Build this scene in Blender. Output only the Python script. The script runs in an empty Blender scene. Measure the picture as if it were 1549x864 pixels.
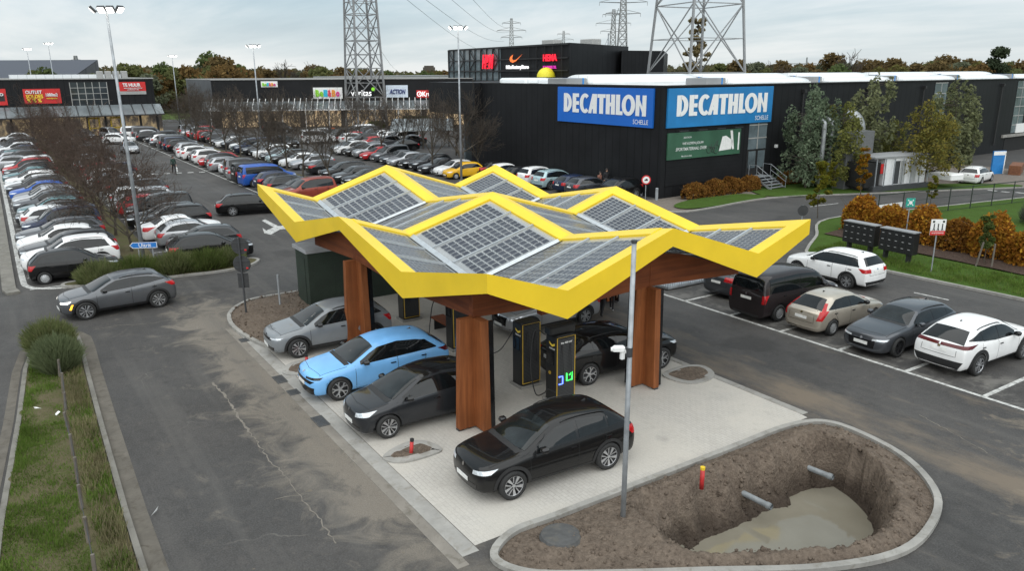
import bpy, bmesh, math, random
import numpy as np
from mathutils import Vector, Matrix, geometry
from mathutils.bvhtree import BVHTree
R = math.radians
PI = math.pi
scene = bpy.context.scene
COL = scene.collection
rng = random.Random(7)

# ------------------------------------------------------------------ camera model (metres; x along the bays, y across them)
CAM = Vector((36.4948, -9.9844, 9.6908))
c_r = Vector((0.55348, 0.832846, -0.00524)); c_u = Vector((-0.219072, 0.151652, 0.963851)); c_f = Vector((-0.803534, 0.532325, -0.26639))
FPX = 1169.485
def G(px, py, z=0.0):
    """photo pixel -> point of the place at height z"""
    d = c_f * FPX + c_r * (px - 774.5) - c_u * (py - 432)
    return CAM + d * ((z - CAM.z) / d.z)
def onU(px, py, u):
    d = c_f * FPX + c_r * (px - 774.5) - c_u * (py - 432)
    return CAM + d * ((u - CAM.x) / d.x)
def at_dist(px, py, D):
    d = (c_f * FPX + c_r * (px - 774.5) - c_u * (py - 432))
    return CAM + d * (D / math.hypot(d.x, d.y))

# ------------------------------------------------------------------ tagging
def tag(o, label=None, cat=None, group=None, kind=None):
    if label: o['label'] = label
    if cat: o['category'] = cat
    if group: o['group'] = group
    if kind: o['kind'] = kind
    return o
def empty(name, loc=(0, 0, 0), rz=0.0, label=None, cat=None, group=None):
    o = bpy.data.objects.new(name, None); COL.objects.link(o)
    o.location = loc; o.rotation_euler = (0, 0, rz); o.empty_display_size = .3
    return tag(o, label, cat, group)
def link(name, me, parent=None, loc=None, rz=0.0):
    o = bpy.data.objects.new(name, me); COL.objects.link(o)
    if parent is not None: o.parent = parent
    if loc is not None: o.location = loc
    if rz: o.rotation_euler = (0, 0, rz)
    return o
def copy_tree(o, parent=None):
    c = o.copy(); COL.objects.link(c); c.parent = parent
    for ch in list(o.children): copy_tree(ch, c)
    return c

# ------------------------------------------------------------------ mesh collector
class MB:
    def __init__(s): s.v = []; s.f = []; s.mi = []; s.uv = None
    def add(s, vs, fs, mi=0):
        n = len(s.v); s.v += [tuple(v) for v in vs]
        for f in fs: s.f.append(tuple(n + i for i in f)); s.mi.append(mi)
    def box(s, c, size, rz=0.0, mi=0, M=None):
        x, y, z = (k / 2 for k in size)
        vs = [Vector((a * x, b * y, d * z)) for d in (-1, 1) for a, b in ((-1, -1), (1, -1), (1, 1), (-1, 1))]
        m = M if M is not None else Matrix.Rotation(rz, 3, 'Z')
        vs = [m @ v + Vector(c) for v in vs]
        s.add(vs, [(3, 2, 1, 0), (4, 5, 6, 7), (0, 1, 5, 4), (1, 2, 6, 5), (2, 3, 7, 6), (3, 0, 4, 7)], mi)
    def bbox(s, c, size, b=.02, rz=0.0, mi=0):
        """box with bevelled vertical and top edges"""
        x, y, z = (k / 2 for k in size); m = Matrix.Rotation(rz, 3, 'Z'); rings = []
        def ring(hx, hy, bb, zz):
            return [(-hx + bb, -hy, zz), (hx - bb, -hy, zz), (hx, -hy + bb, zz), (hx, hy - bb, zz), (hx - bb, hy, zz), (-hx + bb, hy, zz), (-hx, hy - bb, zz), (-hx, -hy + bb, zz)]
        pts = ring(x, y, b, -z) + ring(x, y, b, z - b) + ring(x - b, y - b, b * .6, z)
        pts = [m @ Vector(p) + Vector(c) for p in pts]
        fs = [tuple(range(7, -1, -1)), tuple(range(16, 24))]
        for k in (0, 8):
            for i in range(8): fs.append((k + i, k + (i + 1) % 8, k + 8 + (i + 1) % 8, k + 8 + i))
        s.add(pts, fs, mi)
    def bar(s, a, b, w, h=None, mi=0, up=(0, 0, 1)):
        a = Vector(a); b = Vector(b); d = b - a; L = d.length
        if L < 1e-6: return
        h = h or w; z = d / L; u = Vector(up)
        if abs(z.dot(u)) > .98: u = Vector((1, 0, 0))
        x = u.cross(z).normalized(); y = z.cross(x)
        M = Matrix((x, y, z)).transposed()
        s.box((a + b) / 2, (w, h, L), M=M, mi=mi)
    def tube(s, pts, r, n=6, mi=0, cap=True):
        pts = [Vector(p) for p in pts]; k = len(pts)
        rr = r if isinstance(r, (list, tuple)) else [r] * k
        base = len(s.v); up = Vector((0, 0, 1)); prev = None
        for i, p in enumerate(pts):
            t = (pts[min(i + 1, k - 1)] - pts[max(i - 1, 0)]).normalized()
            if prev is None:
                x = t.cross(up if abs(t.z) < .9 else Vector((1, 0, 0))).normalized()
            else:
                x = (prev - t * prev.dot(t)); x = x.normalized() if x.length > 1e-6 else t.orthogonal().normalized()
            prev = x; y = t.cross(x)
            for j in range(n):
                a = 2 * PI * j / n
                s.v.append(tuple(p + (x * math.cos(a) + y * math.sin(a)) * rr[i]))
        for i in range(k - 1):
            for j in range(n):
                s.f.append((base + i * n + j, base + i * n + (j + 1) % n, base + (i + 1) * n + (j + 1) % n, base + (i + 1) * n + j)); s.mi.append(mi)
        if cap:
            s.f.append(tuple(base + j for j in range(n - 1, -1, -1))); s.mi.append(mi)
            s.f.append(tuple(base + (k - 1) * n + j for j in range(n))); s.mi.append(mi)
    def lathe(s, prof, n=24, mi=0, M=None, close=False):
        """prof: list of (r, h); axis z"""
        M = M or Matrix.Identity(4); base = len(s.v); k = len(prof)
        for (r, h) in prof:
            for j in range(n):
                a = 2 * PI * j / n
                s.v.append(tuple(M @ Vector((r * math.cos(a), r * math.sin(a), h))))
        for i in range(k - 1):
            for j in range(n):
                s.f.append((base + i * n + j, base + i * n + (j + 1) % n, base + (i + 1) * n + (j + 1) % n, base + (i + 1) * n + j)); s.mi.append(mi)
        if close:
            s.f.append(tuple(base + j for j in range(n - 1, -1, -1))); s.mi.append(mi)
            s.f.append(tuple(base + (k - 1) * n + j for j in range(n))); s.mi.append(mi)
    def poly(s, pts, mi=0): s.add(pts, [tuple(range(len(pts)))], mi)
    def prism(s, pts2, z0, z1, mi=0, mi_top=None):
        """vertical prism over a polygon (counter-clockwise)"""
        n = len(pts2); tri = geometry.tessellate_polygon([[Vector((p[0], p[1], 0)) for p in pts2]])
        vs = [(p[0], p[1], z0) for p in pts2] + [(p[0], p[1], z1) for p in pts2]
        s.add(vs, [(i, (i + 1) % n, n + (i + 1) % n, n + i) for i in range(n)], mi)
        base = len(s.v) - 2 * n
        for t in tri:
            a, b, c = (pts2[i] for i in t)
            ccw = (b[0] - a[0]) * (c[1] - a[1]) - (b[1] - a[1]) * (c[0] - a[0]) > 0
            t = t if ccw else t[::-1]
            s.f.append(tuple(base + n + i for i in t)); s.mi.append(mi if mi_top is None else mi_top)
            s.f.append(tuple(base + i for i in t[::-1])); s.mi.append(mi)
    def mesh(s, name, mats, smooth=False):
        me = bpy.data.meshes.new(name)
        me.from_pydata(s.v, [], s.f)
        for m in (mats if isinstance(mats, (list, tuple)) else [mats]): me.materials.append(m)
        if s.mi and max(s.mi) > 0: me.polygons.foreach_set('material_index', s.mi)
        if smooth: me.polygons.foreach_set('use_smooth', [True] * len(me.polygons))
        me.update()
        return me
    def build(s, name, mats, parent=None, smooth=False, loc=None, rz=0.0):
        return link(name, s.mesh(name, mats, smooth), parent, loc, rz)

def np_mesh(name, V, F, mats, smooth=False, mi=None):
    """V (n,3) array, F (m,k) array with constant k"""
    me = bpy.data.meshes.new(name); V = np.asarray(V, np.float32); F = np.asarray(F, np.int32); m, k = F.shape
    me.vertices.add(len(V)); me.vertices.foreach_set('co', V.ravel())
    me.loops.add(m * k); me.loops.foreach_set('vertex_index', F.ravel())
    me.polygons.add(m); me.polygons.foreach_set('loop_start', np.arange(m, dtype=np.int32) * k)
    if mi is not None: me.polygons.foreach_set('material_index', np.asarray(mi, np.int32))
    for q in (mats if isinstance(mats, (list, tuple)) else [mats]): me.materials.append(q)
    if smooth: me.polygons.foreach_set('use_smooth', np.ones(m, bool))
    me.update(calc_edges=True); me.validate()
    return me

# ------------------------------------------------------------------ materials
def lin(r, g, b):
    f = lambda c: (c / 255 / 12.92) if c / 255 <= .04045 else ((c / 255 + .055) / 1.055) ** 2.4
    return (f(r), f(g), f(b))
class NT:
    def __init__(s, name):
        s.m = bpy.data.materials.new(name); s.m.use_nodes = True; s.t = s.m.node_tree; s.n = s.t.nodes
        s.b = s.n['Principled BSDF']
        s.tc = s.n.new('ShaderNodeTexCoord')
    def lk(s, a, b): s.t.links.new(a, b)
    def _set(s, sock, v):
        if hasattr(v, 'is_linked') or isinstance(v, bpy.types.NodeSocket): s.lk(v, sock)
        elif isinstance(v, (tuple, list)) and len(v) == 3 and sock.type == 'RGBA': sock.default_value = (*v, 1)
        else: sock.default_value = v
    def obj(s): return s.tc.outputs['Object']
    def uv(s): return s.tc.outputs['UV']
    def mapv(s, v, scale=(1, 1, 1), rot=(0, 0, 0), loc=(0, 0, 0)):
        k = s.n.new('ShaderNodeMapping'); s.lk(v, k.inputs[0]); k.inputs['Scale'].default_value = scale; k.inputs['Rotation'].default_value = rot; k.inputs['Location'].default_value = loc
        return k.outputs[0]
    def noise(s, scale, detail=3, rough=.55, v=None, dist=0.0):
        k = s.n.new('ShaderNodeTexNoise'); k.inputs['Scale'].default_value = scale; k.inputs['Detail'].default_value = detail; k.inputs['Roughness'].default_value = rough; k.inputs['Distortion'].default_value = dist
        s.lk(v or s.obj(), k.inputs['Vector']); return k.outputs['Fac']
    def vor(s, scale, feature='F1', v=None, out='Distance'):
        k = s.n.new('ShaderNodeTexVoronoi'); k.feature = feature; k.inputs['Scale'].default_value = scale
        s.lk(v or s.obj(), k.inputs['Vector']); return k.outputs[out]
    def ramp(s, fac, stops, interp='LINEAR'):
        k = s.n.new('ShaderNodeValToRGB'); k.color_ramp.interpolation = interp; e = k.color_ramp.elements
        while len(e) < len(stops): e.new(.5)
        for i, (p, c) in enumerate(stops):
            e[i].position = p; c = (c, c, c) if not isinstance(c, (tuple, list)) else c; e[i].color = (*c, 1)
        s.lk(fac, k.inputs[0]); return k.outputs[0]
    def mix(s, fac, a, b, mode='MIX'):
        k = s.n.new('ShaderNodeMix'); k.data_type = 'RGBA'; k.blend_type = mode
        s._set(k.inputs[0], fac); s._set(k.inputs[6], a); s._set(k.inputs[7], b); return k.outputs[2]
    def math(s, op, a, b=0.0, c=None, clamp=False):
        k = s.n.new('ShaderNodeMath'); k.operation = op; k.use_clamp = clamp
        s._set(k.inputs[0], a); s._set(k.inputs[1], b)
        if c is not None: s._set(k.inputs[2], c)
        return k.outputs[0]
    def sep(s, v):
        k = s.n.new('ShaderNodeSeparateXYZ'); s.lk(v, k.inputs[0]); return k.outputs
    def island(s):
        k = s.n.new('ShaderNodeNewGeometry'); return k.outputs['Random Per Island']
    def band(s, x, c, w, soft):
        """1 inside |x-c|<w, soft edge"""
        return s.math('SUBTRACT', 1.0, s.math('DIVIDE', s.math('SUBTRACT', s.math('ABSOLUTE', s.math('SUBTRACT', x, c)), w), soft, clamp=True), clamp=True)
    def bump(s, h, strength=.3, dist=.02):
        k = s.n.new('ShaderNodeBump'); k.inputs['Strength'].default_value = strength; k.inputs['Distance'].default_value = dist
        s.lk(h, k.inputs['Height']); s.lk(k.outputs[0], s.b.inputs['Normal'])
    def fin(s, col=None, rough=None, metal=None, **kw):
        if col is not None: s._set(s.b.inputs['Base Color'], col)
        if rough is not None: s._set(s.b.inputs['Roughness'], rough)
        if metal is not None: s._set(s.b.inputs['Metallic'], metal)
        for k, v in kw.items(): s._set(s.b.inputs[k.replace('_', ' ')], v)
        return s.m
def plain(name, col, rough=.5, metal=0.0, var=.12, vscale=6.0, **kw):
    """principled with a little uneven tone so that no surface is dead flat"""
    t = NT(name); n = t.noise(vscale, 4)
    a = tuple(c * (1 - var) for c in col); b = tuple(min(1, c * (1 + var)) for c in col)
    return t.fin(t.ramp(n, [(.3, a), (.7, b)]), rough, metal, **kw)
def emis(name, col, strength):
    t = NT(name); return t.fin(col, .5, Emission_Color=col, Emission_Strength=strength * .5)
def leafmat(name, cols, rough=.75, trans=.38):
    t = NT(name); n = len(cols); r = t.island()
    c = t.ramp(r, [(i / max(1, n - 1), q) for i, q in enumerate(cols)])
    v = t.ramp(t.noise(.9, 3), [(.3, .7), (.7, 1.2)])
    c = t.mix(1.0, c, v, 'MULTIPLY'); t.n.remove(t.b); d = t.n.new('ShaderNodeBsdfDiffuse'); e = t.n.new('ShaderNodeBsdfTranslucent'); x = t.n.new('ShaderNodeMixShader'); x.inputs[0].default_value = trans
    for q in (d, e): t.lk(c, q.inputs['Color'])
    t.lk(d.outputs[0], x.inputs[1]); t.lk(e.outputs[0], x.inputs[2]); t.lk(x.outputs[0], t.n['Material Output'].inputs['Surface']); return t.m

M = {}
M['black'] = plain('black_plastic', (.018, .018, .019), .55)
M['blackgloss'] = plain('black_gloss', (.01, .01, .011), .12)
M['glass'] = plain('car_glass', (.006, .0075, .0085), .03, var=.3, Specular_IOR_Level=.5)
M['screen_glass'] = plain('windscreen_glass', (.013, .016, .017), .03, var=.5, vscale=2.2, Specular_IOR_Level=.42)
M['tyre'] = plain('tyre_rubber', (.02, .02, .02), .8)
M['rim'] = plain('rim_alloy', (.55, .56, .58), .3, .8)
M['rimdark'] = plain('rim_dark', (.025, .025, .027), .35, .3)
M['silver'] = plain('hubcap_silver', (.5, .51, .52), .35, .5)
M['chrome'] = plain('chrome_trim', (.7, .7, .72), .15, 1.0)
M['lamp'] = plain('headlamp_lens', (.62, .65, .68), .08, .3, var=.3, vscale=30)
M['lamplit'] = emis('headlamp_lit', (1, .97, .9), 2.5)
M['amber'] = emis('indicator_lit', (1, .45, .03), 2.0)
M['tail'] = plain('taillamp_lens', (.42, .012, .015), .12, var=.35, vscale=20)
M['taildark'] = plain('taillamp_dark', (.09, .006, .008), .1)
M['plate'] = plain('number_plate', (.75, .75, .73), .5)
M['seam'] = plain('panel_gap', (.006, .006, .006), .8)
M['steel'] = plain('galvanised_steel', (.33, .35, .37), .5, .4, var=.25, vscale=3)
M['steeldark'] = plain('dark_steel', (.06, .063, .068), .5, .3)
M['yellow'] = plain('yellow_powder_coat', (.81, .56, .025), .38, var=.06, vscale=.8)
M['white'] = plain('white_paint', (.78, .78, .77), .5, var=.08)
M['red'] = plain('red_paint', (.55, .02, .02), .45)
_paints = {}
def paint(key, col, metallic=.0, rough=.28):
    if key not in _paints:
        t = NT('paint_' + key); n = t.noise(1.6, 2)
        d = t.ramp(n, [(.35, tuple(c * .93 for c in col)), (.65, tuple(min(1, c * 1.05) for c in col))])
        _paints[key] = t.fin(d, .45 if not metallic else rough, metallic, Coat_Weight=.7, Coat_Roughness=.03, Specular_IOR_Level=.12)
    return _paints[key]
PCOL = {'black': (.005, .005, .0055), 'charcoal': (.035, .037, .041), 'grey': (.12, .125, .135), 'slate': (.075, .08, .09), 'silver': (.42, .43, .45), 'white': (.78, .78, .78), 'pearl': (.68, .69, .70),
        'blue': (.02, .09, .38), 'navy': (.015, .025, .06), 'skyblue': (.19, .46, .83), 'teal': (.10, .2, .22), 'ice': (.40, .54, .57), 'red': (.42, .02, .025), 'maroon': (.16, .025, .02), 'brick': (.27, .05, .03),
        'beige': (.48, .43, .36), 'brown': (.06, .04, .032), 'yellow': (.75, .42, .02), 'green': (.05, .08, .06), 'plum': (.022, .017, .018), 'stone': (.215, .23, .245), 'vw': (.028, .03, .034)}
METAL = {'charcoal': .4, 'grey': .5, 'slate': .5, 'silver': .6, 'navy': .3, 'teal': .4, 'beige': .5, 'brick': .3, 'maroon': .3, 'ice': .3, 'vw': .3, 'stone': .15}
def P(k): return paint(k, PCOL[k], METAL.get(k, 0.0))
# ------------------------------------------------------------------ cars
def lerp(a, b, t): return a + (b - a) * t
def interp(tab, x):
    if x <= tab[0][0]: return tab[0][1]
    for (x0, y0), (x1, y1) in zip(tab, tab[1:]):
        if x <= x1: return lerp(y0, y1, (x - x0) / max(1e-6, x1 - x0))
    return tab[-1][1]
SPEC = dict(
    # cowl, header, roof_end, tail (bottom of the rear window) are (distance from nose, height)
    suv=dict(L=4.5, W=1.86, H=1.64, wb=2.72, fo=.86, r=.355, hood=.90, cowl=(1.22, 1.07), header=(2.02, 1.57), roof=(3.95, 1.56), tail=(4.32, 1.12), belt=(.98, 1.07), rw=.72, clear=.21, clad=1, rails=1),
    wagon=dict(L=4.7, W=1.82, H=1.47, wb=2.75, fo=.92, r=.325, hood=.78, cowl=(1.42, .97), header=(2.18, 1.42), roof=(4.1, 1.40), tail=(4.58, .98), belt=(.90, .97), rw=.69, clear=.16, clad=0, rails=1),
    hatch=dict(L=4.25, W=1.79, H=1.46, wb=2.62, fo=.86, r=.32, hood=.77, cowl=(1.22, .97), header=(1.98, 1.42), roof=(3.55, 1.38), tail=(4.08, .99), belt=(.89, .98), rw=.69, clear=.16, clad=0, rails=0),
    smallhatch=dict(L=3.95, W=1.71, H=1.49, wb=2.5, fo=.80, r=.305, hood=.80, cowl=(1.0, .99), header=(1.72, 1.45), roof=(3.35, 1.42), tail=(3.82, 1.0), belt=(.91, 1.0), rw=.70, clear=.16, clad=0, rails=0),
    sedan=dict(L=4.65, W=1.81, H=1.44, wb=2.75, fo=.88, r=.325, hood=.77, cowl=(1.38, .96), header=(2.1, 1.40), roof=(3.25, 1.38), tail=(4.0, 1.02), belt=(.90, .97), rw=.66, clear=.15, clad=0, rails=0, boot=(4.58, .98)),
    mpv=dict(L=4.4, W=1.81, H=1.80, wb=2.75, fo=.88, r=.325, hood=.92, cowl=(1.0, 1.12), header=(1.78, 1.74), roof=(4.1, 1.76), tail=(4.3, 1.10), belt=(1.02, 1.10), rw=.78, clear=.17, clad=0, rails=1),
    van=dict(L=4.95, W=1.92, H=1.95, wb=3.1, fo=.92, r=.345, hood=.98, cowl=(.98, 1.25), header=(1.75, 1.86), roof=(4.80, 1.92), tail=(4.90, 1.22), belt=(1.10, 1.18), rw=.88, tk=.35, tt=.95, rwtop=.14, dlot=.17, clear=.19, clad=0, rails=0),
)
def build_cage(s):
    L, W, H = s['L'], s['W'], s['H']; hw = W / 2; zb = s['clear']; xf = s['fo']; xr = xf + s['wb']
    cx, cz = s['cowl']; hx, hz = s['header']; rx, rz = s['roof']; tx, tz = s['tail']; b0, b1 = s['belt']; hood = s['hood'] + .035; rw = s['rw']
    boot = s.get('boot')
    st = [(.10, hood - .05, 0), (.42, hood + .03, 0), (xf + .05, lerp(hood + .05, cz, .55), 0), (cx, cz, 0),
          (lerp(cx, hx, .5), lerp(cz, hz, .53), .5), (hx, hz, 1), (lerp(hx, rx, .40), H, 1), (lerp(hx, rx, .80), lerp(H, rz, .55), 1), (rx, rz, 1)]
    if boot: st += [(lerp(rx, tx, .5), lerp(rz, tz, .47), .5), (tx, tz, 0), (lerp(tx, L - .1, .6), lerp(tz, boot[1], .8), 0), (L - .06, boot[1] - .03, 0)]
    else: st += [(lerp(rx, tx, .5), lerp(rz, tz, .46), .5), (tx, tz, 0), (L - .05, tz - .06, 0)]
    n = len(st); rowsL = []
    for i, (x, zt, g) in enumerate(st):
        zt += .03 * g; x = L / 2 + (x - L / 2) * 1.012
        tp = min(1, interp([(0, s.get('nt', .855)), (.35, .92), (.9, .99), (1.5, 1), (L - 1.0, 1), (L - .3, .955), (L, s.get('tt', .91))], x)) * hw
        belt = lerp(b0, b1, min(1, max(0, (x - cx) / max(.1, tx - cx))))
        k0 = (.80 * tp, zb + .02); k1 = (.955 * tp, zb + .09); k2 = (1.0 * tp, lerp(zb, belt, .48))
        if g == 0:
            bz = min(belt, zt - .05)
            k3 = (.985 * tp, min(belt - .07, zt - .16)); k4 = (.925 * tp, zt - .055); k5 = (.80 * tp, zt - .008); k6 = (.42 * tp, zt + .012); k7 = (0, zt + .02)
        else:
            k3 = (.985 * tp, belt - .08); k4 = (.935 * tp, belt + .03)
            w5 = lerp(.85, rw, g) * tp / 1.0; k5 = (w5, zt - lerp(.03, .075, g)); k6 = (w5 * .62, zt - .012); k7 = (0, zt)
        rowsL.append([(x, *k) for k in (k0, k1, k2, k3, k4, k5, k6, k7)])
    no = s.get('noseoff', [.10, .02, .0, .02, .06, .11, .11, .11]); to = s.get('tailoff', [.12, .03, .0, .03, .06, .10, .10, .10])
    if boot: to = [.12, .03, 0, .02, .03, .05, .05, .05]
    rowsL[0] = [(x + no[k], y, z) for k, (x, y, z) in enumerate(rowsL[0])]
    rowsL[-1] = [(x - to[k] * s.get('tk', 1), y, z) for k, (x, y, z) in enumerate(rowsL[-1])]
    V = []; idx = {}
    def vid(key, co):
        if key not in idx: idx[key] = len(V); V.append((L / 2 - co[0], co[1], co[2]))
        return idx[key]
    def pt(i, k, sd):
        x, y, z = rowsL[i][k]
        if i == 0: x -= .11 * (1 - (y / (hw * .8)) ** 2) * (1 if k >= 6 else 0)
        if i == n - 1: x += .06 * (1 - (y / (hw * .9)) ** 2) * (1 if k >= 6 else 0)
        return vid((i, k, 0 if k == 7 else sd), (x, y * sd, z))
    F = []
    for sd in (1, -1):
        for i in range(n - 1):
            for k in range(7):
                q = [pt(i, k, sd), pt(i + 1, k, sd), pt(i + 1, k + 1, sd), pt(i, k + 1, sd)]
                F.append(q if sd == -1 else q[::-1])
    def bot(i, f):
        x, y, z = rowsL[i][0]
        if abs(f) == 1: return pt(i, 0, f)
        d = 0
        if i == 0: d = -.11 * (1 - f * f)
        if i == n - 1: d = .06 * (1 - f * f)
        return vid((i, 'b', f), (x + d, y * f, z))
    fr = [1, .5, 0, -.5, -1]
    for i in range(n - 1):
        for a, b in zip(fr, fr[1:]): F.append([bot(i, a), bot(i + 1, a), bot(i + 1, b), bot(i, b)][::-1])
    for i, sg, bul in ((0, 1, -.11), (n - 1, -1, .06)):
        def cp(k, f):
            if k == 0: return bot(i, f)
            if abs(f) == 1: return pt(i, k, f)
            if k == 5: return pt(i, 7, 1) if f == 0 else pt(i, 6, 1 if f > 0 else -1)
            x, y, z = rowsL[i][k]
            return vid((i, k, 'c', f), (x + bul * (1 - f * f), y * f, z + (.012 if k > 2 else 0)))
        for k in range(5):
            for a, b in zip(fr, fr[1:]):
                q = [cp(k, a), cp(k, b), cp(k + 1, b), cp(k + 1, a)]
                F.append(q[::-1] if sg == 1 else q)
    return V, F
def eval_mesh(o):
    dg = bpy.context.evaluated_depsgraph_get(); dg.update()
    return bpy.data.meshes.new_from_object(o.evaluated_get(dg))
def car_body(s):
    V, F = build_cage(s)
    me = bpy.data.meshes.new('cage'); me.from_pydata(V, [], F); me.update()
    bm = bmesh.new(); bm.from_mesh(me); bmesh.ops.recalc_face_normals(bm, faces=bm.faces); bm.to_mesh(me); bm.free()
    o = link('cage', me); sub = o.modifiers.new('s', 'SUBSURF'); sub.levels = 2; sub.render_levels = 2
    me.materials.append(M['white']); me.materials.append(M['seam'])
    m2 = eval_mesh(o)
    mb = MB(); ra = s['r'] * 1.11; hw = s['W'] / 2
    for xn in (s['fo'], s['fo'] + s['wb']):
        for sd in (1, -1):
            Mx = Matrix.Translation((s['L'] / 2 - xn, sd * (hw - .12), s['r'])) @ Matrix.Rotation(PI / 2, 4, 'X')
            mb.lathe([(ra, -.22), (ra, .22)], 28, M=Mx, close=True)
    cm = mb.mesh('cut', [M['white'], M['seam']]); cm.polygons.foreach_set('material_index', [1] * len(cm.polygons))
    bm = bmesh.new(); bm.from_mesh(cm); bmesh.ops.recalc_face_normals(bm, faces=bm.faces); bm.to_mesh(cm); bm.free()
    co = link('cut', cm); o2 = link('b', m2); bo = o2.modifiers.new('b', 'BOOLEAN'); bo.object = co; bo.operation = 'DIFFERENCE'; bo.solver = 'EXACT'
    m3 = eval_mesh(o2)
    for x in (o, o2, co): bpy.data.objects.remove(x)
    m3.polygons.foreach_set('use_smooth', [True] * len(m3.polygons))
    return m3
def bvh_of(me): return BVHTree.FromPolygons([v.co.copy() for v in me.vertices], [tuple(p.vertices) for p in me.polygons])
def decal(mb, bvh, pts, d, off=.004, res=.07, mi=0, flat=False):
    """lay an outline (3-D guide points) on the body, looking along direction d (pointing into the body)"""
    d = Vector(d).normalized(); x = (Vector((0, 0, 1)).cross(d) if abs(d.z) < .99 else Vector((0, 1, 0))).normalized(); y = d.cross(x)
    P2 = [(Vector(p).dot(x), Vector(p).dot(y)) for p in pts]
    B = []
    for (a, b) in zip(P2, P2[1:] + P2[:1]):
        a = Vector(a); b = Vector(b); k = max(1, int((b - a).length / res))
        B += [a.lerp(b, i / k) for i in range(k)]
    nb = len(B); xs = [p.x for p in B]; ys = [p.y for p in B]; I = []
    yy = min(ys) + res
    def inside(p):
        c = False; j = nb - 1
        for i in range(nb):
            if (B[i].y > p[1]) != (B[j].y > p[1]) and p[0] < (B[j].x - B[i].x) * (p[1] - B[i].y) / (B[j].y - B[i].y) + B[i].x: c = not c
            j = i
        return c
    while yy < max(ys):
        xx = min(xs) + res
        while xx < max(xs):
            if inside((xx, yy)) and min((B[i] - Vector((xx, yy))).length for i in range(nb)) > res * .4: I.append(Vector((xx, yy)))
            xx += res
        yy += res
    vs, es, fs, *_ = geometry.delaunay_2d_cdt(B + I, [(i, (i + 1) % nb) for i in range(nb)], [], 1, 1e-5)
    out = []
    for p in vs:
        o = x * p.x + y * p.y - d * 6
        loc, nrm, _, _ = bvh.ray_cast(o, d)
        if loc is None:
            loc, nrm, _, _ = bvh.find_nearest(x * p.x + y * p.y + d * Vector(pts[0]).dot(d))
        out.append(loc + (-d if flat else (nrm if nrm.dot(d) < 0 else -nrm)) * off)
    tris = [tuple(f) for f in fs]
    good = []
    for f in tris:
        a, b, c = (out[i] for i in f)
        if max((a - b).length, (b - c).length, (c - a).length) > .6 + res * 3: continue
        if (b - a).cross(c - a).dot(d) > 0: f = f[::-1]
        good.append(f)
    mb.add(out, good, mi)
def ribbon(mb, bvh, pts, d, w=.012, off=.002, mi=0):
    """thin line (panel gap, strip) laid on the body"""
    d = Vector(d).normalized(); P3 = []
    for a, b in zip(pts, pts[1:]):
        a = Vector(a); b = Vector(b); k = max(1, int((b - a).length / .08)); P3 += [a.lerp(b, i / k) for i in range(k)]
    P3.append(Vector(pts[-1])); L = []
    for i, p in enumerate(P3):
        t = (P3[min(i + 1, len(P3) - 1)] - P3[max(0, i - 1)]); t -= d * t.dot(d)
        sdir = d.cross(t).normalized() * w / 2; row = []
        for q in (p - sdir, p + sdir):
            o = q - d * (q.dot(d) + 6); loc, nrm, _, _ = bvh.ray_cast(o, d)
            row.append(None if loc is None else loc + (nrm if nrm.dot(d) < 0 else -nrm) * off)
        L.append(row)
    for a, b in zip(L, L[1:]):
        if None in a or None in b: continue
        if (a[0] - b[0]).length > .4: continue
        q = [a[0], a[1], b[1], b[0]]
        nn = (q[1] - q[0]).cross(q[2] - q[0])
        if nn.dot(d) > 0: q = q[::-1]
        mb.add(q, [(0, 1, 2, 3)], mi)
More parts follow.
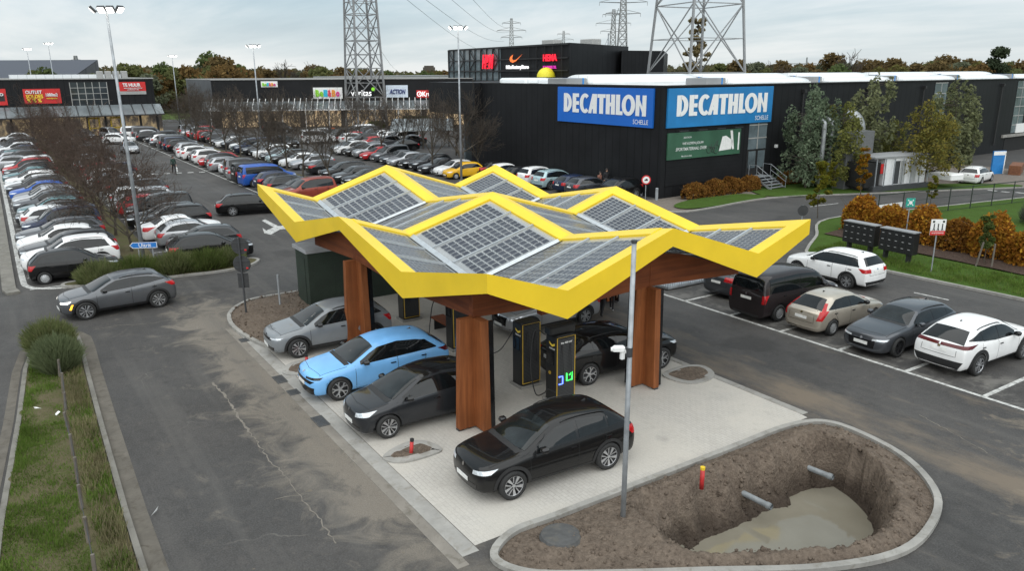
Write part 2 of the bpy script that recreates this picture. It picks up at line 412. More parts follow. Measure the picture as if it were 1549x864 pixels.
# wheels -------------------------------------------------------------
_wheels = {}
def wheel_meshes(style, r):
    key = (style, round(r, 3))
    if key in _wheels: return _wheels[key]
    w = .21; ri = r * (.62 if style == 'cap' else .70)
    t = MB(); t.lathe([(ri * .98, -w / 2 + .02), (r * .93, -w / 2), (r, -w / 2 + .035), (r, w / 2 - .035), (r * .93, w / 2), (ri * 1.02, w / 2 - .004), (ri * .97, w / 2 - .03), (ri * .94, 0)], 32)
    tm = t.mesh('tyre', M['tyre'], True)
    m = MB(); z = w / 2 - .03
    bright = 1 if style not in ('dark',) else 0
    m.lathe([(0.001, z - .05), (ri * .93, z - .05), (ri * .955, z + .018), (ri * .985, z + .018), (ri * .99, z - .03)], 32, mi=0)
    m.lathe([(ri * .94, z + .012), (ri * .955, z + .022), (ri * .985, z + .022)], 32, mi=bright)
    def spoke(a0, r0, r1, w0, w1, skew=0.0, mi=1, h=.018):
        d = Vector((math.cos(a0), math.sin(a0), 0)); pdir = Vector((-d.y, d.x, 0)); d1 = Vector((math.cos(a0 + skew), math.sin(a0 + skew), 0)); p1 = Vector((-d1.y, d1.x, 0))
        zz = Vector((0, 0, z - .012)); top = Vector((0, 0, h))
        q = [d * r0 - pdir * w0 / 2 + zz, d * r0 + pdir * w0 / 2 + zz, d1 * r1 + p1 * w1 / 2 + zz, d1 * r1 - p1 * w1 / 2 + zz]
        low = [v - Vector((0, 0, .03)) for v in q]; q = [v + top for v in q]
        m.add(low + q, [(4, 5, 6, 7), (0, 1, 5, 4), (1, 2, 6, 5), (2, 3, 7, 6), (3, 0, 4, 7)], mi)
    if style == 'cap':
        m.lathe([(0.001, z + .03), (ri * .3, z + .028), (ri * .96, z + .008)], 32, mi=1)
        for i in range(12): spoke(2 * PI * i / 12, ri * .52, ri * .85, .016, .03, 0, 0, .028)
    elif style == 'turbine':
        for i in range(5):
            a = 2 * PI * i / 5
            spoke(a, ri * .12, ri * .95, .05, .05, .0, 0)
            spoke(a + .16, ri * .18, ri * .95, .025, .085, .22, 1, .024); spoke(a - .20, ri * .30, ri * .95, .018, .03, -.1, 1, .022)
    elif style == 'y':
        for i in range(5):
            a = 2 * PI * i / 5
            spoke(a, ri * .1, ri * .55, .055, .045, 0, 1); spoke(a, ri * .5, ri * .95, .035, .035, .27, 1, .02); spoke(a, ri * .5, ri * .95, .035, .035, -.27, 1, .019)
    elif style == 'dark':
        for i in range(5):
            a = 2 * PI * i / 5
            spoke(a + .12, ri * .1, ri * .95, .03, .035, .08, 0); spoke(a - .12, ri * .1, ri * .95, .03, .035, -.08, 0, .019)
    else:
        for i in range(5):
            a = 2 * PI * i / 5
            spoke(a + .13, ri * .1, ri * .95, .032, .045, .1, 1); spoke(a - .13, ri * .1, ri * .95, .032, .045, -.1, 1, .019)
    m.lathe([(0.001, z + .016), (ri * .17, z + .012), (ri * .18, z - .02)], 16, mi=1 if bright else 0)
    rm = m.mesh('rim', [M['rimdark'], M['silver'] if style == 'cap' else M['rim']])
    _wheels[key] = (tm, rm); return tm, rm

def make_car(kind, **kw):
    """returns dict name -> list of (mesh, matrix) in local space (x forward, z up, origin on the ground at mid length)"""
    s = dict(SPEC[kind]); s.update(kw); s['kind'] = kind
    body = car_body(s); bvh = bvh_of(body)
    L, W, H = s['L'], s['W'], s['H']; hw = W / 2; r = s['r']; zb = s['clear']; xf = s['fo']; xr = xf + s['wb']
    cx, cz = s['cowl']; hx, hz = s['header']; rx, rz = s['roof']; tx, tz = s['tail']; b0, b1 = s['belt']
    X = lambda xn: L / 2 - xn
    belt = lambda xn: lerp(b0, b1, min(1, max(0, (xn - cx) / max(.1, tx - cx)))) + .01
    parts = {}; seams = []
    def put(name, mb, mats, smooth=True):
        if mb.v: parts.setdefault(name, []).append((mb.mesh(name, mats, smooth), None))
    # glass ---------------------------------------------------------
    mb = MB(); zl = cz + .025; zt = hz - .045; yl = .80 * hw; yt = s['rw'] * hw - .07
    dn = Vector((-(hz - cz), 0, -(hx - cx))).normalized(); xa, xb = X(cx + .03), X(hx - .06)
    decal(mb, bvh, [(xa - .05, -yl, zl + .03), (xa, -yl * .6, zl), (xa, yl * .6, zl), (xa - .05, yl, zl + .03), (xb + .02, yt, zt), (xb, yt * .6, zt + .012), (xb, -yt * .6, zt + .012), (xb + .02, -yt, zt)], dn, .009, .075)
    put('windshield', mb, M['screen_glass'])
    mb = MB(); zt = rz - s.get('rwtop', .08); zl = tz + s.get('rwbot', .02); yl = .76 * hw; yt = s['rw'] * hw - .12
    if kind == 'van': yl = .80 * hw
    tn = Vector(((rz - tz), 0, -(tx - rx))).normalized(); f_ = lambda z: X(lerp(tx, rx, (z - tz) / (rz - tz)))
    decal(mb, bvh, [(f_(zl), -yl, zl + .02), (f_(zl), yl, zl + .02), (f_(zt), yt, zt), (f_(zt), -yt, zt)], tn, .009, .075)
    put('rear_window', mb, M['glass'])
    # side glass
    top = lambda xn: min(interp([(cx, cz), (hx, hz), (lerp(hx, rx, .4), H), (rx, rz), (tx, tz)], xn) - s.get('dlot', .135), H - .13)
    a0 = cx + s.get('dlo0', .42); a1 = lerp(hx, rx, .06) + .1; e0 = s.get('dlo1', tx - .32); e1 = s.get('dlo2', rx - .12)
    bp = s.get('bp', lerp(hx, rx, .36)); cp = s.get('cp', bp + .92)
    cut = [(a0, bp - .04), (bp + .04, cp - .03), (cp + .03, e0)] if e0 - cp > .25 else [(a0, bp - .04), (bp + .04, e0)]
    lowz = lambda xn: belt(xn) + .045 + (s.get('kick', .0) * max(0, (xn - cp + .2)) if xn > cp - .2 else 0)
    for sd in (1, -1):
        def outline(xa, xb, sh=0.0):
            lo = [(xa, lowz(xa) - sh), (lerp(xa, xb, .5), lowz(lerp(xa, xb, .5)) - sh), (xb, lowz(xb) - sh)]; up = []
            for t in np.linspace(1, 0, 9):
                xn = lerp(xa, xb, t)
                zt_ = top(xn) + sh
                if xn > e1: zt_ = min(zt_, lerp(top(e1), lowz(e0), min(1, (xn - e1) / max(.05, e0 - e1))))
                up.append((xn, max(zt_, lowz(xn) + .004)))
            return [(X(x), sd * lerp(hw * .94, s['rw'] * hw, min(1, max(0, (z - belt(x)) / max(.1, H - .08 - belt(x))))), z) for x, z in lo + up]
        mb = MB(); decal(mb, bvh, outline(a0 - .06, e0 + .03, .022), (0, -sd, -.22), .004, .07); put('window_trim', mb, M['blackgloss'])
        for xa, xb in cut:
            mb = MB(); decal(mb, bvh, outline(xa, xb), (0, -sd, -.22), .009, .075); put('side_window', mb, M['glass'])
        # body-side details
        mb = MB()
        for xn in (cx + s.get('d0', .18), bp, s.get('d2', min(cp + .05, xr - .1))):
            top_ = belt(xn) + .02
            if xn > xr - r * 1.2: ribbon(mb, bvh, [(X(xn), sd * hw, top_), (X(xn) , sd * hw, .85), (X(xr - r * 1.05), sd * hw, r + .15)], (0, -sd, 0), .014)
            else: ribbon(mb, bvh, [(X(xn), sd * hw, top_), (X(xn), sd * hw, zb + .13)], (0, -sd, 0), .014)
        ribbon(mb, bvh, [(X(cx + .18), sd * hw, zb + .13), (X(xr - r * 1.15), sd * hw, zb + .13)], (0, -sd, 0), .012)
        seams.append(mb)
        mb = MB(); zc = zb + (.17 if s['clad'] else .07)
        xs0, xs1 = xf + r * 1.13, xr - r * 1.13
        decal(mb, bvh, [(X(xs0), sd * hw, zb + .0), (X(xs1), sd * hw, zb + .0), (X(xs1), sd * hw, zc), (X(xs0), sd * hw, zc)], (0, -sd, 0), .005, .12)
        put('side_cladding', mb, P_clad(s))
        if s['clad']:
            for xa in (xf, xr):
                ri, ro = r * 1.115, r * 1.115 + s.get('archw', .085); an = np.linspace(R(-20), R(200), 22)
                q = [(X(xa) + ri * math.cos(p), sd * hw, r + ri * math.sin(p)) for p in an] + [(X(xa) + ro * math.cos(p), sd * hw, r + ro * math.sin(p)) for p in an[::-1]]
                mb = MB(); decal(mb, bvh, q, (0, -sd, 0), .009, .05); put('wheel_arch_trim', mb, P_clad(s))
        # door handles, mirrors, rails
        for xn in (bp - .16, cp - .02):
            mb = MB(); z = belt(xn) - .13; loc, nrm, _, _ = bvh.ray_cast(Vector((X(xn), sd * 3, z)), Vector((0, -sd, 0)))
            if loc: mb.box(loc + nrm * .012, (.17, .03, .028))
            put('door_handle', mb, s.get('handle') or M['blackgloss'], False)
        mb = MB(); xm = cx + .50; zm = belt(xm) + .10
        loc, nrm, _, _ = bvh.ray_cast(Vector((X(xm), sd * 3, belt(xm) + .02)), Vector((0, -sd, 0)))
        ym = abs(loc.y) if loc else hw
        rings = []
        for xx, kk in ((.085, .55), (.06, .85), (0, 1.0), (-.07, 1.0)):
            rings.append((xx, kk))
        base = len(mb.v); nn = 10
        for xx, kk in rings:
            for j in range(nn):
                a = 2 * PI * j / nn
                mb.v.append((X(xm) + xx, sd * (ym + .13 + .105 * kk * math.copysign(abs(math.cos(a)) ** .7, math.cos(a))), zm + .075 * kk * math.copysign(abs(math.sin(a)) ** .7, math.sin(a))))
        for i in range(3):
            for j in range(nn):
                q = (base + i * nn + j, base + i * nn + (j + 1) % nn, base + (i + 1) * nn + (j + 1) % nn, base + (i + 1) * nn + j)
                mb.f.append(q if sd > 0 else q[::-1]); mb.mi.append(0)
        mb.f.append(tuple(base + j for j in range(nn))); mb.mi.append(0); mb.f.append(tuple(base + 3 * nn + j for j in range(nn - 1, -1, -1))); mb.mi.append(0)
        mb.box((X(xm), sd * (ym + .02), zm - .06), (.07, .12, .035))
        put('wing_mirror', mb, s.get('mirror') or M['blackgloss'], True)
        if s['rails']:
            mb = MB(); pts = []
            for t in np.linspace(.06, .94, 9):
                xn = lerp(hx + .15, rx - .05, t); y = s['rw'] * hw * .93
                loc, nrm, _, _ = bvh.ray_cast(Vector((X(xn), sd * y, 4)), Vector((0, 0, -1)))
                pts.append(loc + Vector((0, 0, .035 if .1 < t < .9 else .004)))
            mb.tube(pts, .016, 5); put('roof_rail', mb, s.get('rail') or M['black'])
        # headlights and taillights, wrapped round the corners
        hl = s.get('hl', dict(y0=.52, y1=.93, z0=s['hood'] - .17, z1=s['hood'] - .06, sl=.03)); az = R(38)
        nh = Vector((-math.cos(az), -sd * math.sin(az), 0))
        def cornerpt(yf, z, front=True):
            y = yf * hw * sd; dr = Vector((-1 if front else 1, 0, 0)); loc, nrm, _, _ = bvh.ray_cast(Vector((X(0) + 3 if front else X(L) - 3, y * .93, z)), dr)
            return loc if loc else Vector((X(.3) if front else X(L - .3), y, z))
        A = cornerpt(hl['y0'], hl['z0']); B = cornerpt(hl['y0'], hl['z1'] - hl['sl']); C = cornerpt(hl['y1'], hl['z1']); D = cornerpt(hl['y1'], hl['z0'] + hl['sl'])
        back = hl.get('back', .22); C = C + Vector((-back, 0, hl['sl'])); D = D + Vector((-back * .55, 0, hl['sl'] * .5))
        mb = MB(); decal(mb, bvh, [A, B, C, D], nh, .007, .05); put('headlight', mb, hl.get('mat') or M['lamp'])
        tl = s.get('tl', dict(y0=.62, y1=.97, z0=tz - .30, z1=tz - .08)); az = R(35); nt = Vector((math.cos(az), -sd * math.sin(az), 0))
        A = cornerpt(tl['y0'], tl['z0'], False); B = cornerpt(tl['y0'], tl['z1'], False); C = cornerpt(tl['y1'], tl['z1'], False); D = cornerpt(tl['y1'], tl['z0'], False)
        bk = tl.get('back', .16); C = C + Vector((bk, 0, tl.get('up', .02))); D = D + Vector((bk * .7, 0, 0))
        mb = MB(); decal(mb, bvh, [A, B, C, D], nt, .008, .05)
        if tl.get('tall'):
            put('taillight', mb, tl.get('mat') or M['tail']); mb = MB()  # lamps running up beside the rear window
            yq = tl.get('ty', .80)
            P4 = [(X(L), sd * hw * yq, tz - .05), (X(L), sd * hw * (yq + .10), tz - .05), (X(L), sd * (s['rw'] * hw + .02), rz - .2), (X(L), sd * (s['rw'] * hw - .06), rz - .2)]
            decal(mb, bvh, P4, (1, 0, 0), .008, .06)
        put('taillight', mb, tl.get('mat') or M['tail'])
    # front face ------------------------------------------------------
    mb = MB(); g = s.get('grille', dict(w=.50, z0=zb + .12, z1=zb + .30))
    decal(mb, bvh, [(X(0), -hw * g['w'], g['z1']), (X(0), -hw * g['w'] * .92, g['z0']), (X(0), hw * g['w'] * .92, g['z0']), (X(0), hw * g['w'], g['z1'])], (-1, 0, 0), .006, .08)
    if g.get('upper'):
        put('grille', mb, M['blackgloss']); mb = MB()
        z0, z1, w_ = g['upper']; decal(mb, bvh, [(X(0), -hw * w_ * .8, z0), (X(0), hw * w_ * .8, z0), (X(0), hw * w_, z1), (X(0), -hw * w_, z1)], (-1, 0, 0), .006, .06)
    put('grille', mb, M['blackgloss'])
    if s['clad']:
        mb = MB(); decal(mb, bvh, [(X(0), -hw * .84, zb + .17), (X(0), -hw * .7, zb + .05), (X(0), hw * .7, zb + .05), (X(0), hw * .84, zb + .17), (X(0), hw * .5, zb + .13), (X(0), -hw * .5, zb + .13)], (-1, 0, 0), .005, .08); put('bumper_trim', mb, M['black']); mb = MB()
        decal(mb, bvh, [(X(L), -hw * .88, zb + s.get('rb', .26)), (X(L), -hw * .7, zb + .05), (X(L), hw * .7, zb + .05), (X(L), hw * .88, zb + s.get('rb', .26))], (1, 0, 0), .005, .08); put('bumper_trim', mb, M['black'])
    else:
        mb = MB(); decal(mb, bvh, [(X(L), -hw * .7, zb + .14), (X(L), -hw * .62, zb + .04), (X(L), hw * .62, zb + .04), (X(L), hw * .7, zb + .14)], (1, 0, 0), .005, .08); put('bumper_trim', mb, M['black'])
    # boot-lid gap
    mb = MB(); zg = s.get('plate_z', tz - .30)
    ribbon(mb, bvh, [(X(L), -hw * .60, tz + .0), (X(L), -hw * .62, zg - .16), (X(L), hw * .62, zg - .16), (X(L), hw * .60, tz)], (1, 0, 0), .014)
    ribbon(mb, bvh, [(X(.3), -hw * .78, 3), (X(cx - .05), -hw * .83, 3)], (0, 0, -1), .014); ribbon(mb, bvh, [(X(.3), hw * .78, 3), (X(cx - .05), hw * .83, 3)], (0, 0, -1), .014)
    ribbon(mb, bvh, [(X(.34), -hw * .76, 3), (X(.24), 0, 3), (X(.34), hw * .76, 3)], (0, 0, -1), .012)
    seams.append(mb)
    mb = MB()
    decal(mb, bvh, [(X(cx - .10), -hw * .72, 3), (X(cx - .12), 0, 3), (X(cx - .10), hw * .72, 3), (X(cx + .05), hw * .78, 3), (X(cx + .02), 0, 3), (X(cx + .05), -hw * .78, 3)], (0, 0, -1), .004, .1); put('cowl', mb, M['black'])
    for fr_ in (True, False):
        zp = s.get('fplate_z', zb + .24) if fr_ else zg; mb = MB(); d = -1 if fr_ else 1
        loc, nrm, _, _ = bvh.ray_cast(Vector((-d * 6, 0, zp)), Vector((d, 0, 0)))
        if loc:
            up = (Vector((0, 0, 1)) - nrm * nrm.z).normalized(); sx = up.cross(nrm); o = loc + nrm * .012
            q = [o + sx * a * .26 + up * b * .055 for a, b in ((-1, -1), (1, -1), (1, 1), (-1, 1))]; bk = [v - nrm * .011 for v in q]
            mb.add(bk + q, [(4, 5, 6, 7), (0, 1, 5, 4), (1, 2, 6, 5), (2, 3, 7, 6), (3, 0, 4, 7)]); put('number_plate', mb, M['plate'], False)
            zq = s.get('badge_f', s['hood'] - .10) if fr_ else s.get('badge_r', tz - .13)
            loc, nrm, _, _ = bvh.ray_cast(Vector((-d * 6, 0, zq)), Vector((d, 0, 0)))
            if loc:
                mb = MB(); up = (Vector((0, 0, 1)) - nrm * nrm.z).normalized(); sx = up.cross(nrm)
                mb.add([loc + nrm * .008 + (sx * math.cos(a) + up * math.sin(a)) * .05 for a in np.linspace(0, 2 * PI, 12, endpoint=False)], [tuple(range(12))]); put('badge', mb, M['chrome'], False)
    # spoiler / aerial
    if not s.get('boot') and kind != 'van':
        mb = MB(); zt = rz
        loc, nrm, _, _ = bvh.ray_cast(Vector((X(rx - .35), 0, 4)), Vector((0, 0, -1)))
        if loc: mb.add([loc + Vector(v) for v in ((.09, 0, .0), (-.07, .018, 0), (-.07, -.018, 0), (-.065, 0, .055))], [(0, 1, 3), (0, 3, 2), (1, 2, 3)])
        put('roof_antenna', mb, M['blackgloss'], False)
    if s.get('roofcol'):
        mb = MB(); y = s['rw'] * hw - .05
        decal(mb, bvh, [(X(hx + .05), -y, 3), (X(hx), 0, 3), (X(hx + .05), y, 3), (X(rx - .08), y * .95, 3), (X(rx - .08), -y * .95, 3)], (0, 0, -1), .006, .12); put('roof_panel', mb, s['roofcol'])
    clean = body; body = body.copy(); bm = bmesh.new(); bm.from_mesh(body)
    for mb in seams:
        vs = [bm.verts.new(v) for v in mb.v]
        for f in mb.f:
            q = bm.faces.new([vs[i] for i in f]); q.material_index = 1
    bm.to_mesh(body); bm.free()
    return dict(body=body, clean=clean, parts=parts, s=s)
def P_clad(s): return M['black']
ROOT = {}
def spawn(car, paint_mat, loc, rz, label, group=None, cat='car', style=None, extra=None, name='parked_car'):
    s = car['s']; root = empty(name, (loc[0], loc[1], loc[2] if len(loc) > 2 else .005), rz, label, cat, group)
    o = link('body', car['body'], root); o.material_slots[0].link = 'OBJECT'; o.material_slots[0].material = paint_mat
    for nm, lst in car['parts'].items():
        for me, _ in lst: link(nm, me, root)
    tm, rm = wheel_meshes(style or s.get('style', 'five'), s['r'])
    for xn in (s['fo'], s['fo'] + s['wb']):
        for sd in (1, -1):
            w = link('wheel', tm, root, (s['L'] / 2 - xn, sd * (s['W'] / 2 - .105), s['r'])); w.rotation_euler = (R(-90) * sd, 0, 0)
            link('rim', rm, w)
    return root
_far = {}
def far_mesh(car, style='five'):
    """the whole car as one mesh for the cars that are only a few pixels long"""
    key = (id(car), style)
    if key in _far: return _far[key]
    V = []; F = []; MI = []; mats = [M['white'], M['seam']]
    def add(me, mat=None):
        n = len(V); V.extend(tuple(mat @ v.co) if mat else tuple(v.co) for v in me.vertices); mp = []
        for m in me.materials:
            if me is car['clean']: mp.append([0, 1][len(mp)])
            else:
                if m not in mats: mats.append(m)
                mp.append(mats.index(m))
        for p in me.polygons: F.append(tuple(n + i for i in p.vertices)); MI.append(mp[p.material_index] if mp else 0)
    add(car['clean'])
    for nm, lst in car['parts'].items():
        if nm in ('door_gap', 'door_handle', 'panel_gap', 'badge', 'roof_antenna'): continue
        for me, _ in lst: add(me)
    s = car['s']; tm, rm = wheel_meshes(style, s['r'])
    for xn in (s['fo'], s['fo'] + s['wb']):
        for sd in (1, -1):
            mt = Matrix.Translation((s['L'] / 2 - xn, sd * (s['W'] / 2 - .105), s['r'])) @ Matrix.Rotation(R(-90) * sd, 4, 'X')
            add(tm, mt); add(rm, mt)
    me = bpy.data.meshes.new('far_car'); me.from_pydata(V, [], F)
    for m in mats: me.materials.append(m)
    me.polygons.foreach_set('material_index', MI); me.polygons.foreach_set('use_smooth', [True] * len(F)); me.update()
    _far[key] = me; return me
def spawn_far(car, paint_mat, loc, rz, label, group=None, cat='car', style='five', name='parked_car'):
    o = link(name, far_mesh(car, style), None, (loc[0], loc[1], .005), rz); tag(o, label, cat, group)
    o.material_slots[0].link = 'OBJECT'; o.material_slots[0].material = paint_mat
    return o
# ------------------------------------------------------------------ ground materials
def m_asphalt():
    t = NT('asphalt'); o = t.obj(); s = t.sep(o); X_, Y_ = s[0], s[1]
    big = t.noise(.09, 4, .6); mid = t.noise(.55, 5, .62, dist=.6); fine = t.noise(26, 3, .7)
    base = t.ramp(t.noise(.25, 5, .6, dist=.4), [(.28, (.034, .031, .029)), (.5, (.050, .046, .043)), (.72, (.074, .067, .062))])
    base = t.mix(t.math('MULTIPLY', fine, .55), base, t.ramp(fine, [(.35, .022), (.62, .115)]))
    base = t.mix(t.ramp(t.noise(3.4, 6, .75, dist=.5), [(.50, 0.0), (.70, .5)]), base, (.028, .026, .025)); base = t.mix(t.ramp(t.noise(2.6, 6, .78, v=t.mapv(o, loc=(7, 3, 0))), [(.54, 0.0), (.74, .45)]), base, (.115, .102, .09))
    # older, browner surface in the front lane, darker fresh surface by the right-hand bays
    sand = (.245, .212, .172)
    edge = t.band(Y_, -3.55, .25, 1.9); edge = t.math('MULTIPLY', edge, t.band(X_, 13.5, 8, 7))
    blot = t.noise(.8, 6, .68, dist=.9)
    gran = t.noise(34, 4, .75)
    f1 = t.math('MULTIPLY', t.ramp(t.math('ADD', blot, t.math('MULTIPLY', edge, .33)), [(.56, 0.0), (.78, .72)]), t.ramp(gran, [(.32, .45), (.62, 1.0)]))
    f1 = t.math('MULTIPLY', f1, t.band(Y_, -3.6, 3.2, 1.2)); f1 = t.math('MULTIPLY', f1, t.band(X_, 12, 11, 4))
    e2 = t.band(Y_, 9.6, .35, 1.3); f2 = t.math('MULTIPLY', t.ramp(t.math('ADD', t.noise(.7, 6, .7, v=t.mapv(o, (.35, 1, 1))), t.math('MULTIPLY', e2, .2)), [(.57, 0.0), (.80, .8)]), t.band(X_, 20, 14, 6))
    f2 = t.math('MULTIPLY', f2, t.band(Y_, 10.8, 2.8, .8))
    c = t.mix(f1, base, sand); c = t.mix(f2, c, (.17, .135, .10))
    f3 = t.math('MULTIPLY', t.ramp(t.math('ADD', t.noise(.9, 6, .7, v=t.mapv(o, loc=(2, 5, 0)), dist=.8), t.math('MULTIPLY', t.band(t.math('ADD', X_, t.math('MULTIPLY', Y_, .45)), 34.2, .3, 1.2), .16)), [(.62, 0.0), (.78, .75)]), t.math('MULTIPLY', t.band(X_, 32, 5, 2), t.band(Y_, 7, 6, 2)))
    c = t.mix(f3, c, (.20, .165, .125))
    f4 = t.math('MULTIPLY', t.ramp(t.noise(1.3, 5, .65, v=t.mapv(o, (.9, .7, 1), loc=(4, 1, 0))), [(.47, 0.0), (.62, .6)]), t.math('MULTIPLY', t.band(Y_, 15.3, .9, .6), t.band(X_, 22, 10, 2)))
    c = t.mix(f4, c, (.185, .175, .16))
    # wheel-polished streaks along the lanes
    st = t.noise(1.1, 4, .6, v=t.mapv(o, (.06, 1, 1)))
    c = t.mix(t.math('MULTIPLY', t.ramp(st, [(.50, 0.0), (.72, .55)]), t.band(Y_, 4, 30, 4)), c, (.105, .098, .09))
    # a few dry pale patches and dark damp patches
    c = t.mix(t.ramp(t.noise(.33, 3, .5, v=t.mapv(o, loc=(31, 7, 0))), [(.62, 0.0), (.68, .45)]), c, (.026, .025, .024))
    c = t.mix(t.ramp(t.noise(2.2, 2, .5, v=t.mapv(o, loc=(3, 17, 0))), [(.76, 0.0), (.79, .7)]), c, (.15, .125, .095))
    # cracks
    wv = t.mapv(o, (1, 1, 1)); k = t.n.new('ShaderNodeTexVoronoi'); k.feature = 'DISTANCE_TO_EDGE'; k.inputs['Scale'].default_value = .17
    wob = t.n.new('ShaderNodeVectorMath'); wob.operation = 'ADD'; nz = t.n.new('ShaderNodeTexNoise'); nz.inputs['Scale'].default_value = .9; nz.inputs['Detail'].default_value = 6
    t.lk(o, nz.inputs['Vector']); t.lk(o, wob.inputs[0]); t.lk(nz.outputs['Color'], wob.inputs[1]); t.lk(wob.outputs[0], k.inputs['Vector'])
    cr = t.math('MULTIPLY', t.ramp(k.outputs['Distance'], [(.0, .35), (.0025, 0.0)]), t.ramp(mid, [(.46, 0.0), (.58, .9)]))
    c = t.mix(t.math('MULTIPLY', cr, t.band(Y_, -5.6, 1.2, .6)), c, (.24, .22, .195))
    t.bump(t.math('ADD', fine, t.math('MULTIPLY', gran, .5)), .35, .006)
    return t.fin(c, t.ramp(big, [(.35, .62), (.65, .9)]), Specular_IOR_Level=.35)
def m_pavers():
    t = NT('concrete_pavers'); o = t.obj()
    b = t.n.new('ShaderNodeTexBrick'); t.lk(o, b.inputs['Vector']); b.inputs['Scale'].default_value = 1.0
    b.inputs['Brick Width'].default_value = .22; b.inputs['Row Height'].default_value = .11; b.inputs['Mortar Size'].default_value = .008; b.inputs['Mortar Smooth'].default_value = .3
    b.inputs['Color1'].default_value = (.40, .38, .35, 1); b.inputs['Color2'].default_value = (.46, .44, .405, 1); b.inputs['Mortar'].default_value = (.27, .25, .22, 1)
    dust = t.noise(.45, 6, .65, dist=.5); s = t.sep(o)
    c = t.mix(t.ramp(dust, [(.42, 0.0), (.60, .85)]), b.outputs['Color'], (.47, .44, .39))
    c = t.mix(t.ramp(t.noise(1.7, 5, .7), [(.55, 0.0), (.72, .6)]), c, (.25, .235, .21))
    c = t.mix(t.ramp(t.noise(.8, 3, .5, v=t.mapv(o, loc=(9, 2, 0))), [(.66, 0.0), (.74, .6)]), c, (.17, .16, .15))
    c = t.mix(.45, c, t.ramp(t.noise(40, 3, .7), [(.3, (.33, .31, .285)), (.7, (.54, .51, .47))]))
    t.bump(b.outputs['Fac'], -.25, .004)
    return t.fin(c, .85, Specular_IOR_Level=.25)
def m_concrete(name, col, dirt=(.16, .145, .12), scale=1.2):
    t = NT(name); c = t.ramp(t.noise(scale, 6, .65), [(.3, tuple(k * .75 for k in col)), (.7, tuple(k * 1.15 for k in col))])
    c = t.mix(t.ramp(t.noise(3.1, 5, .7, dist=.6), [(.52, 0.0), (.72, .75)]), c, dirt)
    return t.fin(c, .85, Specular_IOR_Level=.25)
def m_soil(name='soil', a=(.088, .067, .053), b=(.185, .147, .116)):
    t = NT(name); n1 = t.noise(1.3, 6, .7, dist=.4); n2 = t.noise(9, 6, .75)
    c = t.mix(.5, t.ramp(n1, [(.32, a), (.68, b)]), t.ramp(n2, [(.32, tuple(k * .55 for k in a)), (.7, tuple(k * 1.35 for k in b))]))
    c = t.mix(t.ramp(t.vor(7.0), [(.05, .65), (.12, 0.0)]), c, (.23, .19, .15))
    wet = t.math('MULTIPLY', t.math('SUBTRACT', 0.0, t.math('ADD', t.sep(t.obj())[2], t.math('ADD', .18, t.math('MULTIPLY', n1, .5)))), 1.9, clamp=True)
    c = t.mix(t.math('MULTIPLY', wet, .72), c, (.030, .022, .017))
    t.bump(t.math('ADD', n2, t.math('MULTIPLY', t.vor(16), .6)), .9, .05)
    return t.fin(c, .95, Specular_IOR_Level=.15)
def m_turf(name, cols):
    t = NT(name); c = t.ramp(t.noise(1.1, 6, .7), [(.40, cols[0]), (.55, cols[1]), (.72, cols[2])])
    c = t.mix(.5, c, t.ramp(t.noise(23, 4, .75), [(.3, tuple(k * .5 for k in cols[1])), (.7, tuple(k * 1.5 for k in cols[1]))]))
    t.bump(t.noise(30, 3, .7), .6, .04)
    return t.fin(c, .9, Specular_IOR_Level=.1)
def m_wood(name, a, b, axis=2, sc=9):
    t = NT(name); m = [sc, sc, sc]; m[axis] = sc * .06
    n = t.noise(1.0, 5, .6, v=t.mapv(t.obj(), tuple(m)), dist=.6)
    c = t.ramp(n, [(.3, a), (.7, b)]); c = t.mix(t.ramp(t.noise(.9, 3), [(.4, 0.0), (.7, .45)]), c, tuple(k * .6 for k in a))
    return t.fin(c, .6, Specular_IOR_Level=.3)
M['asphalt'] = m_asphalt(); M['pavers'] = m_pavers(); M['soil'] = m_soil()
M['kerb'] = m_concrete('kerb_concrete', (.30, .29, .27)); M['kerbdark'] = m_concrete('old_kerb', (.19, .18, .16), (.09, .085, .06)); M['gutter'] = m_concrete('gutter_concrete', (.33, .32, .30), (.2, .18, .15))
M['gutterdirt'] = m_concrete('dirty_gutter', (.22, .20, .175), (.10, .09, .07))
M['turf'] = m_turf('turf', [(.125, .098, .066), (.095, .088, .045), (.085, .125, .030)])
M['turf2'] = m_turf('lawn', [(.045, .070, .014), (.050, .092, .016), (.068, .122, .022)])
M['field'] = m_turf('field', [(.050, .065, .020), (.065, .095, .026), (.085, .105, .04)])
M['mulch'] = m_soil('mulch', (.045, .030, .024), (.085, .058, .045))
def m_line():
    t = NT('worn_white_line'); c = t.ramp(t.noise(5, 6, .75), [(.36, (.17, .165, .155)), (.56, (.52, .52, .50))]); return t.fin(c, .8)
M['line'] = m_line(); M['vergedirt'] = m_concrete('verge_gutter_dirt', (.125, .112, .095), (.07, .06, .045), 2)
M['footpath'] = m_concrete('brown_pavers', (.17, .145, .125), (.10, .09, .07), 3)

HOLE = None
def ring_pts(px, z=0.0): return [tuple(G(x, y, z)[:2]) for x, y in px]
def smooth_loop(pts, k=6, closed=True):
    n = len(pts); out = []
    rngs = range(n if closed else n - 1)
    g = lambda i: Vector(pts[i % n] if closed else pts[min(max(i, 0), n - 1)])
    for i in rngs:
        p0, p1, p2, p3 = g(i - 1), g(i), g(i + 1), g(i + 2)
        for j in range(k):
            t = j / k
            out.append(tuple(.5 * ((2 * p1) + (p2 - p0) * t + (2 * p0 - 5 * p1 + 4 * p2 - p3) * t * t + (3 * p1 - p0 - 3 * p2 + p3) * t ** 3)))
    if not closed: out.append(tuple(g(n - 1)))
    return out
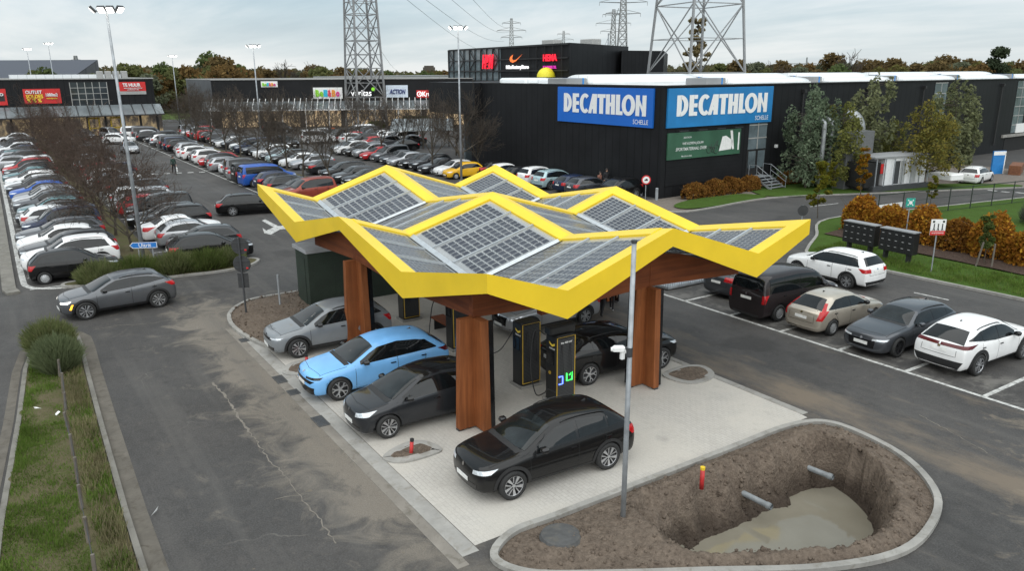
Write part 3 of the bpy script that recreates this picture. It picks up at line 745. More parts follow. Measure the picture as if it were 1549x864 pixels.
# the unfinished planting island with the pit: outline in plan
ISLE = smooth_loop([(24.12, -1.9), (24.12, -.6), (24.12, 2), (24.12, 5), (24.12, 7.4), (24.55, 8.55), (25.6, 8.78), (27.2, 8.4), (28.6, 7.25), (29.25, 5.7), (29.35, 4.2), (28.75, 2.5), (27.6, .6), (26.5, -1.2), (25.6, -2.45), (24.7, -2.75)], 5)
PIT = smooth_loop([tuple(G(x, y, .1)[:2]) for x, y in [(972, 792), (968, 762), (1008, 735), (1060, 713), (1120, 695), (1180, 676), (1236, 660), (1292, 684), (1332, 716), (1360, 757), (1348, 792), (1312, 818), (1240, 833), (1170, 838), (1100, 840), (1027, 836)]], 4)
WATER = -1.02
FLOOR = smooth_loop([tuple(G(x, y, WATER)[:2]) for x, y in [(1052, 840), (1070, 823), (1160, 783), (1215, 757), (1262, 738), (1288, 744), (1308, 770), (1315, 797), (1304, 822), (1250, 846), (1150, 862), (1070, 862)]], 4)
def sheet(name, outer, mat, z, holes=(), kind='structure', parent=None, build=True):
    loops = [[Vector((p[0], p[1], 0)) for p in outer]] + [[Vector((p[0], p[1], 0)) for p in h] for h in holes]
    flat = [p for l in loops for p in l]; tri = geometry.tessellate_polygon(loops)
    mb = MB(); F = []
    for t in tri:
        a, b, c = (flat[i] for i in t)
        F.append(tuple(t) if (b - a).cross(c - a).z > 0 else tuple(t[::-1]))
    mb.add([(p.x, p.y, z) for p in flat], F)
    if not build: return mb
    o = mb.build(name, mat, parent); tag(o, kind=kind); return o
def inset(loop, d):
    """offset a counter-clockwise or clockwise loop inwards by d"""
    n = len(loop); A = sum(loop[i][0] * loop[(i + 1) % n][1] - loop[(i + 1) % n][0] * loop[i][1] for i in range(n)); s = 1 if A > 0 else -1; out = []
    for i in range(n):
        a, c = Vector(loop[i - 1][:2]), Vector(loop[(i + 1) % n][:2]); t = (c - a).normalized(); nrm = Vector((-t.y, t.x)) * s
        out.append((loop[i][0] + nrm.x * d, loop[i][1] + nrm.y * d))
    return out
def path_strip(mb, pts, w, z0, z1, closed=False, side=0.0, mi=0):
    """kerb-like strip with square section along a plan path"""
    n = len(pts); L = []; Rr = []
    for i in range(n):
        a = Vector(pts[i - 1 if closed or i > 0 else 0][:2]); c = Vector(pts[(i + 1) % n if closed or i < n - 1 else i][:2]); t = (c - a).normalized(); nrm = Vector((-t.y, t.x)); p = Vector(pts[i][:2])
        L.append(p + nrm * (w * (.5 + side))); Rr.append(p - nrm * (w * (.5 - side)))
    vs = []
    for l, r in zip(L, Rr): vs += [(l.x, l.y, z0), (l.x, l.y, z1), (r.x, r.y, z1), (r.x, r.y, z0)]
    fs = []
    for i in range(n if closed else n - 1):
        a = 4 * i; b = 4 * ((i + 1) % n)
        fs += [(a, a + 1, b + 1, b), (a + 1, a + 2, b + 2, b + 1), (a + 2, a + 3, b + 3, b + 2)]
    if not closed: fs += [(0, 3, 2, 1), (4 * n - 4, 4 * n - 3, 4 * n - 2, 4 * n - 1)]
    mb.add(vs, fs, mi)
def kerb(name, pts, w, h, mat, closed=False, side=0.0, z0=-.05, joints=True):
    mb = MB(); path_strip(mb, pts, w, z0, h, closed, side); o = mb.build(name, mat); tag(o, kind='structure'); return o

isle_in = inset(ISLE, .02)
sheet('ground', [(-1600, -1600), (1600, -1600), (1600, 1600), (-1600, 1600)], M['field'], 0.0, [isle_in])
sheet('car_park_asphalt', [(-150, -90), (90, -90), (90, 100), (-150, 100)], M['asphalt'], .004, [isle_in])
# paved charging bay pad with its gutter
soilbed = smooth_loop([tuple(G(x, y)[:2]) for x, y in [(412, 530), (375, 512), (350, 492), (350, 473), (378, 456), (425, 447), (462, 441)]], 5, False) + [tuple(G(505, 470)[:2]), tuple(G(470, 500)[:2])]
pad = [(8.6, -2.75), (24.1, -2.75), (24.1, 8.45), (22, 8.75), (6.0, 8.75), (3.2, 6.0), (3.2, 1.5), (5.2, .2), (7.5, -1.2)]
sheet('paved_charging_pad', pad, M['pavers'], .008)
mb = MB(); path_strip(mb, [(5.7, -2.95), (8, -2.97), (24.3, -2.97)], .40, -.02, .012); tag(mb.build('drain_channel', M['gutter']), kind='structure')
mb = MB(); path_strip(mb, [(6.2, -3.32), (24.6, -3.32)], .28, -.02, .009); tag(mb.build('gutter_strip', M['gutterdirt']), kind='structure')
mb = MB(); path_strip(mb, [(5.8, 8.62), (22.0, 8.62), (23.9, 8.62)], .25, -.02, .018); tag(mb.build('pad_edge_kerb', M['kerb']), kind='structure')
kerb('soil_bed_kerb', soilbed[:-2], .16, .10, M['kerb'])
mb = sheet('s', soilbed, M['soil'], .0, build=False)
# heaped soil surface: dense grid inside an outline
def in_poly(P_, loop):
    L = np.array([(p[0], p[1]) for p in loop]); x, y = P_[:, 0], P_[:, 1]; c = np.zeros(len(P_), bool); j = len(L) - 1
    for i in range(len(L)):
        with np.errstate(divide='ignore', invalid='ignore'):
            k = ((L[i, 1] > y) != (L[j, 1] > y)) & (x < (L[j, 0] - L[i, 0]) * (y - L[i, 1]) / (L[j, 1] - L[i, 1]) + L[i, 0])
        c ^= k; j = i
    return c
def d_poly(P_, loop):
    L = np.array([(p[0], p[1]) for p in loop]); best = np.full(len(P_), 1e9)
    for a, b in zip(L, np.roll(L, -1, 0)):
        ab = b - a; t = np.clip(((P_ - a) @ ab) / max(1e-9, ab @ ab), 0, 1); best = np.minimum(best, np.hypot(*(P_ - a - t[:, None] * ab).T))
    return best
_nr = np.random.RandomState(3)
def vnoise(P_, sc, seed=0, octv=4):
    """value noise on plan points"""
    out = np.zeros(len(P_)); amp = 1.0; tot = 0
    for o in range(octv):
        q = P_ * sc * 2 ** o + seed * 17.3 + o * 5.1; i = np.floor(q).astype(int); f = q - i; f = f * f * (3 - 2 * f)
        h = lambda a, b: (np.sin(a * 127.1 + b * 311.7 + seed * 13.7) * 43758.5453) % 1.0
        v = (h(i[:, 0], i[:, 1]) * (1 - f[:, 0]) + h(i[:, 0] + 1, i[:, 1]) * f[:, 0]) * (1 - f[:, 1]) + (h(i[:, 0], i[:, 1] + 1) * (1 - f[:, 0]) + h(i[:, 0] + 1, i[:, 1] + 1) * f[:, 0]) * f[:, 1]
        out += v * amp; tot += amp; amp *= .55
    return out / tot - .5
def heap(name, outline, mat, step, zfun, kind='structure', smooth=True):
    L = np.array(outline); xs = np.arange(L[:, 0].min(), L[:, 0].max(), step); ys = np.arange(L[:, 1].min(), L[:, 1].max(), step)
    g = np.stack(np.meshgrid(xs, ys), -1).reshape(-1, 2); g = g + _nr.uniform(-.25, .25, g.shape) * step
    g = g[in_poly(g, outline)]; g = g[d_poly(g, outline) > step * .5]
    B = []
    for a, b in zip(L, np.roll(L, -1, 0)):
        k = max(1, int(np.hypot(*(b - a)) / step)); B += [a + (b - a) * i / k for i in range(k)]
    B = np.array(B); P_ = np.vstack([B, g])
    vs, es, fs, *_ = geometry.delaunay_2d_cdt([Vector(p) for p in P_], [(i, (i + 1) % len(B)) for i in range(len(B))], [], 1, 1e-6)
    Q = np.array([(v.x, v.y) for v in vs]); z = zfun(Q)
    F = np.array([f if (vs[f[1]] - vs[f[0]]).cross(vs[f[2]] - vs[f[0]]) > 0 else f[::-1] for f in fs])
    o = link(name, np_mesh(name, np.column_stack([Q, z]), F, mat, smooth)); tag(o, kind=kind); return o
heap('soil_bed', soilbed, M['soil'], .10, lambda Q: .06 + vnoise(Q, 2.2, 1) * .16 + np.minimum(d_poly(Q, soilbed), .6) * .12)
# the island: soil with the steep-sided pit
isle_soil = inset(ISLE, .16)
def pit_z(Q):
    wob = np.column_stack([vnoise(Q, 1.7, 5), vnoise(Q, 1.7, 6)]) * .34; W = Q + wob
    ip = in_poly(W, PIT); fl = in_poly(W, FLOOR); dp = d_poly(W, PIT); df = d_poly(W, FLOOR)
    t = np.where(fl, 1.0, np.where(ip, dp / (dp + df + 1e-6), 0))
    ter = np.clip((t - .10) / .55, 0, 1); steep = np.clip(vnoise(Q, .7, 9) * 1.4 + .35, 0, 1) * np.clip(1.2 - (Q[:, 1] - 3) * .12, .3, 1)
    dep = t * (1 - steep) + (ter * ter * (3 - 2 * ter)) * steep; dep = dep + np.where((t > .03) & (t < .97), vnoise(Q, 2.6, 31, 3) * .34 * np.clip((.80 - t) * 4, 0, 1), 0); dep = np.clip(dep, 0, 1.1)
    edge = np.minimum(d_poly(Q, isle_soil), 1.0); rim = np.where(ip, 0, np.exp(-(dp / .32) ** 2)) * .09
    z = .05 + edge * .10 + vnoise(Q, 1.3, 2) * .24 + vnoise(Q, 6, 4, 3) * .09 + rim
    z = z * np.clip(edge / .25, .15, 1)
    return z * (1 - np.clip(dep, 0, 1)) + dep * (-1.16 + vnoise(Q, 2.5, 7) * .12) + np.where(dep > .02, vnoise(Q, 7, 17, 3) * .10 * np.clip((.85 - dep) * 4, .15, 1), 0)
heap('soil_island_with_pit', isle_soil, M['soil'], .06, pit_z)
mbk = MB(); path_strip(mbk, inset(ISLE, .085), .17, -.3, .105, True)
tag(mbk.build('island_kerb', M['kerb']), kind='structure')
def m_water():
    t = NT('muddy_water'); c = t.ramp(t.noise(.7, 4), [(.3, (.175, .158, .122)), (.7, (.215, .198, .158))]); t.bump(t.noise(3, 2), .03, .01)
    return t.fin(c, .06, Specular_IOR_Level=.5)
M['water'] = m_water()
heap('pit_water', inset(PIT, .25), M['water'], .6, lambda Q: np.full(len(Q), WATER), smooth=False)

# painted lines ---------------------------------------------------
def lines(name, segs, w, z=.010, mat=None):
    mb = MB()
    for a, b in segs:
        a = Vector(a); b = Vector(b); t = (b - a).normalized(); n = Vector((-t.y, t.x)) * w / 2
        mb.add([(a.x - n.x, a.y - n.y, z), (b.x - n.x, b.y - n.y, z), (b.x + n.x, b.y + n.y, z), (a.x + n.x, a.y + n.y, z)], [(0, 1, 2, 3)])
    o = mb.build(name, mat or M['line']); tag(o, kind='structure'); return o
RB = [13.7 + 2.5 * k for k in range(-1, 9)]
lines('bay_markings', [((10.5, 14.15), (40, 14.15))] + [((u, 14.22), (u, 19.0)) for u in RB], .15)
L1U = [-4.9 - 2.5 * k for k in range(40)]
lines('bay_markings', [((u, -9.55), (u, -5.0)) for u in L1U] + [((u, -3.4), (u, 1.1)) for u in L1U] + [((u, 8.05), (u, 12.6)) for u in [-18.0 - 2.5 * k for k in range(36)]] + [((-18, 8), (-108, 8))], .11)
p = smooth_loop([(-105, -9.75), (-60, -9.75), (-20, -9.75), (-8, -9.75), (-5.6, -9.6), (-4.7, -8.9), (-4.3, -7.9)], 6, False)
mb = MB(); path_strip(mb, p, .26, .0, .013); tag(mb.build('edge_marking', M['line']), kind='structure')
lines('crossing_marking', [((-48.2 + .28 * k, 2.9 + 1.07 * k), (-48.1 + .28 * k, 3.45 + 1.07 * k)) for k in range(6)], .55)
# turning arrow on the lane
ar = [tuple(G(x, y)[:2]) for x, y in [(396, 334), (401, 332), (421, 342), (440, 341), (440, 346), (424, 347), (410, 355), (418, 357), (400, 353), (397, 345), (403, 349), (414, 344)]]
sheet('road_arrow', ar, M['line'], .010)
lines('centre_marking', [((18.6, 23.6), (20.1, 23.7))], .12)
give = [tuple(G(x, y)[:2]) for x, y in [(1318, 312), (1368, 305), (1362, 318), (1340, 318)]]
sheet('give_way_marking', give, M['line'], .010)
lines('centre_marking', [((1.6, 46.5 - 7), (1.9, 42.5))], .12)
lines('stop_marking', [(tuple(G(x, y)[:2]), tuple(G(x + 14, y + 1.5)[:2])) for x, y in [(1494, 287.5), (1513, 289.5), (1536, 291)]], .35)
# long kerb and road edge by the left-hand bays, tree strip, end island
kerb('long_kerb', [(-140, -10.35), (-5.2, -10.35), (-4.4, -10.2)], .55, .12, M['kerbdark'])
strip_isle = smooth_loop([(-4.9, -4.9), (-5.1, -7.6), (-4.75, -8.2), (-4.2, -7.9), (-3.75, -6), (-3.35, -3), (-3.2, -1.2), (-3.5, .1), (-4.6, .95), (-5.4, .3), (-5.3, -1.5), (-5.1, -3.3)], 4)
kerb('end_island_kerb', strip_isle, .16, .11, M['kerb'], True)
heap('end_island_turf', inset(strip_isle, .08), M['turf'], .35, lambda Q: .09 + vnoise(Q, 1, 3) * .08)
heap('tree_strip_turf', [(-5.2, -3.5), (-105, -3.5), (-105, -5.0), (-5.2, -5.0)], M['turf'], .7, lambda Q: .05 + vnoise(Q, .8, 3) * .10)
heap('tree_strip_turf', [(-22, 14.9), (-104, 14.9), (-104, 13.3), (-22, 13.3)], M['turf'], .8, lambda Q: .05 + vnoise(Q, .8, 8) * .10)
# left foreground verge
vl = [(3.4, -9.1), (4.6, -9.85), (6.9, -10.2), (11.5, -10.55), (17.5, -11.1), (26, -11.7)]; vr = [(26, -8.85), (21, -8.82), (18.6, -8.80), (13, -8.68), (8, -8.55), (5.4, -8.45), (4.2, -8.45), (3.4, -8.7)]
verge = vl + vr
heap('verge_turf', verge, M['turf'], .14, lambda Q: .06 + vnoise(Q, 1.2, 6) * .14 + np.minimum(d_poly(Q, verge), .5) * .1)
kerb('verge_kerb', vl, .13, .09, M['kerbdark']); kerb('verge_kerb', [(p[0], p[1] + .08) for p in vr[::-1]], .13, .09, M['kerbdark'])
mb = MB(); path_strip(mb, [(p[0], p[1] + .33) for p in vr[::-1]], .36, -.02, .011); tag(mb.build('verge_gutter', M['vergedirt']), kind='structure')
mb = MB(); path_strip(mb, [(4.6, -10.15), (6.9, -10.47), (11.5, -10.82), (17.5, -11.4), (26, -12)], .26, -.02, .011); tag(mb.build('verge_gutter', M['vergedirt']), kind='structure')
# right-hand verge, hedge bed and lawn towards the side road
kr = smooth_loop([(48, 26.45), (30, 26.3), (21.9, 26.2), (14, 26.0), (11.4, 26.1), (10.4, 27.2), (8.6, 30.5), (5.6, 35.9), (7.0, 45), (8.8, 56), (11, 70)], 5, False)
kerb('roadside_kerb', kr, .17, .12, M['kerb'])
lawnR = kr[::-1] + [(60, 26.45), (60, 70)]
lawnR = [(p[0] + (.05 if p[1] > 27 else 0), p[1] + .08) for p in lawnR]
heap('right_lawn', lawnR, M['turf2'], .5, lambda Q: .10 + vnoise(Q, .7, 11) * .07)
mul = [(8.6, 31.2), (12, 30.9), (21, 30.3), (40, 29.2), (40, 33.5), (20, 35.0), (8.0, 37.2)]
heap('hedge_bed_mulch', mul, M['mulch'], .4, lambda Q: .17 + vnoise(Q, 1.2, 12) * .06)
# pavement and grass along the sports store
sheet('store_footpath', [(-7.4, 33.0), (-8.5, 29.6), (-4.2, 28.7), (-2.2, 30.2), (-2.1, 33), (-2.6, 40.5), (.6, 49), (6.4, 63), (1, 75), (-9.5, 75)], M['footpath'], .012)
kerb('store_kerb', smooth_loop([(-8.5, 29.4), (-4.2, 28.5), (-2.1, 30.2), (-2.05, 33), (-2.5, 40.5), (.7, 49), (6.4, 63)], 5, False), .15, .10, M['kerb'])
gs = smooth_loop([(-2.5, 31.6), (-4.0, 31.2), (-5.3, 34), (-5.3, 39), (-4.6, 40.4), (-3.0, 40.4), (-2.4, 36)], 4)
heap('store_lawn', gs, M['turf2'], .3, lambda Q: .09 + vnoise(Q, 1, 14) * .06)
gs = smooth_loop([(-2.3, 41.4), (-5.4, 41.6), (-6.8, 44), (-6.0, 52), (-1, 56), (4, 62.5), (5.6, 61.5), (.2, 49)], 4)
heap('store_lawn', gs, M['turf2'], .5, lambda Q: .08 + vnoise(Q, 1, 15) * .06)

# clods and stones lying on the bare soil
def clods(name, loop, zf, n, smin, smax, seed, mat):
    rs_ = np.random.RandomState(seed); L = np.array(loop); P_ = rs_.uniform(L.min(0), L.max(0), (n * 3, 2)); P_ = P_[in_poly(P_, loop)][:n]; z = zf(P_); keep = z > WATER - .02; P_ = P_[keep]; z = z[keep]; n = len(P_)
    ico = np.array([(0, 0, 1), (.89, 0, .45), (.28, .85, .45), (-.72, .53, .45), (-.72, -.53, .45), (.28, -.85, .45), (.72, .53, -.45), (-.28, .85, -.45), (-.89, 0, -.45), (-.28, -.85, -.45), (.72, -.53, -.45), (0, 0, -1)])
    fc = np.array([(0, 1, 2), (0, 2, 3), (0, 3, 4), (0, 4, 5), (0, 5, 1), (1, 6, 2), (2, 7, 3), (3, 8, 4), (4, 9, 5), (5, 10, 1), (6, 7, 2), (7, 8, 3), (8, 9, 4), (9, 10, 5), (10, 6, 1), (11, 7, 6), (11, 8, 7), (11, 9, 8), (11, 10, 9), (11, 6, 10)])
    s_ = smin + (smax - smin) * rs_.uniform(0, 1, n) ** 5; V = ico[None] * rs_.uniform(.6, 1.3, (n, 12, 1)) * s_[:, None, None] * rs_.uniform(.6, 1.2, (n, 1, 3)); V = V + np.column_stack([P_, z])[:, None]
    F = (fc[None] + (np.arange(n) * 12)[:, None, None]).reshape(-1, 3); o = link(name, np_mesh(name, V.reshape(-1, 3), F, mat)); tag(o, 'clods and small stones strewn over the bare brown soil', 'clods', kind='stuff')
clods('soil_clods', isle_soil, pit_z, 4600, .006, .07, 4, M['soil'])
clods('soil_clods', soilbed, lambda Q: np.full(len(Q), .13), 900, .008, .06, 5, M['soil'])
def crack(px, w, seed):
    rs_ = np.random.RandomState(seed); p = [Vector(G(x, y)[:2]) for x, y in px]; q = []
    for a, b in zip(p, p[1:]):
        k = max(2, int((b - a).length / .12)); q += [a.lerp(b, i / k) + Vector(rs_.normal(0, .022, 2)) for i in range(k)]
    mb = MB(); L_ = []
    for i, v in enumerate(q):
        t = (q[min(i + 1, len(q) - 1)] - q[max(i - 1, 0)]).normalized(); ww = w * rs_.uniform(.3, 1.3); L_ += [(v.x - t.y * ww, v.y + t.x * ww, .009), (v.x + t.y * ww, v.y - t.x * ww, .009)]
    mb.add(L_, [(2 * i, 2 * i + 1, 2 * i + 3, 2 * i + 2) for i in range(len(q) - 1)]); me = mb.mesh('asphalt_crack', M['crack']); bm = bmesh.new(); bm.from_mesh(me); [f.normal_flip() for f in bm.faces if f.normal.z < 0]; bm.to_mesh(me); bm.free(); tag(link('asphalt_crack', me), kind='structure')
M['crack'] = m_concrete('sandy_crack', (.20, .18, .155), (.10, .09, .08), 4)
crack([(322, 578), (345, 605), (362, 635), (378, 655), (388, 668)], .035, 1); crack([(388, 668), (408, 698), (432, 722), (450, 747), (466, 766), (488, 792), (510, 828)], .018, 2); crack([(452, 749), (425, 754), (404, 760)], .012, 3); crack([(140, 500), (175, 493), (235, 489), (290, 478)], .015, 4); crack([(1390, 628), (1440, 655), (1500, 690)], .012, 5)
# ------------------------------------------------------------------ the folded solar canopy
def m_cells():
    t = NT('solar_glass'); s = t.sep(t.uv()); fx = t.math('FRACT', s[0]); fy = t.math('FRACT', s[1])
    ix = t.math('LESS_THAN', t.math('ABSOLUTE', t.math('SUBTRACT', fx, .5)), .415); iy = t.math('LESS_THAN', t.math('ABSOLUTE', t.math('SUBTRACT', fy, .5)), .40)
    edge = t.math('MULTIPLY', ix, iy)
    inb = t.math('MULTIPLY', t.math('GREATER_THAN', s[0], 0.0), t.math('GREATER_THAN', s[1], 0.0)); inb = t.math('MULTIPLY', inb, t.math('MULTIPLY', t.math('LESS_THAN', s[0], 5.0), t.math('LESS_THAN', s[1], 10.0)))
    cell = t.math('MULTIPLY', edge, inb)
    k = t.n.new('ShaderNodeTexWhiteNoise'); fl = t.n.new('ShaderNodeVectorMath'); fl.operation = 'FLOOR'; t.lk(t.uv(), fl.inputs[0]); t.lk(fl.outputs[0], k.inputs['Vector'])
    cc = t.mix(k.outputs['Value'], (.045, .05, .064), (.07, .077, .092))
    c = t.mix(cell, t.ramp(t.noise(.8, 3), [(.3, (.52, .55, .57)), (.7, (.64, .67, .68))]), cc)
    al = t.math('ADD', t.math('MULTIPLY', cell, .62), .36)
    return t.fin(c, .2, Specular_IOR_Level=.16, Alpha=al)
M['cells'] = m_cells(); M['alu'] = plain('aluminium', (.50, .53, .55), .35, .55, var=.1); M['gutterglass'] = plain('pale_glass', (.34, .40, .42), .08, 0, var=.15)
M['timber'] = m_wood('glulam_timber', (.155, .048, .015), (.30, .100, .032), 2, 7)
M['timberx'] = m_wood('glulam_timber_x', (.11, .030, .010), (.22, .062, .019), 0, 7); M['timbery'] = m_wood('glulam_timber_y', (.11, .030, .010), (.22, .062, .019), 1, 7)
CA, CB, OX, OY = 9.627, 6.242, 1.825, -.499
GI = [0, .5, 1, 1.5, 2]; GJ = [0, .397, 1, 1.603, 2]
TOP = [[4.71, 3.84, 5.14, 3.84, 4.71], [3.69, 2.95, 4.05, 2.95, 3.69], [4.68, 3.80, 4.95, 3.79, 4.68], [3.69, 2.95, 4.05, 2.95, 3.69], [4.71, 3.84, 5.14, 3.84, 4.71]]
BOT = {0: 4.22, 1: 2.87}
TOP = [[.4845 + .95 * z for z in r_] for r_ in TOP]
def gx(i): return OX + GI[i] * CA
def gy(j): return OY + GJ[j] * CB
def ztop(x, y):
    i = 0
    while i < 3 and x > gx(i + 1) + 1e-9: i += 1
    j = 0
    while j < 3 and y > gy(j + 1) + 1e-9: j += 1
    s_ = (x - gx(i)) / (gx(i + 1) - gx(i)); t_ = (y - gy(j)) / (gy(j + 1) - gy(j))
    return (TOP[i][j] * (1 - s_) + TOP[i + 1][j] * s_) * (1 - t_) + (TOP[i][j + 1] * (1 - s_) + TOP[i + 1][j + 1] * s_) * t_
canopy = empty('charging_canopy', (0, 0, 0), 0, 'yellow-edged folded canopy of solar panels on brown timber columns over the charging bays', 'charging canopy')
# yellow outer frame: each fascia run is one sloping board with its flat top flange
def zbot(i, j):
    if i in (0, 2, 4) and j in (0, 2, 4): return 4.87 if (i in (0, 4) and j == 2) else 4.485
    return 3.38 if i in (0, 4) else 3.205
FL = .52
corners_out = [(i, 0) for i in range(5)] + [(4, j) for j in range(1, 5)] + [(i, 4) for i in range(3, -1, -1)] + [(0, j) for j in range(3, 0, -1)]
def inn(i, j):
    x, y = gx(i), gy(j)
    xi = x + (FL if i == 0 else -FL if i == 4 else 0); yi = y + (FL if j == 0 else -FL if j == 4 else 0)
    return xi, yi
for (a, b) in zip(corners_out, corners_out[1:] + corners_out[:1]):
    mb = MB(); vs = []
    for (i, j) in (a, b):
        x, y = gx(i), gy(j); xi, yi = inn(i, j); zi = ztop(xi, yi)
        vs += [(x, y, TOP[i][j] + .03), (x, y, zbot(i, j)), (xi, yi, zi + .05), (xi, yi, zi - .16)]
        d = Vector((xi - x, yi - y)); d = d / max(abs(d.x), abs(d.y)) * .06
        vs += [(x + d.x, y + d.y, zbot(i, j))] + [(x + d.x, y + d.y, TOP[i][j] - .05)]
    q = [(0, 1, 7, 6), (2, 0, 6, 8), (3, 2, 8, 9), (1, 4, 10, 7), (4, 5, 11, 10), (5, 3, 9, 11), (0, 2, 3, 5, 4, 1), (6, 7, 10, 11, 9, 8)]
    mb.add(vs, q); me = mb.mesh('fascia', M['yellow'])
    bm = bmesh.new(); bm.from_mesh(me); bmesh.ops.recalc_face_normals(bm, faces=bm.faces); bm.to_mesh(me); bm.free()
    link('fascia', me, canopy)
# inner ridge bands
HB = .38
def band(i0, j0, i1, j1):
    mb = MB(); ax = 0 if j0 == j1 else 1; N = 4; vs = []
    for k in range(N + 1):
        t = k / N; x = lerp(gx(i0), gx(i1), t); y = lerp(gy(j0), gy(j1), t)
        if k == 0 and (i0 in (0,) and ax == 0): x += FL
        if k == 0 and (j0 in (0,) and ax == 1): y += FL
        if k == N and (i1 == 4 and ax == 0): x -= FL
        if k == N and (j1 == 4 and ax == 1): y -= FL
        dx, dy = (0, HB) if ax == 0 else (HB, 0)
        if i0 != i1 and k in (0, N): pass
        zc = ztop(x, y); zl = ztop(x - dx, y - dy); zr = ztop(x + dx, y + dy)
        vs += [(x - dx, y - dy, zl + .065), (x, y, zc + .075), (x + dx, y + dy, zr + .065), (x + dx, y + dy, zr - .12), (x - dx, y - dy, zl - .12)]
    fs = []
    for k in range(N):
        a = 5 * k; b = a + 5
        for m_ in range(5): fs.append((a + m_, a + (m_ + 1) % 5, b + (m_ + 1) % 5, b + m_))
    fs += [(0, 1, 2, 3, 4), tuple(5 * N + m_ for m_ in range(5))]
    mb.add(vs, fs); me = mb.mesh('ridge_band', M['yellow'])
    bm = bmesh.new(); bm.from_mesh(me); bmesh.ops.recalc_face_normals(bm, faces=bm.faces); bm.to_mesh(me); bm.free()
    link('ridge_band', me, canopy)
for k in range(4): band(k, 2, k + 1, 2); band(2, k, 2, k + 1)
# facets: three glass panels each, glazing bars between, pale gutters down the valleys
for i in range(4):
    for j in range(4):
        x0, x1, y0, y1 = gx(i), gx(i + 1), gy(j), gy(j + 1)
        gxl = i % 2 == 0; gyl = j % 2 == 0            # grid line (frame or band) is at the low side
        off = lambda k: FL + .01 if k in (0, 4) else HB + .01
        xa = x0 + (off(i) if gxl else .15); xb = x1 - (.15 if gxl else off(i + 1))
        ya = y0 + (off(j) if gyl else .15); yb = y1 - (.15 if gyl else off(j + 1))
        for s_ in range(3):
            u0 = lerp(xa, xb, s_ / 3) + .04; u1 = lerp(xa, xb, (s_ + 1) / 3) - .04; n = 4
            V = []; UV = []; F = []
            for lay in (0, -.035):
                for a in range(n + 1):
                    for b in range(n + 1):
                        x = lerp(u0, u1, a / n); y = lerp(ya, yb, b / n); V.append((x, y, ztop(x, y) + lay)); UV.append((a / n * 5.5 - .25, b / n * 11.4 - .7))
            idx = lambda l, a, b: l * (n + 1) ** 2 + a * (n + 1) + b
            for a in range(n):
                for b in range(n):
                    F.append((idx(0, a, b), idx(0, a + 1, b), idx(0, a + 1, b + 1), idx(0, a, b + 1))); F.append((idx(1, a, b), idx(1, a, b + 1), idx(1, a + 1, b + 1), idx(1, a + 1, b)))
            me = bpy.data.meshes.new('solar_panel'); me.from_pydata(V, [], F); me.materials.append(M['cells']); uvl = me.uv_layers.new(name='UVMap')
            for lp in me.loops: uvl.data[lp.index].uv = UV[lp.vertex_index]
            me.update(); link('solar_panel', me, canopy)
            if s_:
                mb = MB(); xm = lerp(xa, xb, s_ / 3); mb.bar((xm, ya, ztop(xm, ya) + .02), (xm, yb, ztop(xm, yb) + .02), .075, .07); mb.build('glazing_bar', M['alu'], canopy)
for i in (1, 3):
    for j in range(4):
        mb = MB(); ya, yb = gy(j) + (FL if j == 0 else HB if j == 2 else .16), gy(j + 1) - (FL if j == 3 else HB if j == 1 else .16); x = gx(i)
        N = 3; vs = []
        for k in range(N + 1):
            y = lerp(ya, yb, k / N); vs += [(x - .14, y, ztop(x - .14, y) + .03), (x, y, ztop(x, y) - .02), (x + .14, y, ztop(x + .14, y) + .03)]
        mb.add(vs, [(3 * k + m_, 3 * k + 1 + m_, 3 * k + 4 + m_, 3 * k + 3 + m_) for k in range(N) for m_ in (0, 1)]); mb.build('valley_gutter', M['alu'], canopy)
        mb = MB(); 
for j in (1, 3):
    for i in range(4):
        mb = MB(); xa, xb = gx(i) + (FL if i == 0 else HB if i == 2 else .16), gx(i + 1) - (FL if i == 3 else HB if i == 1 else .16); y = gy(j); N = 3; vs = []
        for k in range(N + 1):
            x = lerp(xa, xb, k / N); vs += [(x, y - .14, ztop(x, y - .14) + .03), (x, y, ztop(x, y) - .02), (x, y + .14, ztop(x, y + .14) + .03)]
        mb.add(vs, [(3 * k + m_, 3 * k + 3 + m_, 3 * k + 4 + m_, 3 * k + 1 + m_) for k in range(N) for m_ in (0, 1)]); mb.build('valley_gutter', M['alu'], canopy)
# black steel purlins under the glass
for (i0, j0, i1, j1) in [(1, 1, 1, 2), (1, 1, 2, 1), (3, 1, 3, 2), (3, 1, 2, 1), (1, 3, 1, 2), (1, 3, 2, 3), (3, 3, 3, 2), (3, 3, 2, 3), (1, 1, 0, 1), (1, 1, 1, 0), (3, 1, 4, 1), (3, 1, 3, 0), (1, 3, 0, 3), (1, 3, 1, 4), (3, 3, 4, 3), (3, 3, 3, 4)]:
    mb = MB(); A_ = Vector((gx(i0), gy(j0), TOP[i0][j0] - .16)); B_ = Vector((gx(i1), gy(j1), TOP[i1][j1] - .16)); mb.bar(A_, A_.lerp(B_, .93), .14, .2); mb.build('valley_beam', M['steeldark'], canopy)
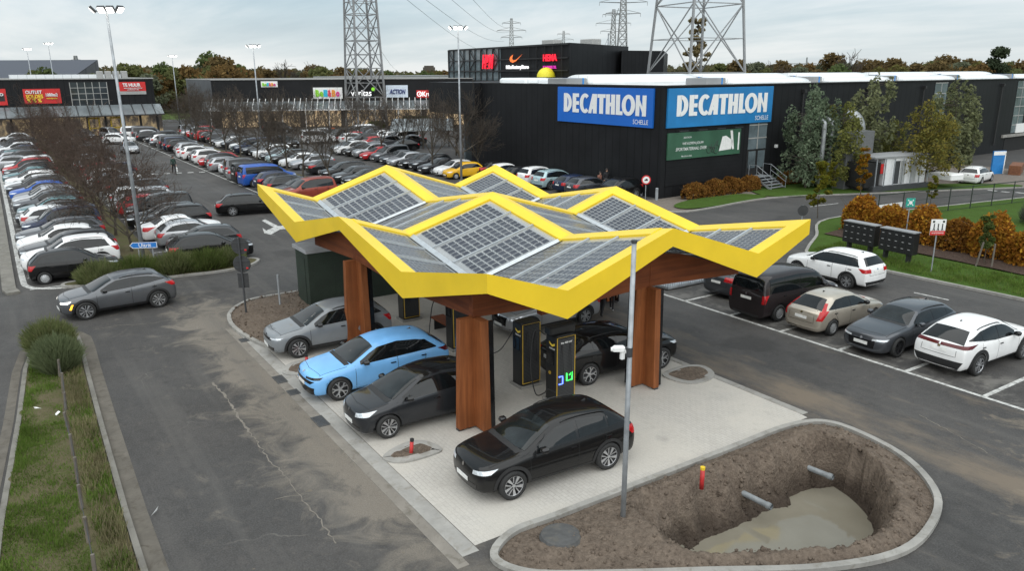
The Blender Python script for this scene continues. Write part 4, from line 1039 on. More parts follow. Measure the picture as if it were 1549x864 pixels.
# timber columns: two thick boards meeting in an angle, black steel cheeks, haunched arms
def column(x, y, sx, sy):
    mb = MB(); zt = 3.26; w = .60; th = .22
    def plank(dx, dy, mat):
        m_ = MB(); n = Vector((-dy, dx, 0)); 
        a = Vector((x, y, 0)); b0 = a + Vector((dx, dy, 0)) * w * 1.02; b1 = a + Vector((dx, dy, 0)) * w * .86
        h = n * th / 2
        vs = [a - h + Vector((0, 0, .06)), b0 - h + Vector((0, 0, .06)), b0 + h + Vector((0, 0, .06)), a + h + Vector((0, 0, .06)), a - h + Vector((0, 0, zt)), b1 - h + Vector((0, 0, zt)), b1 + h + Vector((0, 0, zt)), a + h + Vector((0, 0, zt))]
        m_.add(vs, [(3, 2, 1, 0), (4, 5, 6, 7), (0, 1, 5, 4), (1, 2, 6, 5), (2, 3, 7, 6), (3, 0, 4, 7)])
        me = m_.mesh('column', M['timber']); bm = bmesh.new(); bm.from_mesh(me); bmesh.ops.recalc_face_normals(bm, faces=bm.faces); bm.to_mesh(me); bm.free()
        return link('column', me, canopy)
    p1 = plank(sx, 0, 0); p2 = plank(0, sy, 0)
    for (dx, dy) in ((sx, 0), (0, sy)):
        mb = MB(); e = Vector((dx, dy, 0)); n = Vector((-dy, dx, 0)); s = n if n.dot(Vector((-sx, -sy, 0))) > 0 else -n
        mb.bar(Vector((x, y, .05)) + e * .46 + s * (th / 2 + .035), Vector((x, y, 3.2)) + e * .40 + s * (th / 2 + .035), .06, .35, up=tuple(s)); mb.build('steel_cheek', M['blackgloss'], canopy)
        mb = MB(); mb.box((x + dx * .55, y + dy * .55, .03), (.16, .16, .06)); mb.build('foot_plate', M['steeldark'], canopy)
        # arms on both sides of the column along this edge
        for sg in (1, -1):
            d = Vector((dx, dy, 0)) * sg; L_ = 4.1; th2 = .22
            if not (OX < x + d.x * 2 < OX + 2 * CA and OY < y + d.y * 2 < OY + 2 * CB): continue
            def tz(k):
                q = Vector((x, y, 0)) + d * k; q.x = min(max(q.x, OX + .1), OX + 2 * CA - .1); q.y = min(max(q.y, OY + .1), OY + 2 * CB - .1)
                return min(4.3, ztop(q.x, q.y) - .32)
            ks = [.02 if (y > OY + 3 and y < OY + 2 * CB - 3 and dy) or (x > OX + 3 and x < OX + 2 * CA - 3 and dx) else -.115 if dy else -.10, L_ * .35, L_ * .7, L_]; n = Vector((-d.y, d.x, 0)) * th2 / 2; vs = []
            for k in ks:
                p = Vector((x, y, 0)) + d * k; zb_ = 3.27 - .05 * k; zt_ = max(tz(k), zb_ + .12)
                vs += [p - n + Vector((0, 0, zb_)), p + n + Vector((0, 0, zb_)), p + n + Vector((0, 0, zt_)), p - n + Vector((0, 0, zt_))]
            m_ = MB(); fs = []
            for q in range(3):
                a = 4 * q
                for e in range(4): fs.append((a + e, a + (e + 1) % 4, a + 4 + (e + 1) % 4, a + 4 + e))
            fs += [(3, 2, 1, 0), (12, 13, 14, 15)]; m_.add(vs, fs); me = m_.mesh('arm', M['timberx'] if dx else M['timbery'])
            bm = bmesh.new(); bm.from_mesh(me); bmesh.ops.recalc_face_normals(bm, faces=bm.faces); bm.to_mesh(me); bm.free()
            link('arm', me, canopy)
column(19.15, .28, 1, -1); column(19.52, 6.28, 1, -1); column(11.02, .28, 1, -1)
column(3.75, 11.2, -1, 1); column(3.38, 5.2, -1, 1); column(11.88, 11.2, -1, 1)

# ------------------------------------------------------------------ chargers
def m_grill():
    t = NT('louvred_grill'); s = t.sep(t.obj()); f = t.math('FRACT', t.math('MULTIPLY', s[2], 22.0)); k = t.math('LESS_THAN', f, .45)
    return t.fin(t.mix(k, (.050, .052, .055), (.008, .008, .009)), .45)
M['grill'] = m_grill(); M['gold'] = plain('gold_edge', (.62, .40, .05), .4, .2); M['body_black'] = plain('charger_black', (.014, .0145, .015), .38)
M['ledblue'] = emis('led_blue', (.10, .18, 1), 3.0); M['ledgreen'] = emis('led_green', (.05, 1, .12), 2.6); M['ledamber'] = emis('led_amber', (1, .75, .25), 1.2)
def text_mesh(s, height, width=None, offset=0.0, shear=0.0, spacing=1.0, depth=.01):
    cu = bpy.data.curves.new('lettering', 'FONT'); cu.body = s; cu.offset = offset; cu.extrude = depth; cu.shear = shear; cu.space_character = spacing; cu.resolution_u = 3; cu.align_x = 'CENTER'
    o = bpy.data.objects.new('lettering', cu); COL.objects.link(o); dg = bpy.context.evaluated_depsgraph_get(); dg.update(); me = bpy.data.meshes.new_from_object(o.evaluated_get(dg)); bpy.data.objects.remove(o)
    co = np.empty(len(me.vertices) * 3, np.float32); me.vertices.foreach_get('co', co); co = co.reshape(-1, 3)
    lo, hi = co.min(0), co.max(0); sc = height / (hi[1] - lo[1]); sx = sc if width is None else width / (hi[0] - lo[0])
    co[:, 0] = (co[:, 0] - (lo[0] + hi[0]) / 2) * sx; co[:, 1] = (co[:, 1] - (lo[1] + hi[1]) / 2) * sc; me.vertices.foreach_set('co', co.ravel()); me.update(); return me
def wall_obj(name, me, mat, parent, o, xd, nrm=None):
    """put a flat mesh (x right, y up, z out) on an upright surface"""
    xd = Vector(xd).normalized(); up = Vector((0, 0, 1)); n = xd.cross(up)
    Mx = Matrix.Translation(o) @ Matrix((xd, up, n)).transposed().to_4x4()
    if mat is not None: me.materials.clear(); me.materials.append(mat)
    ob = link(name, me, parent); ob.matrix_world = Mx if parent is None else Mx
    if parent is not None: ob.matrix_parent_inverse = Matrix.Identity(4); ob.matrix_basis = parent.matrix_basis.inverted() @ Mx
    return ob
def charger(cx_, cy_, label, lit=False, hood=False, h=2.08, w=.55, d=.72):
    root = empty('charger', (cx_, cy_, .008), 0, label, 'ev charger', 'black chargers with gold edging')
    mb = MB(); mb.box((0, 0, .04), (w + .12, d + .12, .08)); mb.build('plinth', M['kerb'], root)
    mb = MB(); mb.bbox((0, 0, .08 + h / 2), (w, d, h), .05); mb.build('cabinet', M['body_black'], root)
    mb = MB(); mb.box((w / 2 + .012, 0, .12 + h / 2 - .02), (.02, d - .10, h - .22)); mb.build('grill', M['grill'], root)
    mb = MB(); x = w / 2 + .016; a = d / 2 - .03; z0, z1 = .16, h + .04
    loop = [(x, -a, z0), (x, a, z0), (x, a, z1), (x, -a, z1), (x, -a, z0)]; mb.tube(loop, .015, 6); mb.build('gold_edge', M['gold'], root)
    mb = MB(); f = -d / 2
    mb.box((-.02, f - .008, h - .62), (w * .66, .016, .42)); mb.build('screen', M['blackgloss'], root)
    mb = MB(); mb.add([(-.06, f - .012, h - .18), (.08, f - .012, h - .26), (.22, f - .012, h - .20), (.22, f - .012, h - .13), (.08, f - .012, h - .19), (-.06, f - .012, h - .11)], [(0, 1, 4, 5), (1, 2, 3, 4)]); mb.build('emblem', emis('emblem_yellow', (.95, .72, .08), .55) if 'emb' not in M else M['emb'], root)
    wall_obj('lettering', text_mesh('Fastned', .055, .26, .01, 0, 1, .003), M['white'], root, Vector((cx_ + .08, cy_ + f - .006, h - .31)), (1, 0, 0))
    if hood:
        mb = MB(); mb.bbox((-.05, .02, h + .22), (.34, .95, .22), .04); mb.build('cable_hood', M['body_black'], root)
    if lit:
        wall_obj('lettering', text_mesh('the 400 kW', .06, .42, .01, 0, 1, .003), M['white'], root, Vector((cx_ + w / 2 + .03, cy_, h - .12)), (0, 1, 0))
        for yy, zz, mt, ww in ((-.20, .66, 'ledblue', .14), (.12, .72, 'ledgreen', .20)):
            mb = MB(); q = [(w / 2 + .032, yy - ww / 2, zz), (w / 2 + .032, yy + ww / 2, zz), (w / 2 + .032, yy + ww / 2, zz + .24), (w / 2 + .032, yy - ww / 2, zz + .24)]
            mb.tube(q if mt == 'ledblue' else [q[3], q[0], q[1], q[2], ((q[2][0]), yy, zz + .16)], .020, 6); mb.build('socket_light', M[mt], root)
        mb = MB(); mb.lathe([(.02, 0), (.055, 0), (.055, .012), (.02, .012)], 14, M=Matrix.Translation((0, f - .02, .98)) @ Matrix.Rotation(PI / 2, 4, 'X')); mb.build('card_reader', M['gold'], root)
    for yy in (-.16, .14):
        mb = MB(); mb.tube([(w / 2 + .04, yy, h - .20), (w / 2 + .10, yy - .02, h - .7), (w / 2 + .08, yy + .03, h - 1.15), (w / 2 + .03, yy + .05, .85)], .014, 5); mb.build('cable', M['black'], root)
    return root
M['emb'] = plain('emblem_yellow', (.85, .60, .05), .4)
charger(17.45, 3.16, 'tall black charger with gold edging left of the one with lit sockets', False)
charger(19.05, 3.30, 'black charger with green and blue lit sockets and a cable hood on top', True, True)
charger(9.15, 3.10, 'black charger behind the bench and the light blue car, cut off by the roof edge')
charger(13.25, 3.05, 'black charger mostly hidden behind the foremost timber column')
def cable(label, pts):
    mb = MB(); mb.tube(smooth_loop3(pts), .018, 6); o = mb.build('charging_cable', M['black']); tag(o, label, 'cable', 'charging cables'); return o
def smooth_loop3(pts, k=6):
    n = len(pts); out = []; g = lambda i: Vector(pts[min(max(i, 0), n - 1)])
    for i in range(n - 1):
        p0, p1, p2, p3 = g(i - 1), g(i), g(i + 1), g(i + 2)
        for j in range(k):
            t = j / k; out.append(.5 * ((2 * p1) + (p2 - p0) * t + (2 * p0 - 5 * p1 + 4 * p2 - p3) * t * t + (3 * p1 - p0 - 3 * p2 + p3) * t ** 3))
    out.append(g(n - 1)); return out
cable('black cable hanging from the tall charger towards the front column', [(17.3, 2.80, 1.9), (17.0, 2.5, 1.2), (16.6, 2.3, .95), (16.3, 2.15, .9)])
cable('black cable loop hanging in front of the charger with lit sockets', [(18.78, 2.94, 2.1), (18.7, 2.6, 2.25), (18.72, 2.45, 1.2), (18.9, 2.5, .35), (19.3, 2.52, .5), (19.6, 2.45, .75), (20.1, 2.35, .85)])
cable('black cable hanging beside the wooden bench', [(13.0, 2.7, 1.9), (12.6, 2.45, 1.7), (12.45, 2.35, .9), (12.6, 2.2, .35), (12.9, 2.0, .7)])
# bench
root = empty('bench', (11.55, 3.55, .008), R(0), 'low bench with brown wooden slats beside the charger', 'bench')
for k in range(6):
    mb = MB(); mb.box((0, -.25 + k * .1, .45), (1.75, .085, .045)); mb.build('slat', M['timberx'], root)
for x in (-.6, .6):
    mb = MB(); mb.box((x, 0, .215), (.06, .5, .42)); mb.build('leg', M['black'], root)
# green transformer shed at the back of the pad
shed = empty('transformer_shed', (0, 0, 0), 0, 'dark green transformer shed with flat grey roof behind the timber column', 'shed')
a = G(447, 455); c_ = G(503, 463); 
sx0, sx1, sy0, sy1 = 3.9, 5.45, .3, 4.7
M['shedgreen'] = plain('shed_green', (.022, .034, .024), .6, var=.25, vscale=1.2); M['shedroof'] = plain('shed_roof', (.34, .345, .36), .7, var=.12, vscale=2)
mb = MB(); mb.box(((sx0 + sx1) / 2, (sy0 + sy1) / 2, 1.2), (sx1 - sx0, sy1 - sy0, 2.4)); mb.build('wall', M['shedgreen'], shed)
mb = MB(); mb.bbox(((sx0 + sx1) / 2, (sy0 + sy1) / 2, 2.48), (sx1 - sx0 + .2, sy1 - sy0 + .2, .16), .02); mb.build('roof', [M['shedroof']], shed)
mb = MB(); mb.box((sx1 + .01, 2.0, 1.1), (.02, 1.1, 2.0)); mb.build('door', M['shedgreen'], shed)
mb = MB(); mb.box((sx1 + .012, 3.6, 1.5), (.024, .35, .25)); mb.build('sign_plate', M['white'], shed)
mb = MB(); mb.box((4.6, sy0 - .01, 1.1), (.9, .02, 2.0)); mb.build('door', M['shedgreen'], shed)
# ------------------------------------------------------------------ buildings
def m_clad(name, col, pitch=.35, axis='h', depth=.4):
    t = NT(name); s = t.sep(t.obj())
    if axis == 'v': w = t.math('FRACT', t.math('MULTIPLY', t.math('ADD', s[0], s[1]), 1 / pitch))
    else: w = t.math('FRACT', t.math('MULTIPLY', s[2], 1 / pitch))
    rib = t.math('LESS_THAN', w, .12)
    c = t.ramp(t.noise(.35, 5, .6), [(.3, tuple(k * .8 for k in col)), (.7, tuple(k * 1.25 for k in col))])
    c = t.mix(t.math('MULTIPLY', rib, depth), c, tuple(k * .35 for k in col))
    return t.fin(c, .5, Specular_IOR_Level=.16)
M['clad'] = m_clad('black_cladding', (.0135, .014, .0155), .9, 'v', .6); M['cladh'] = m_clad('black_boards', (.0135, .014, .0155), .30)
M['cladgrey'] = m_clad('grey_cladding', (.115, .12, .13), .5, 'v'); M['roofgrey'] = plain('roof_membrane', (.24, .245, .25), .8, var=.2, vscale=.2); M['roofedge'] = plain('roof_edge', (.33, .33, .32), .5)
M['roofwhite'] = plain('roof_white', (.62, .63, .63), .6, var=.1, vscale=.4)
def m_vault():
    t = NT('rooflight_sheet'); s = t.sep(t.obj()); w = t.math('LESS_THAN', t.math('FRACT', t.math('MULTIPLY', s[1], .8)), .06)
    return t.fin(t.mix(w, (.70, .72, .73), (.45, .47, .48)), .45)
M['vault'] = m_vault(); M['bluepaint'] = plain('blue_paint', (.02, .19, .50), .5)
def wallpoint(o, xd, a, z, off=0.0):
    xd = Vector(xd); n = xd.cross(Vector((0, 0, 1))); p = Vector((o[0], o[1], 0)) + xd * a + n * off; return Vector((p.x, p.y, z))
def panel(mb, o, xd, a0, a1, z0, z1, off, th=.06, mi=0):
    xd = Vector(xd); n = xd.cross(Vector((0, 0, 1))); c = Vector((o[0], o[1], 0)) + xd * (a0 + a1) / 2 + n * (off - th / 2 + .0); c.z = (z0 + z1) / 2
    mb.box(c, (a1 - a0, th, z1 - z0), M=Matrix((xd, -n, Vector((0, 0, 1)))).transposed(), mi=mi)
def emit_shop(name, cols, strength, sc=.55):
    t = NT(name); o = t.mapv(t.obj(), (1, 1, .5)); c = t.ramp(t.noise(sc, 5, .7, v=o), [(.30 + .4 * i / max(1, len(cols) - 1), q) for i, q in enumerate(cols)])
    return t.fin(c, .4, Emission_Color=c, Emission_Strength=strength * .55)
M['shopwarm'] = emit_shop('lit_shop_interior', [(.02, .015, .012), (.10, .07, .045), (.75, .55, .32), (.03, .02, .015), (.9, .8, .6)], .62, 1.1)
M['shopdim'] = emit_shop('dim_shop_interior', [(.012, .012, .013), (.06, .05, .04), (.35, .26, .14), (.02, .02, .02)], .55)
M['glazing'] = plain('dark_glazing', (.035, .042, .048), .05, 0, var=.4, vscale=.5, Specular_IOR_Level=.6)
M['glazing2'] = plain('pale_glazing', (.12, .15, .165), .06, 0, var=.4, vscale=.6, Specular_IOR_Level=.6)

# --- sports store ------------------------------------------------
DC = Vector((-7.5, 33.1)); aR = R(92.2); aL = R(180.0)
dR = Vector((math.cos(aR), math.sin(aR), 0)); dLr = Vector((1, 0, 0))     # text directions: right face runs away from the corner, left face runs towards it
Hd = 8.56
store = empty('sports_store', (DC.x, DC.y, 0), 0, 'large black clad sports store with two blue DECATHLON signs on its corner', 'store')
def local(o, parent): o.parent = parent; o.matrix_parent_inverse = Matrix.Identity(4); o.matrix_basis = Matrix.Translation(-Vector(parent.location)); return o
A_ = DC; B_ = DC + Vector((dR.x, dR.y)) * 86; C_ = B_ + Vector((-60, 2)); D_ = DC + Vector((-28.8, .0)); E_ = D_
foot = [tuple(A_), tuple(B_), tuple(C_), (D_.x, C_.y), tuple(D_)]
mb = MB(); mb.prism(foot, -.2, Hd, 0, 1); local(mb.build('wall', [M['clad'], M['roofwhite']]), store)
mb = MB(); path_strip(mb, foot, .30, Hd, Hd + .10, True); local(mb.build('roof_edge', M['black']), store)
# projecting box at the far left end
mb = MB(); mb.box((D_.x - 2.9, D_.y + 7.2, 7.0), (10.2, 16, 3.3)); local(mb.build('entrance_box', M['clad']), store)
mb = MB(); mb.box((D_.x - 3.2, D_.y + 8, 2.6), (.2, 14, 5.2)); local(mb.build('entrance_glazing', M['glazing2']), store)
# DECATHLON lettering, built letter by letter as thick strokes
def stroke_letters(word, h, adv=.66, th=.28):
    """heavy condensed capitals as flat polygons; returns mesh with x 0..w, y 0..h"""
    mb = MB(); x = 0.0; w = .60; g = .055
    def quad(pts): mb.add([(x + p[0], p[1], .0006 * (len(mb.v) % 97)) for p in pts], [tuple(range(len(pts)))])
    def arcband(cx, cy, rx, ry, tx, ty, a0, a1, n=20):
        vs = []
        for i in range(n + 1):
            a = lerp(a0, a1, i / n); vs += [(x + cx + rx * math.cos(a), cy + ry * math.sin(a), .03), (x + cx + (rx - tx) * math.cos(a), cy + (ry - ty) * math.sin(a), .03)]
        mb.add(vs, [(2 * i, 2 * i + 1, 2 * i + 3, 2 * i + 2)[::-1] for i in range(n)])
    t = th; tv = .19
    for ch in word:
        if ch == 'D': quad([(0, 0), (t, 0), (t, 1), (0, 1)]); arcband(t * .8, .5, w - t * .8 + .06, .5, t * .95, tv, -PI / 2, PI / 2); x += w + .06 + g
        elif ch == 'E':
            quad([(0, 0), (t, 0), (t, 1), (0, 1)])
            for y in (0, .5 - tv / 2, 1 - tv): quad([(t, y), (.50, y), (.50, y + tv), (t, y + tv)])
            x += .50 + g
        elif ch == 'C': arcband(.40, .5, .40, .515, t * .95, tv, R(48), R(312)); x += .62
        elif ch == 'A': quad([(0, 0), (t * .85, 0), (.50, 1), (.30, 1)]); quad([(.36, 0), (.36 + t, 0), (.36 + t, 1), (.40, 1), (.36, .7)]); quad([(.16, .22), (.40, .22), (.40, .40), (.24, .40)]); x += .36 + t + g * .6
        elif ch == 'T': quad([(0, 1 - tv), (.58, 1 - tv), (.58, 1), (0, 1)]); quad([(.29 - t / 2, 0), (.29 + t / 2, 0), (.29 + t / 2, 1 - tv), (.29 - t / 2, 1 - tv)]); x += .58 + g * .6
        elif ch == 'H': quad([(0, 0), (t, 0), (t, 1), (0, 1)]); quad([(.36, 0), (.36 + t, 0), (.36 + t, 1), (.36, 1)]); quad([(t, .41), (.36, .41), (.36, .60), (t, .60)]); x += .36 + t + g
        elif ch == 'L': quad([(0, 0), (t, 0), (t, 1), (0, 1)]); quad([(t, 0), (.47, 0), (.47, tv), (t, tv)]); x += .40
        elif ch == 'O': arcband(.44, .5, .44, .515, t * .95, tv, 0, 2 * PI, 36); x += .88 + g * .4
        elif ch == 'N': quad([(0, 0), (t * .9, 0), (t * .9, 1), (0, 1)]); quad([(.42, 0), (.42 + t * .9, 0), (.42 + t * .9, 1), (.42, 1)]); quad([(t * .55, 1), (t * .05, 1), (.42 + t * .3, 0), (.42 + t * .85, 0)][::-1]); x += .42 + t + g
    me = mb.mesh('lettering', M['white']); co = np.empty(len(me.vertices) * 3, np.float32); me.vertices.foreach_get('co', co); co = co.reshape(-1, 3); co[:, 1] -= .5; co[:, 0] -= co[:, 0].max() / 2; W_ = co[:, 0].max() * 2
    return me, co, W_
M['signwhite'] = plain('sign_white', (.80, .80, .80), .5, var=.04)
def deca(o, xd, a0, a1, z0, z1, blue):
    mb = MB(); panel(mb, o, xd, a0, a1, z0, z1, .16, .15)
    s = local(mb.build('sign_board', blue), store)
    me, co, W_ = stroke_letters('DECATHLON', 1); w = (a1 - a0) * .865; h = (z1 - z0) * .535
    co[:, 0] *= w / W_; co[:, 1] *= h; me.vertices.foreach_set('co', co.ravel()); me.update()
    c = wallpoint(o, xd, (a0 + a1) / 2 + .1, z0 + (z1 - z0) * .555, .172)
    lt = wall_obj('lettering', me, M['signwhite'], None, c, xd); lt.parent = s; lt.matrix_parent_inverse = Matrix.Identity(4); lt.matrix_basis = Matrix.Translation(Vector(store.location)) @ Matrix.Translation(-Vector(store.location)) @ lt.matrix_basis
    c = wallpoint(o, xd, a1 - 1.35, z0 + (z1 - z0) * .135, .172); t2 = wall_obj('lettering', text_mesh('SCHELLE', .36, 1.75, .0, 0, 1, .0), M['signwhite'], None, c, xd); t2.parent = s; t2.matrix_parent_inverse = Matrix.Identity(4)
    return s
M['blueA'] = plain('sign_blue', (.008, .125, .52), .45, var=.05, vscale=.5); M['blueB'] = plain('sign_blue_weathered', (.015, .19, .46), .45, var=.14, vscale=.6)
deca(DC, dLr, -13.2, -.95, 5.42, 8.42, M['blueA']); deca(DC, dR, .35, 13.2, 5.45, 8.43, M['blueB'])
# green advertising board
M['boardgreen'] = plain('board_green', (.035, .105, .062), .5, var=.2, vscale=.5)
mb = MB(); panel(mb, DC, dR, .55, 9.3, 2.98, 5.05, .14, .12); bd = local(mb.build('advert_board', M['boardgreen']), store)
for s_, a, z, h, w in (('WE KOPEN JOUW', 3.1, 4.15, .25, 2.5), ('SPORTMATERIAAL OVER', 2.9, 3.75, .25, 3.6), ('DECATHLON', 2.4, 4.65, .13, .9), ('Meer info in de winkel', 2.4, 3.2, .12, 1.2)):
    t2 = wall_obj('lettering', text_mesh(s_, h, w, .004, .18, 1, .0), M['signwhite'], None, wallpoint(DC, dR, a + .35, z, .152), dR); t2.parent = bd; t2.matrix_parent_inverse = Matrix.Identity(4)
mb = MB()
for cx_, r_ in ((5.35, .26), (5.85, .22), (6.25, .36)):
    o_ = wallpoint(DC, dR, cx_, 3.52, .155); mb.tube([o_ + dR * r_ * math.cos(a) + Vector((0, 0, r_ * math.sin(a))) for a in np.linspace(0, 2 * PI, 15)], .022, 4)
o_ = lambda a, z: wallpoint(DC, dR, a, z, .155)
for p0, p1 in (((5.35, 3.5), (5.7, 3.95)), ((5.85, 3.5), (5.6, 3.8)), ((5.85, 3.52), (6.3, 4.2)), ((6.25, 3.5), (6.45, 4.25))): mb.tube([o_(*p0), o_(*p1)], .02, 4)
local(mb.build('bicycle_picture', M['black']), store)
mb = MB()
for q in ([(6.6, 3.35), (8.1, 3.42), (8.3, 4.1), (7.4, 4.55), (6.95, 4.5)], [(8.95, 3.3), (9.12, 3.3), (9.12, 4.75), (8.95, 4.75)], [(7.9, 4.95), (8.2, 4.95), (8.5, 3.4), (8.25, 3.4)]): mb.poly([o_(a, z) for a, z in q])
local(mb.build('sports_gear_picture', M['white']), store)
for k in range(4):
    mb = MB(); a = 1.6 + 2.2 * k; mb.bar(wallpoint(DC, dR, a, 5.22, .1), wallpoint(DC, dR, a, 5.24, .75), .05); mb.bar(wallpoint(DC, dR, a - .5, 5.22, .78), wallpoint(DC, dR, a + .5, 5.22, .78), .10, .08); local(mb.build('floodlight', M['black']), store)
mb = MB(); panel(mb, DC, dR, .55, 9.2, .9, 2.9, .05, .05); local(mb.build('blind_panel', M['cladh']), store)
# glazed stair bay, door and other windows on the right face
for a0, a1, z0, z1 in ((10.5, 12.9, 3.2, 5.4), (41.0, 43.6, 3.0, 8.35), (60.8, 63.6, 2.2, 8.35)):
    mb = MB(); panel(mb, DC, dR, a0, a1, z0, z1, .03, .06); w = local(mb.build('window', M['glazing2']), store)
    mb = MB()
    for z in np.arange(z0 + .9, z1, 1.1): panel(mb, DC, dR, a0, a1, z, z + .09, .06, .05)
    panel(mb, DC, dR, (a0 + a1) / 2 - .04, (a0 + a1) / 2 + .04, z0, z1, .065, .05); f_ = mb.build('frame', M['roofedge']); f_.parent = w; f_.matrix_parent_inverse = Matrix.Identity(4); f_.matrix_basis = Matrix.Identity(4)
mb = MB(); panel(mb, DC, dR, 10.4, 12.9, .95, 3.15, .05, .08); dd = local(mb.build('door', M['black']), store)
for a in (10.6, 11.85):
    mb = MB(); panel(mb, DC, dR, a, a + .95, 1.6, 3.05, .07, .05); f_ = mb.build('pane', M['glazing2']); f_.parent = dd; f_.matrix_parent_inverse = Matrix.Identity(4); f_.matrix_basis = Matrix.Identity(4)
for k, a in enumerate((17.6, 28.0, 38.5, 49.0, 56.5, 68.5, 79)):
    mb = MB(); z0 = 1.0 if a < 60 else 2.1; mb.tube([wallpoint(DC, dR, a, 7.85, .14), wallpoint(DC, dR, a, z0, .14)], .075, 6); mb.box(wallpoint(DC, dR, a, 7.95, .16), (.32, .4, .28), rz=aR); local(mb.build('downpipe', M['black']), store)
for a, z in ((14.3, 3.3), (16.3, 3.55), (12.85, .0)):
    if z: mb = MB(); mb.box(wallpoint(DC, dR, a, z, .1), (.22, .22, .26), rz=aR); local(mb.build('alarm_box', M['white']), store)
# basement garage opening with concrete beam
M['dark'] = plain('dark_opening', (.010, .010, .010), .9)
mb = MB(); panel(mb, DC, dR, 59.5, 86, -.1, 1.75, .04, .06); local(mb.build('garage_opening', M['dark']), store)
mb = MB(); panel(mb, DC, dR, 58.5, 86, 1.72, 2.05, .22, .3); local(mb.build('concrete_beam', M['kerb']), store)
for a in (67.5, 76.5):
    mb = MB(); panel(mb, DC, dR, a, a + 1.2, -.1, 1.75, .18, .3); local(mb.build('pillar', M['kerb']), store)
mb = MB(); panel(mb, DC, dR, 62.0, 66.6, 2.15, 3.25, .12, .08); bn = local(mb.build('banner', M['white']), store)
mb = MB(); panel(mb, DC, dR, 64.4, 66.6, 2.15, 3.25, .135, .03); f_ = mb.build('blue_half', M['bluepaint']); f_.parent = bn; f_.matrix_parent_inverse = Matrix.Identity(4)
# rooflights
def rooflight(a, off, L_, w=3.0, h=.95, lab=''):
    n = dR.cross(Vector((0, 0, 1))); c = wallpoint(DC, dR, a, Hd, -off); root = empty('rooflight', c, aR, lab, 'rooflight', 'white rooflights on the store roof')
    mb = MB(); N = 12; k = max(2, int(L_ / 1.2)); vs = []
    for i in range(k + 1):
        for j in range(N + 1):
            an = PI * j / N; vs.append((L_ * i / k, -math.cos(an) * w / 2, .12 + math.sin(an) ** .8 * h * .8))
    fs = [(i * (N + 1) + j, i * (N + 1) + j + 1, (i + 1) * (N + 1) + j + 1, (i + 1) * (N + 1) + j) for i in range(k) for j in range(N)] + [tuple(range(N + 1))[::-1], tuple(k * (N + 1) + j for j in range(N + 1))]
    mb.add(vs, [f[::-1] for f in fs]); mb.build('vault', M['vault'], root, True)
    mb = MB(); mb.box((L_ / 2, 0, .08), (L_ + .2, w + .2, .18)); mb.build('upstand', M['roofwhite'], root)
    mb = MB(); mb.bbox((-1.4, 0, .30), (2.4, w * .7, .56), .06); e = mb.build('vent_unit', M['roofgrey'], root)
    mb = MB(); mb.box((-.7, 0, .32), (.18, w * .7 + .03, .54)); mb.build('blue_strip', M['bluepaint'], e)
ords = ['first', 'second', 'third', 'fourth', 'fifth', 'sixth', 'seventh', 'eighth', 'ninth', 'tenth', 'eleventh', 'twelfth', 'thirteenth', 'fourteenth', 'fifteenth', 'sixteenth', 'seventeenth', 'eighteenth', 'nineteenth', 'twentieth'] + ['%d%s' % (n, {1: 'st', 2: 'nd', 3: 'rd'}.get(n % 10 if n not in (11, 12, 13) else 0, 'th')) for n in range(21, 60)]
for k, a in enumerate((10.0, 24.0, 37.5, 51.0, 65.0)): rooflight(a, 3.4, 11.0, 3.4, .55, 'white ribbed rooflight, %s from the sign corner in the front roof row' % ords[k])
for k, a in enumerate((3.5, 19.0, 35.0, 52.0, 68.0)): rooflight(a, 14, 14.0, 4.0, .95, 'white ribbed rooflight, %s from the sign corner in the rear roof row' % ords[k])
for k, (x, y, l) in enumerate(((-24, 37, 7), (-32, 37, 5))):
    root = empty('rooflight', (x, y, Hd), 0, 'low white roof cowl on the left roof part, %s the sign corner' % ('nearer' if k == 0 else 'farther from'), 'rooflight', 'white rooflights on the store roof')
    mb = MB(); mb.bbox((0, 0, .3), (l, 3, .5), .2); mb.build('vault', M['vault'], root)
# entry steps on the right face and at the far right
def stairs(name, o, xd, n, w, rise, run, label, base=None):
    root = empty(name, o, math.atan2(xd[1], xd[0]), label, 'stairs')
    for k in range(n):
        mb = MB(); mb.box((run * (k + .5), 0, rise * (n - k) - .02), (run, w, .04)); mb.build('step', M['steel'], root)
    for sy in (-1, 1):
        mb = MB(); mb.bar((-.9, sy * w / 2, rise * n - .08), (0, sy * w / 2, rise * n - .08), .05, .16); mb.bar((0, sy * w / 2, rise * n - .08), (run * n, sy * w / 2, -.02), .05, .16); mb.build('stringer', M['steel'], root)
        mb = MB(); h = .95
        mb.tube([(-.8, sy * w / 2, rise * n), (-.8, sy * w / 2, rise * n + h), (0, sy * w / 2, rise * n + h), (run * n, sy * w / 2, rise + h - .15), (run * n, sy * w / 2, 0)], .025, 6); mb.tube([(0, sy * w / 2, rise * n + h * .5), (run * n, sy * w / 2, rise + h * .5 - .1)], .02, 5); mb.tube([(0, sy * w / 2, rise * n), (0, sy * w / 2, rise * n + h)], .022, 5); mb.build('handrail', M['steel'], root)
    mb = MB(); mb.box((-.45, 0, rise * n - .02), (.9, w, .04)); mb.build('landing', M['steel'], root)
nR = dR.cross(Vector((0, 0, 1)))
stairs('steel_steps', wallpoint(DC, dR, 11.6, .02, 1.0), tuple(nR), 5, 1.9, .19, .32, 'short galvanised steel steps below the store side door')
stairs('steel_staircase', wallpoint(DC, dR, 76.5, .02, 3.0), tuple(nR + dR * -.55), 15, 2.2, .21, .30, 'tall galvanised steel staircase beyond the white car at right')

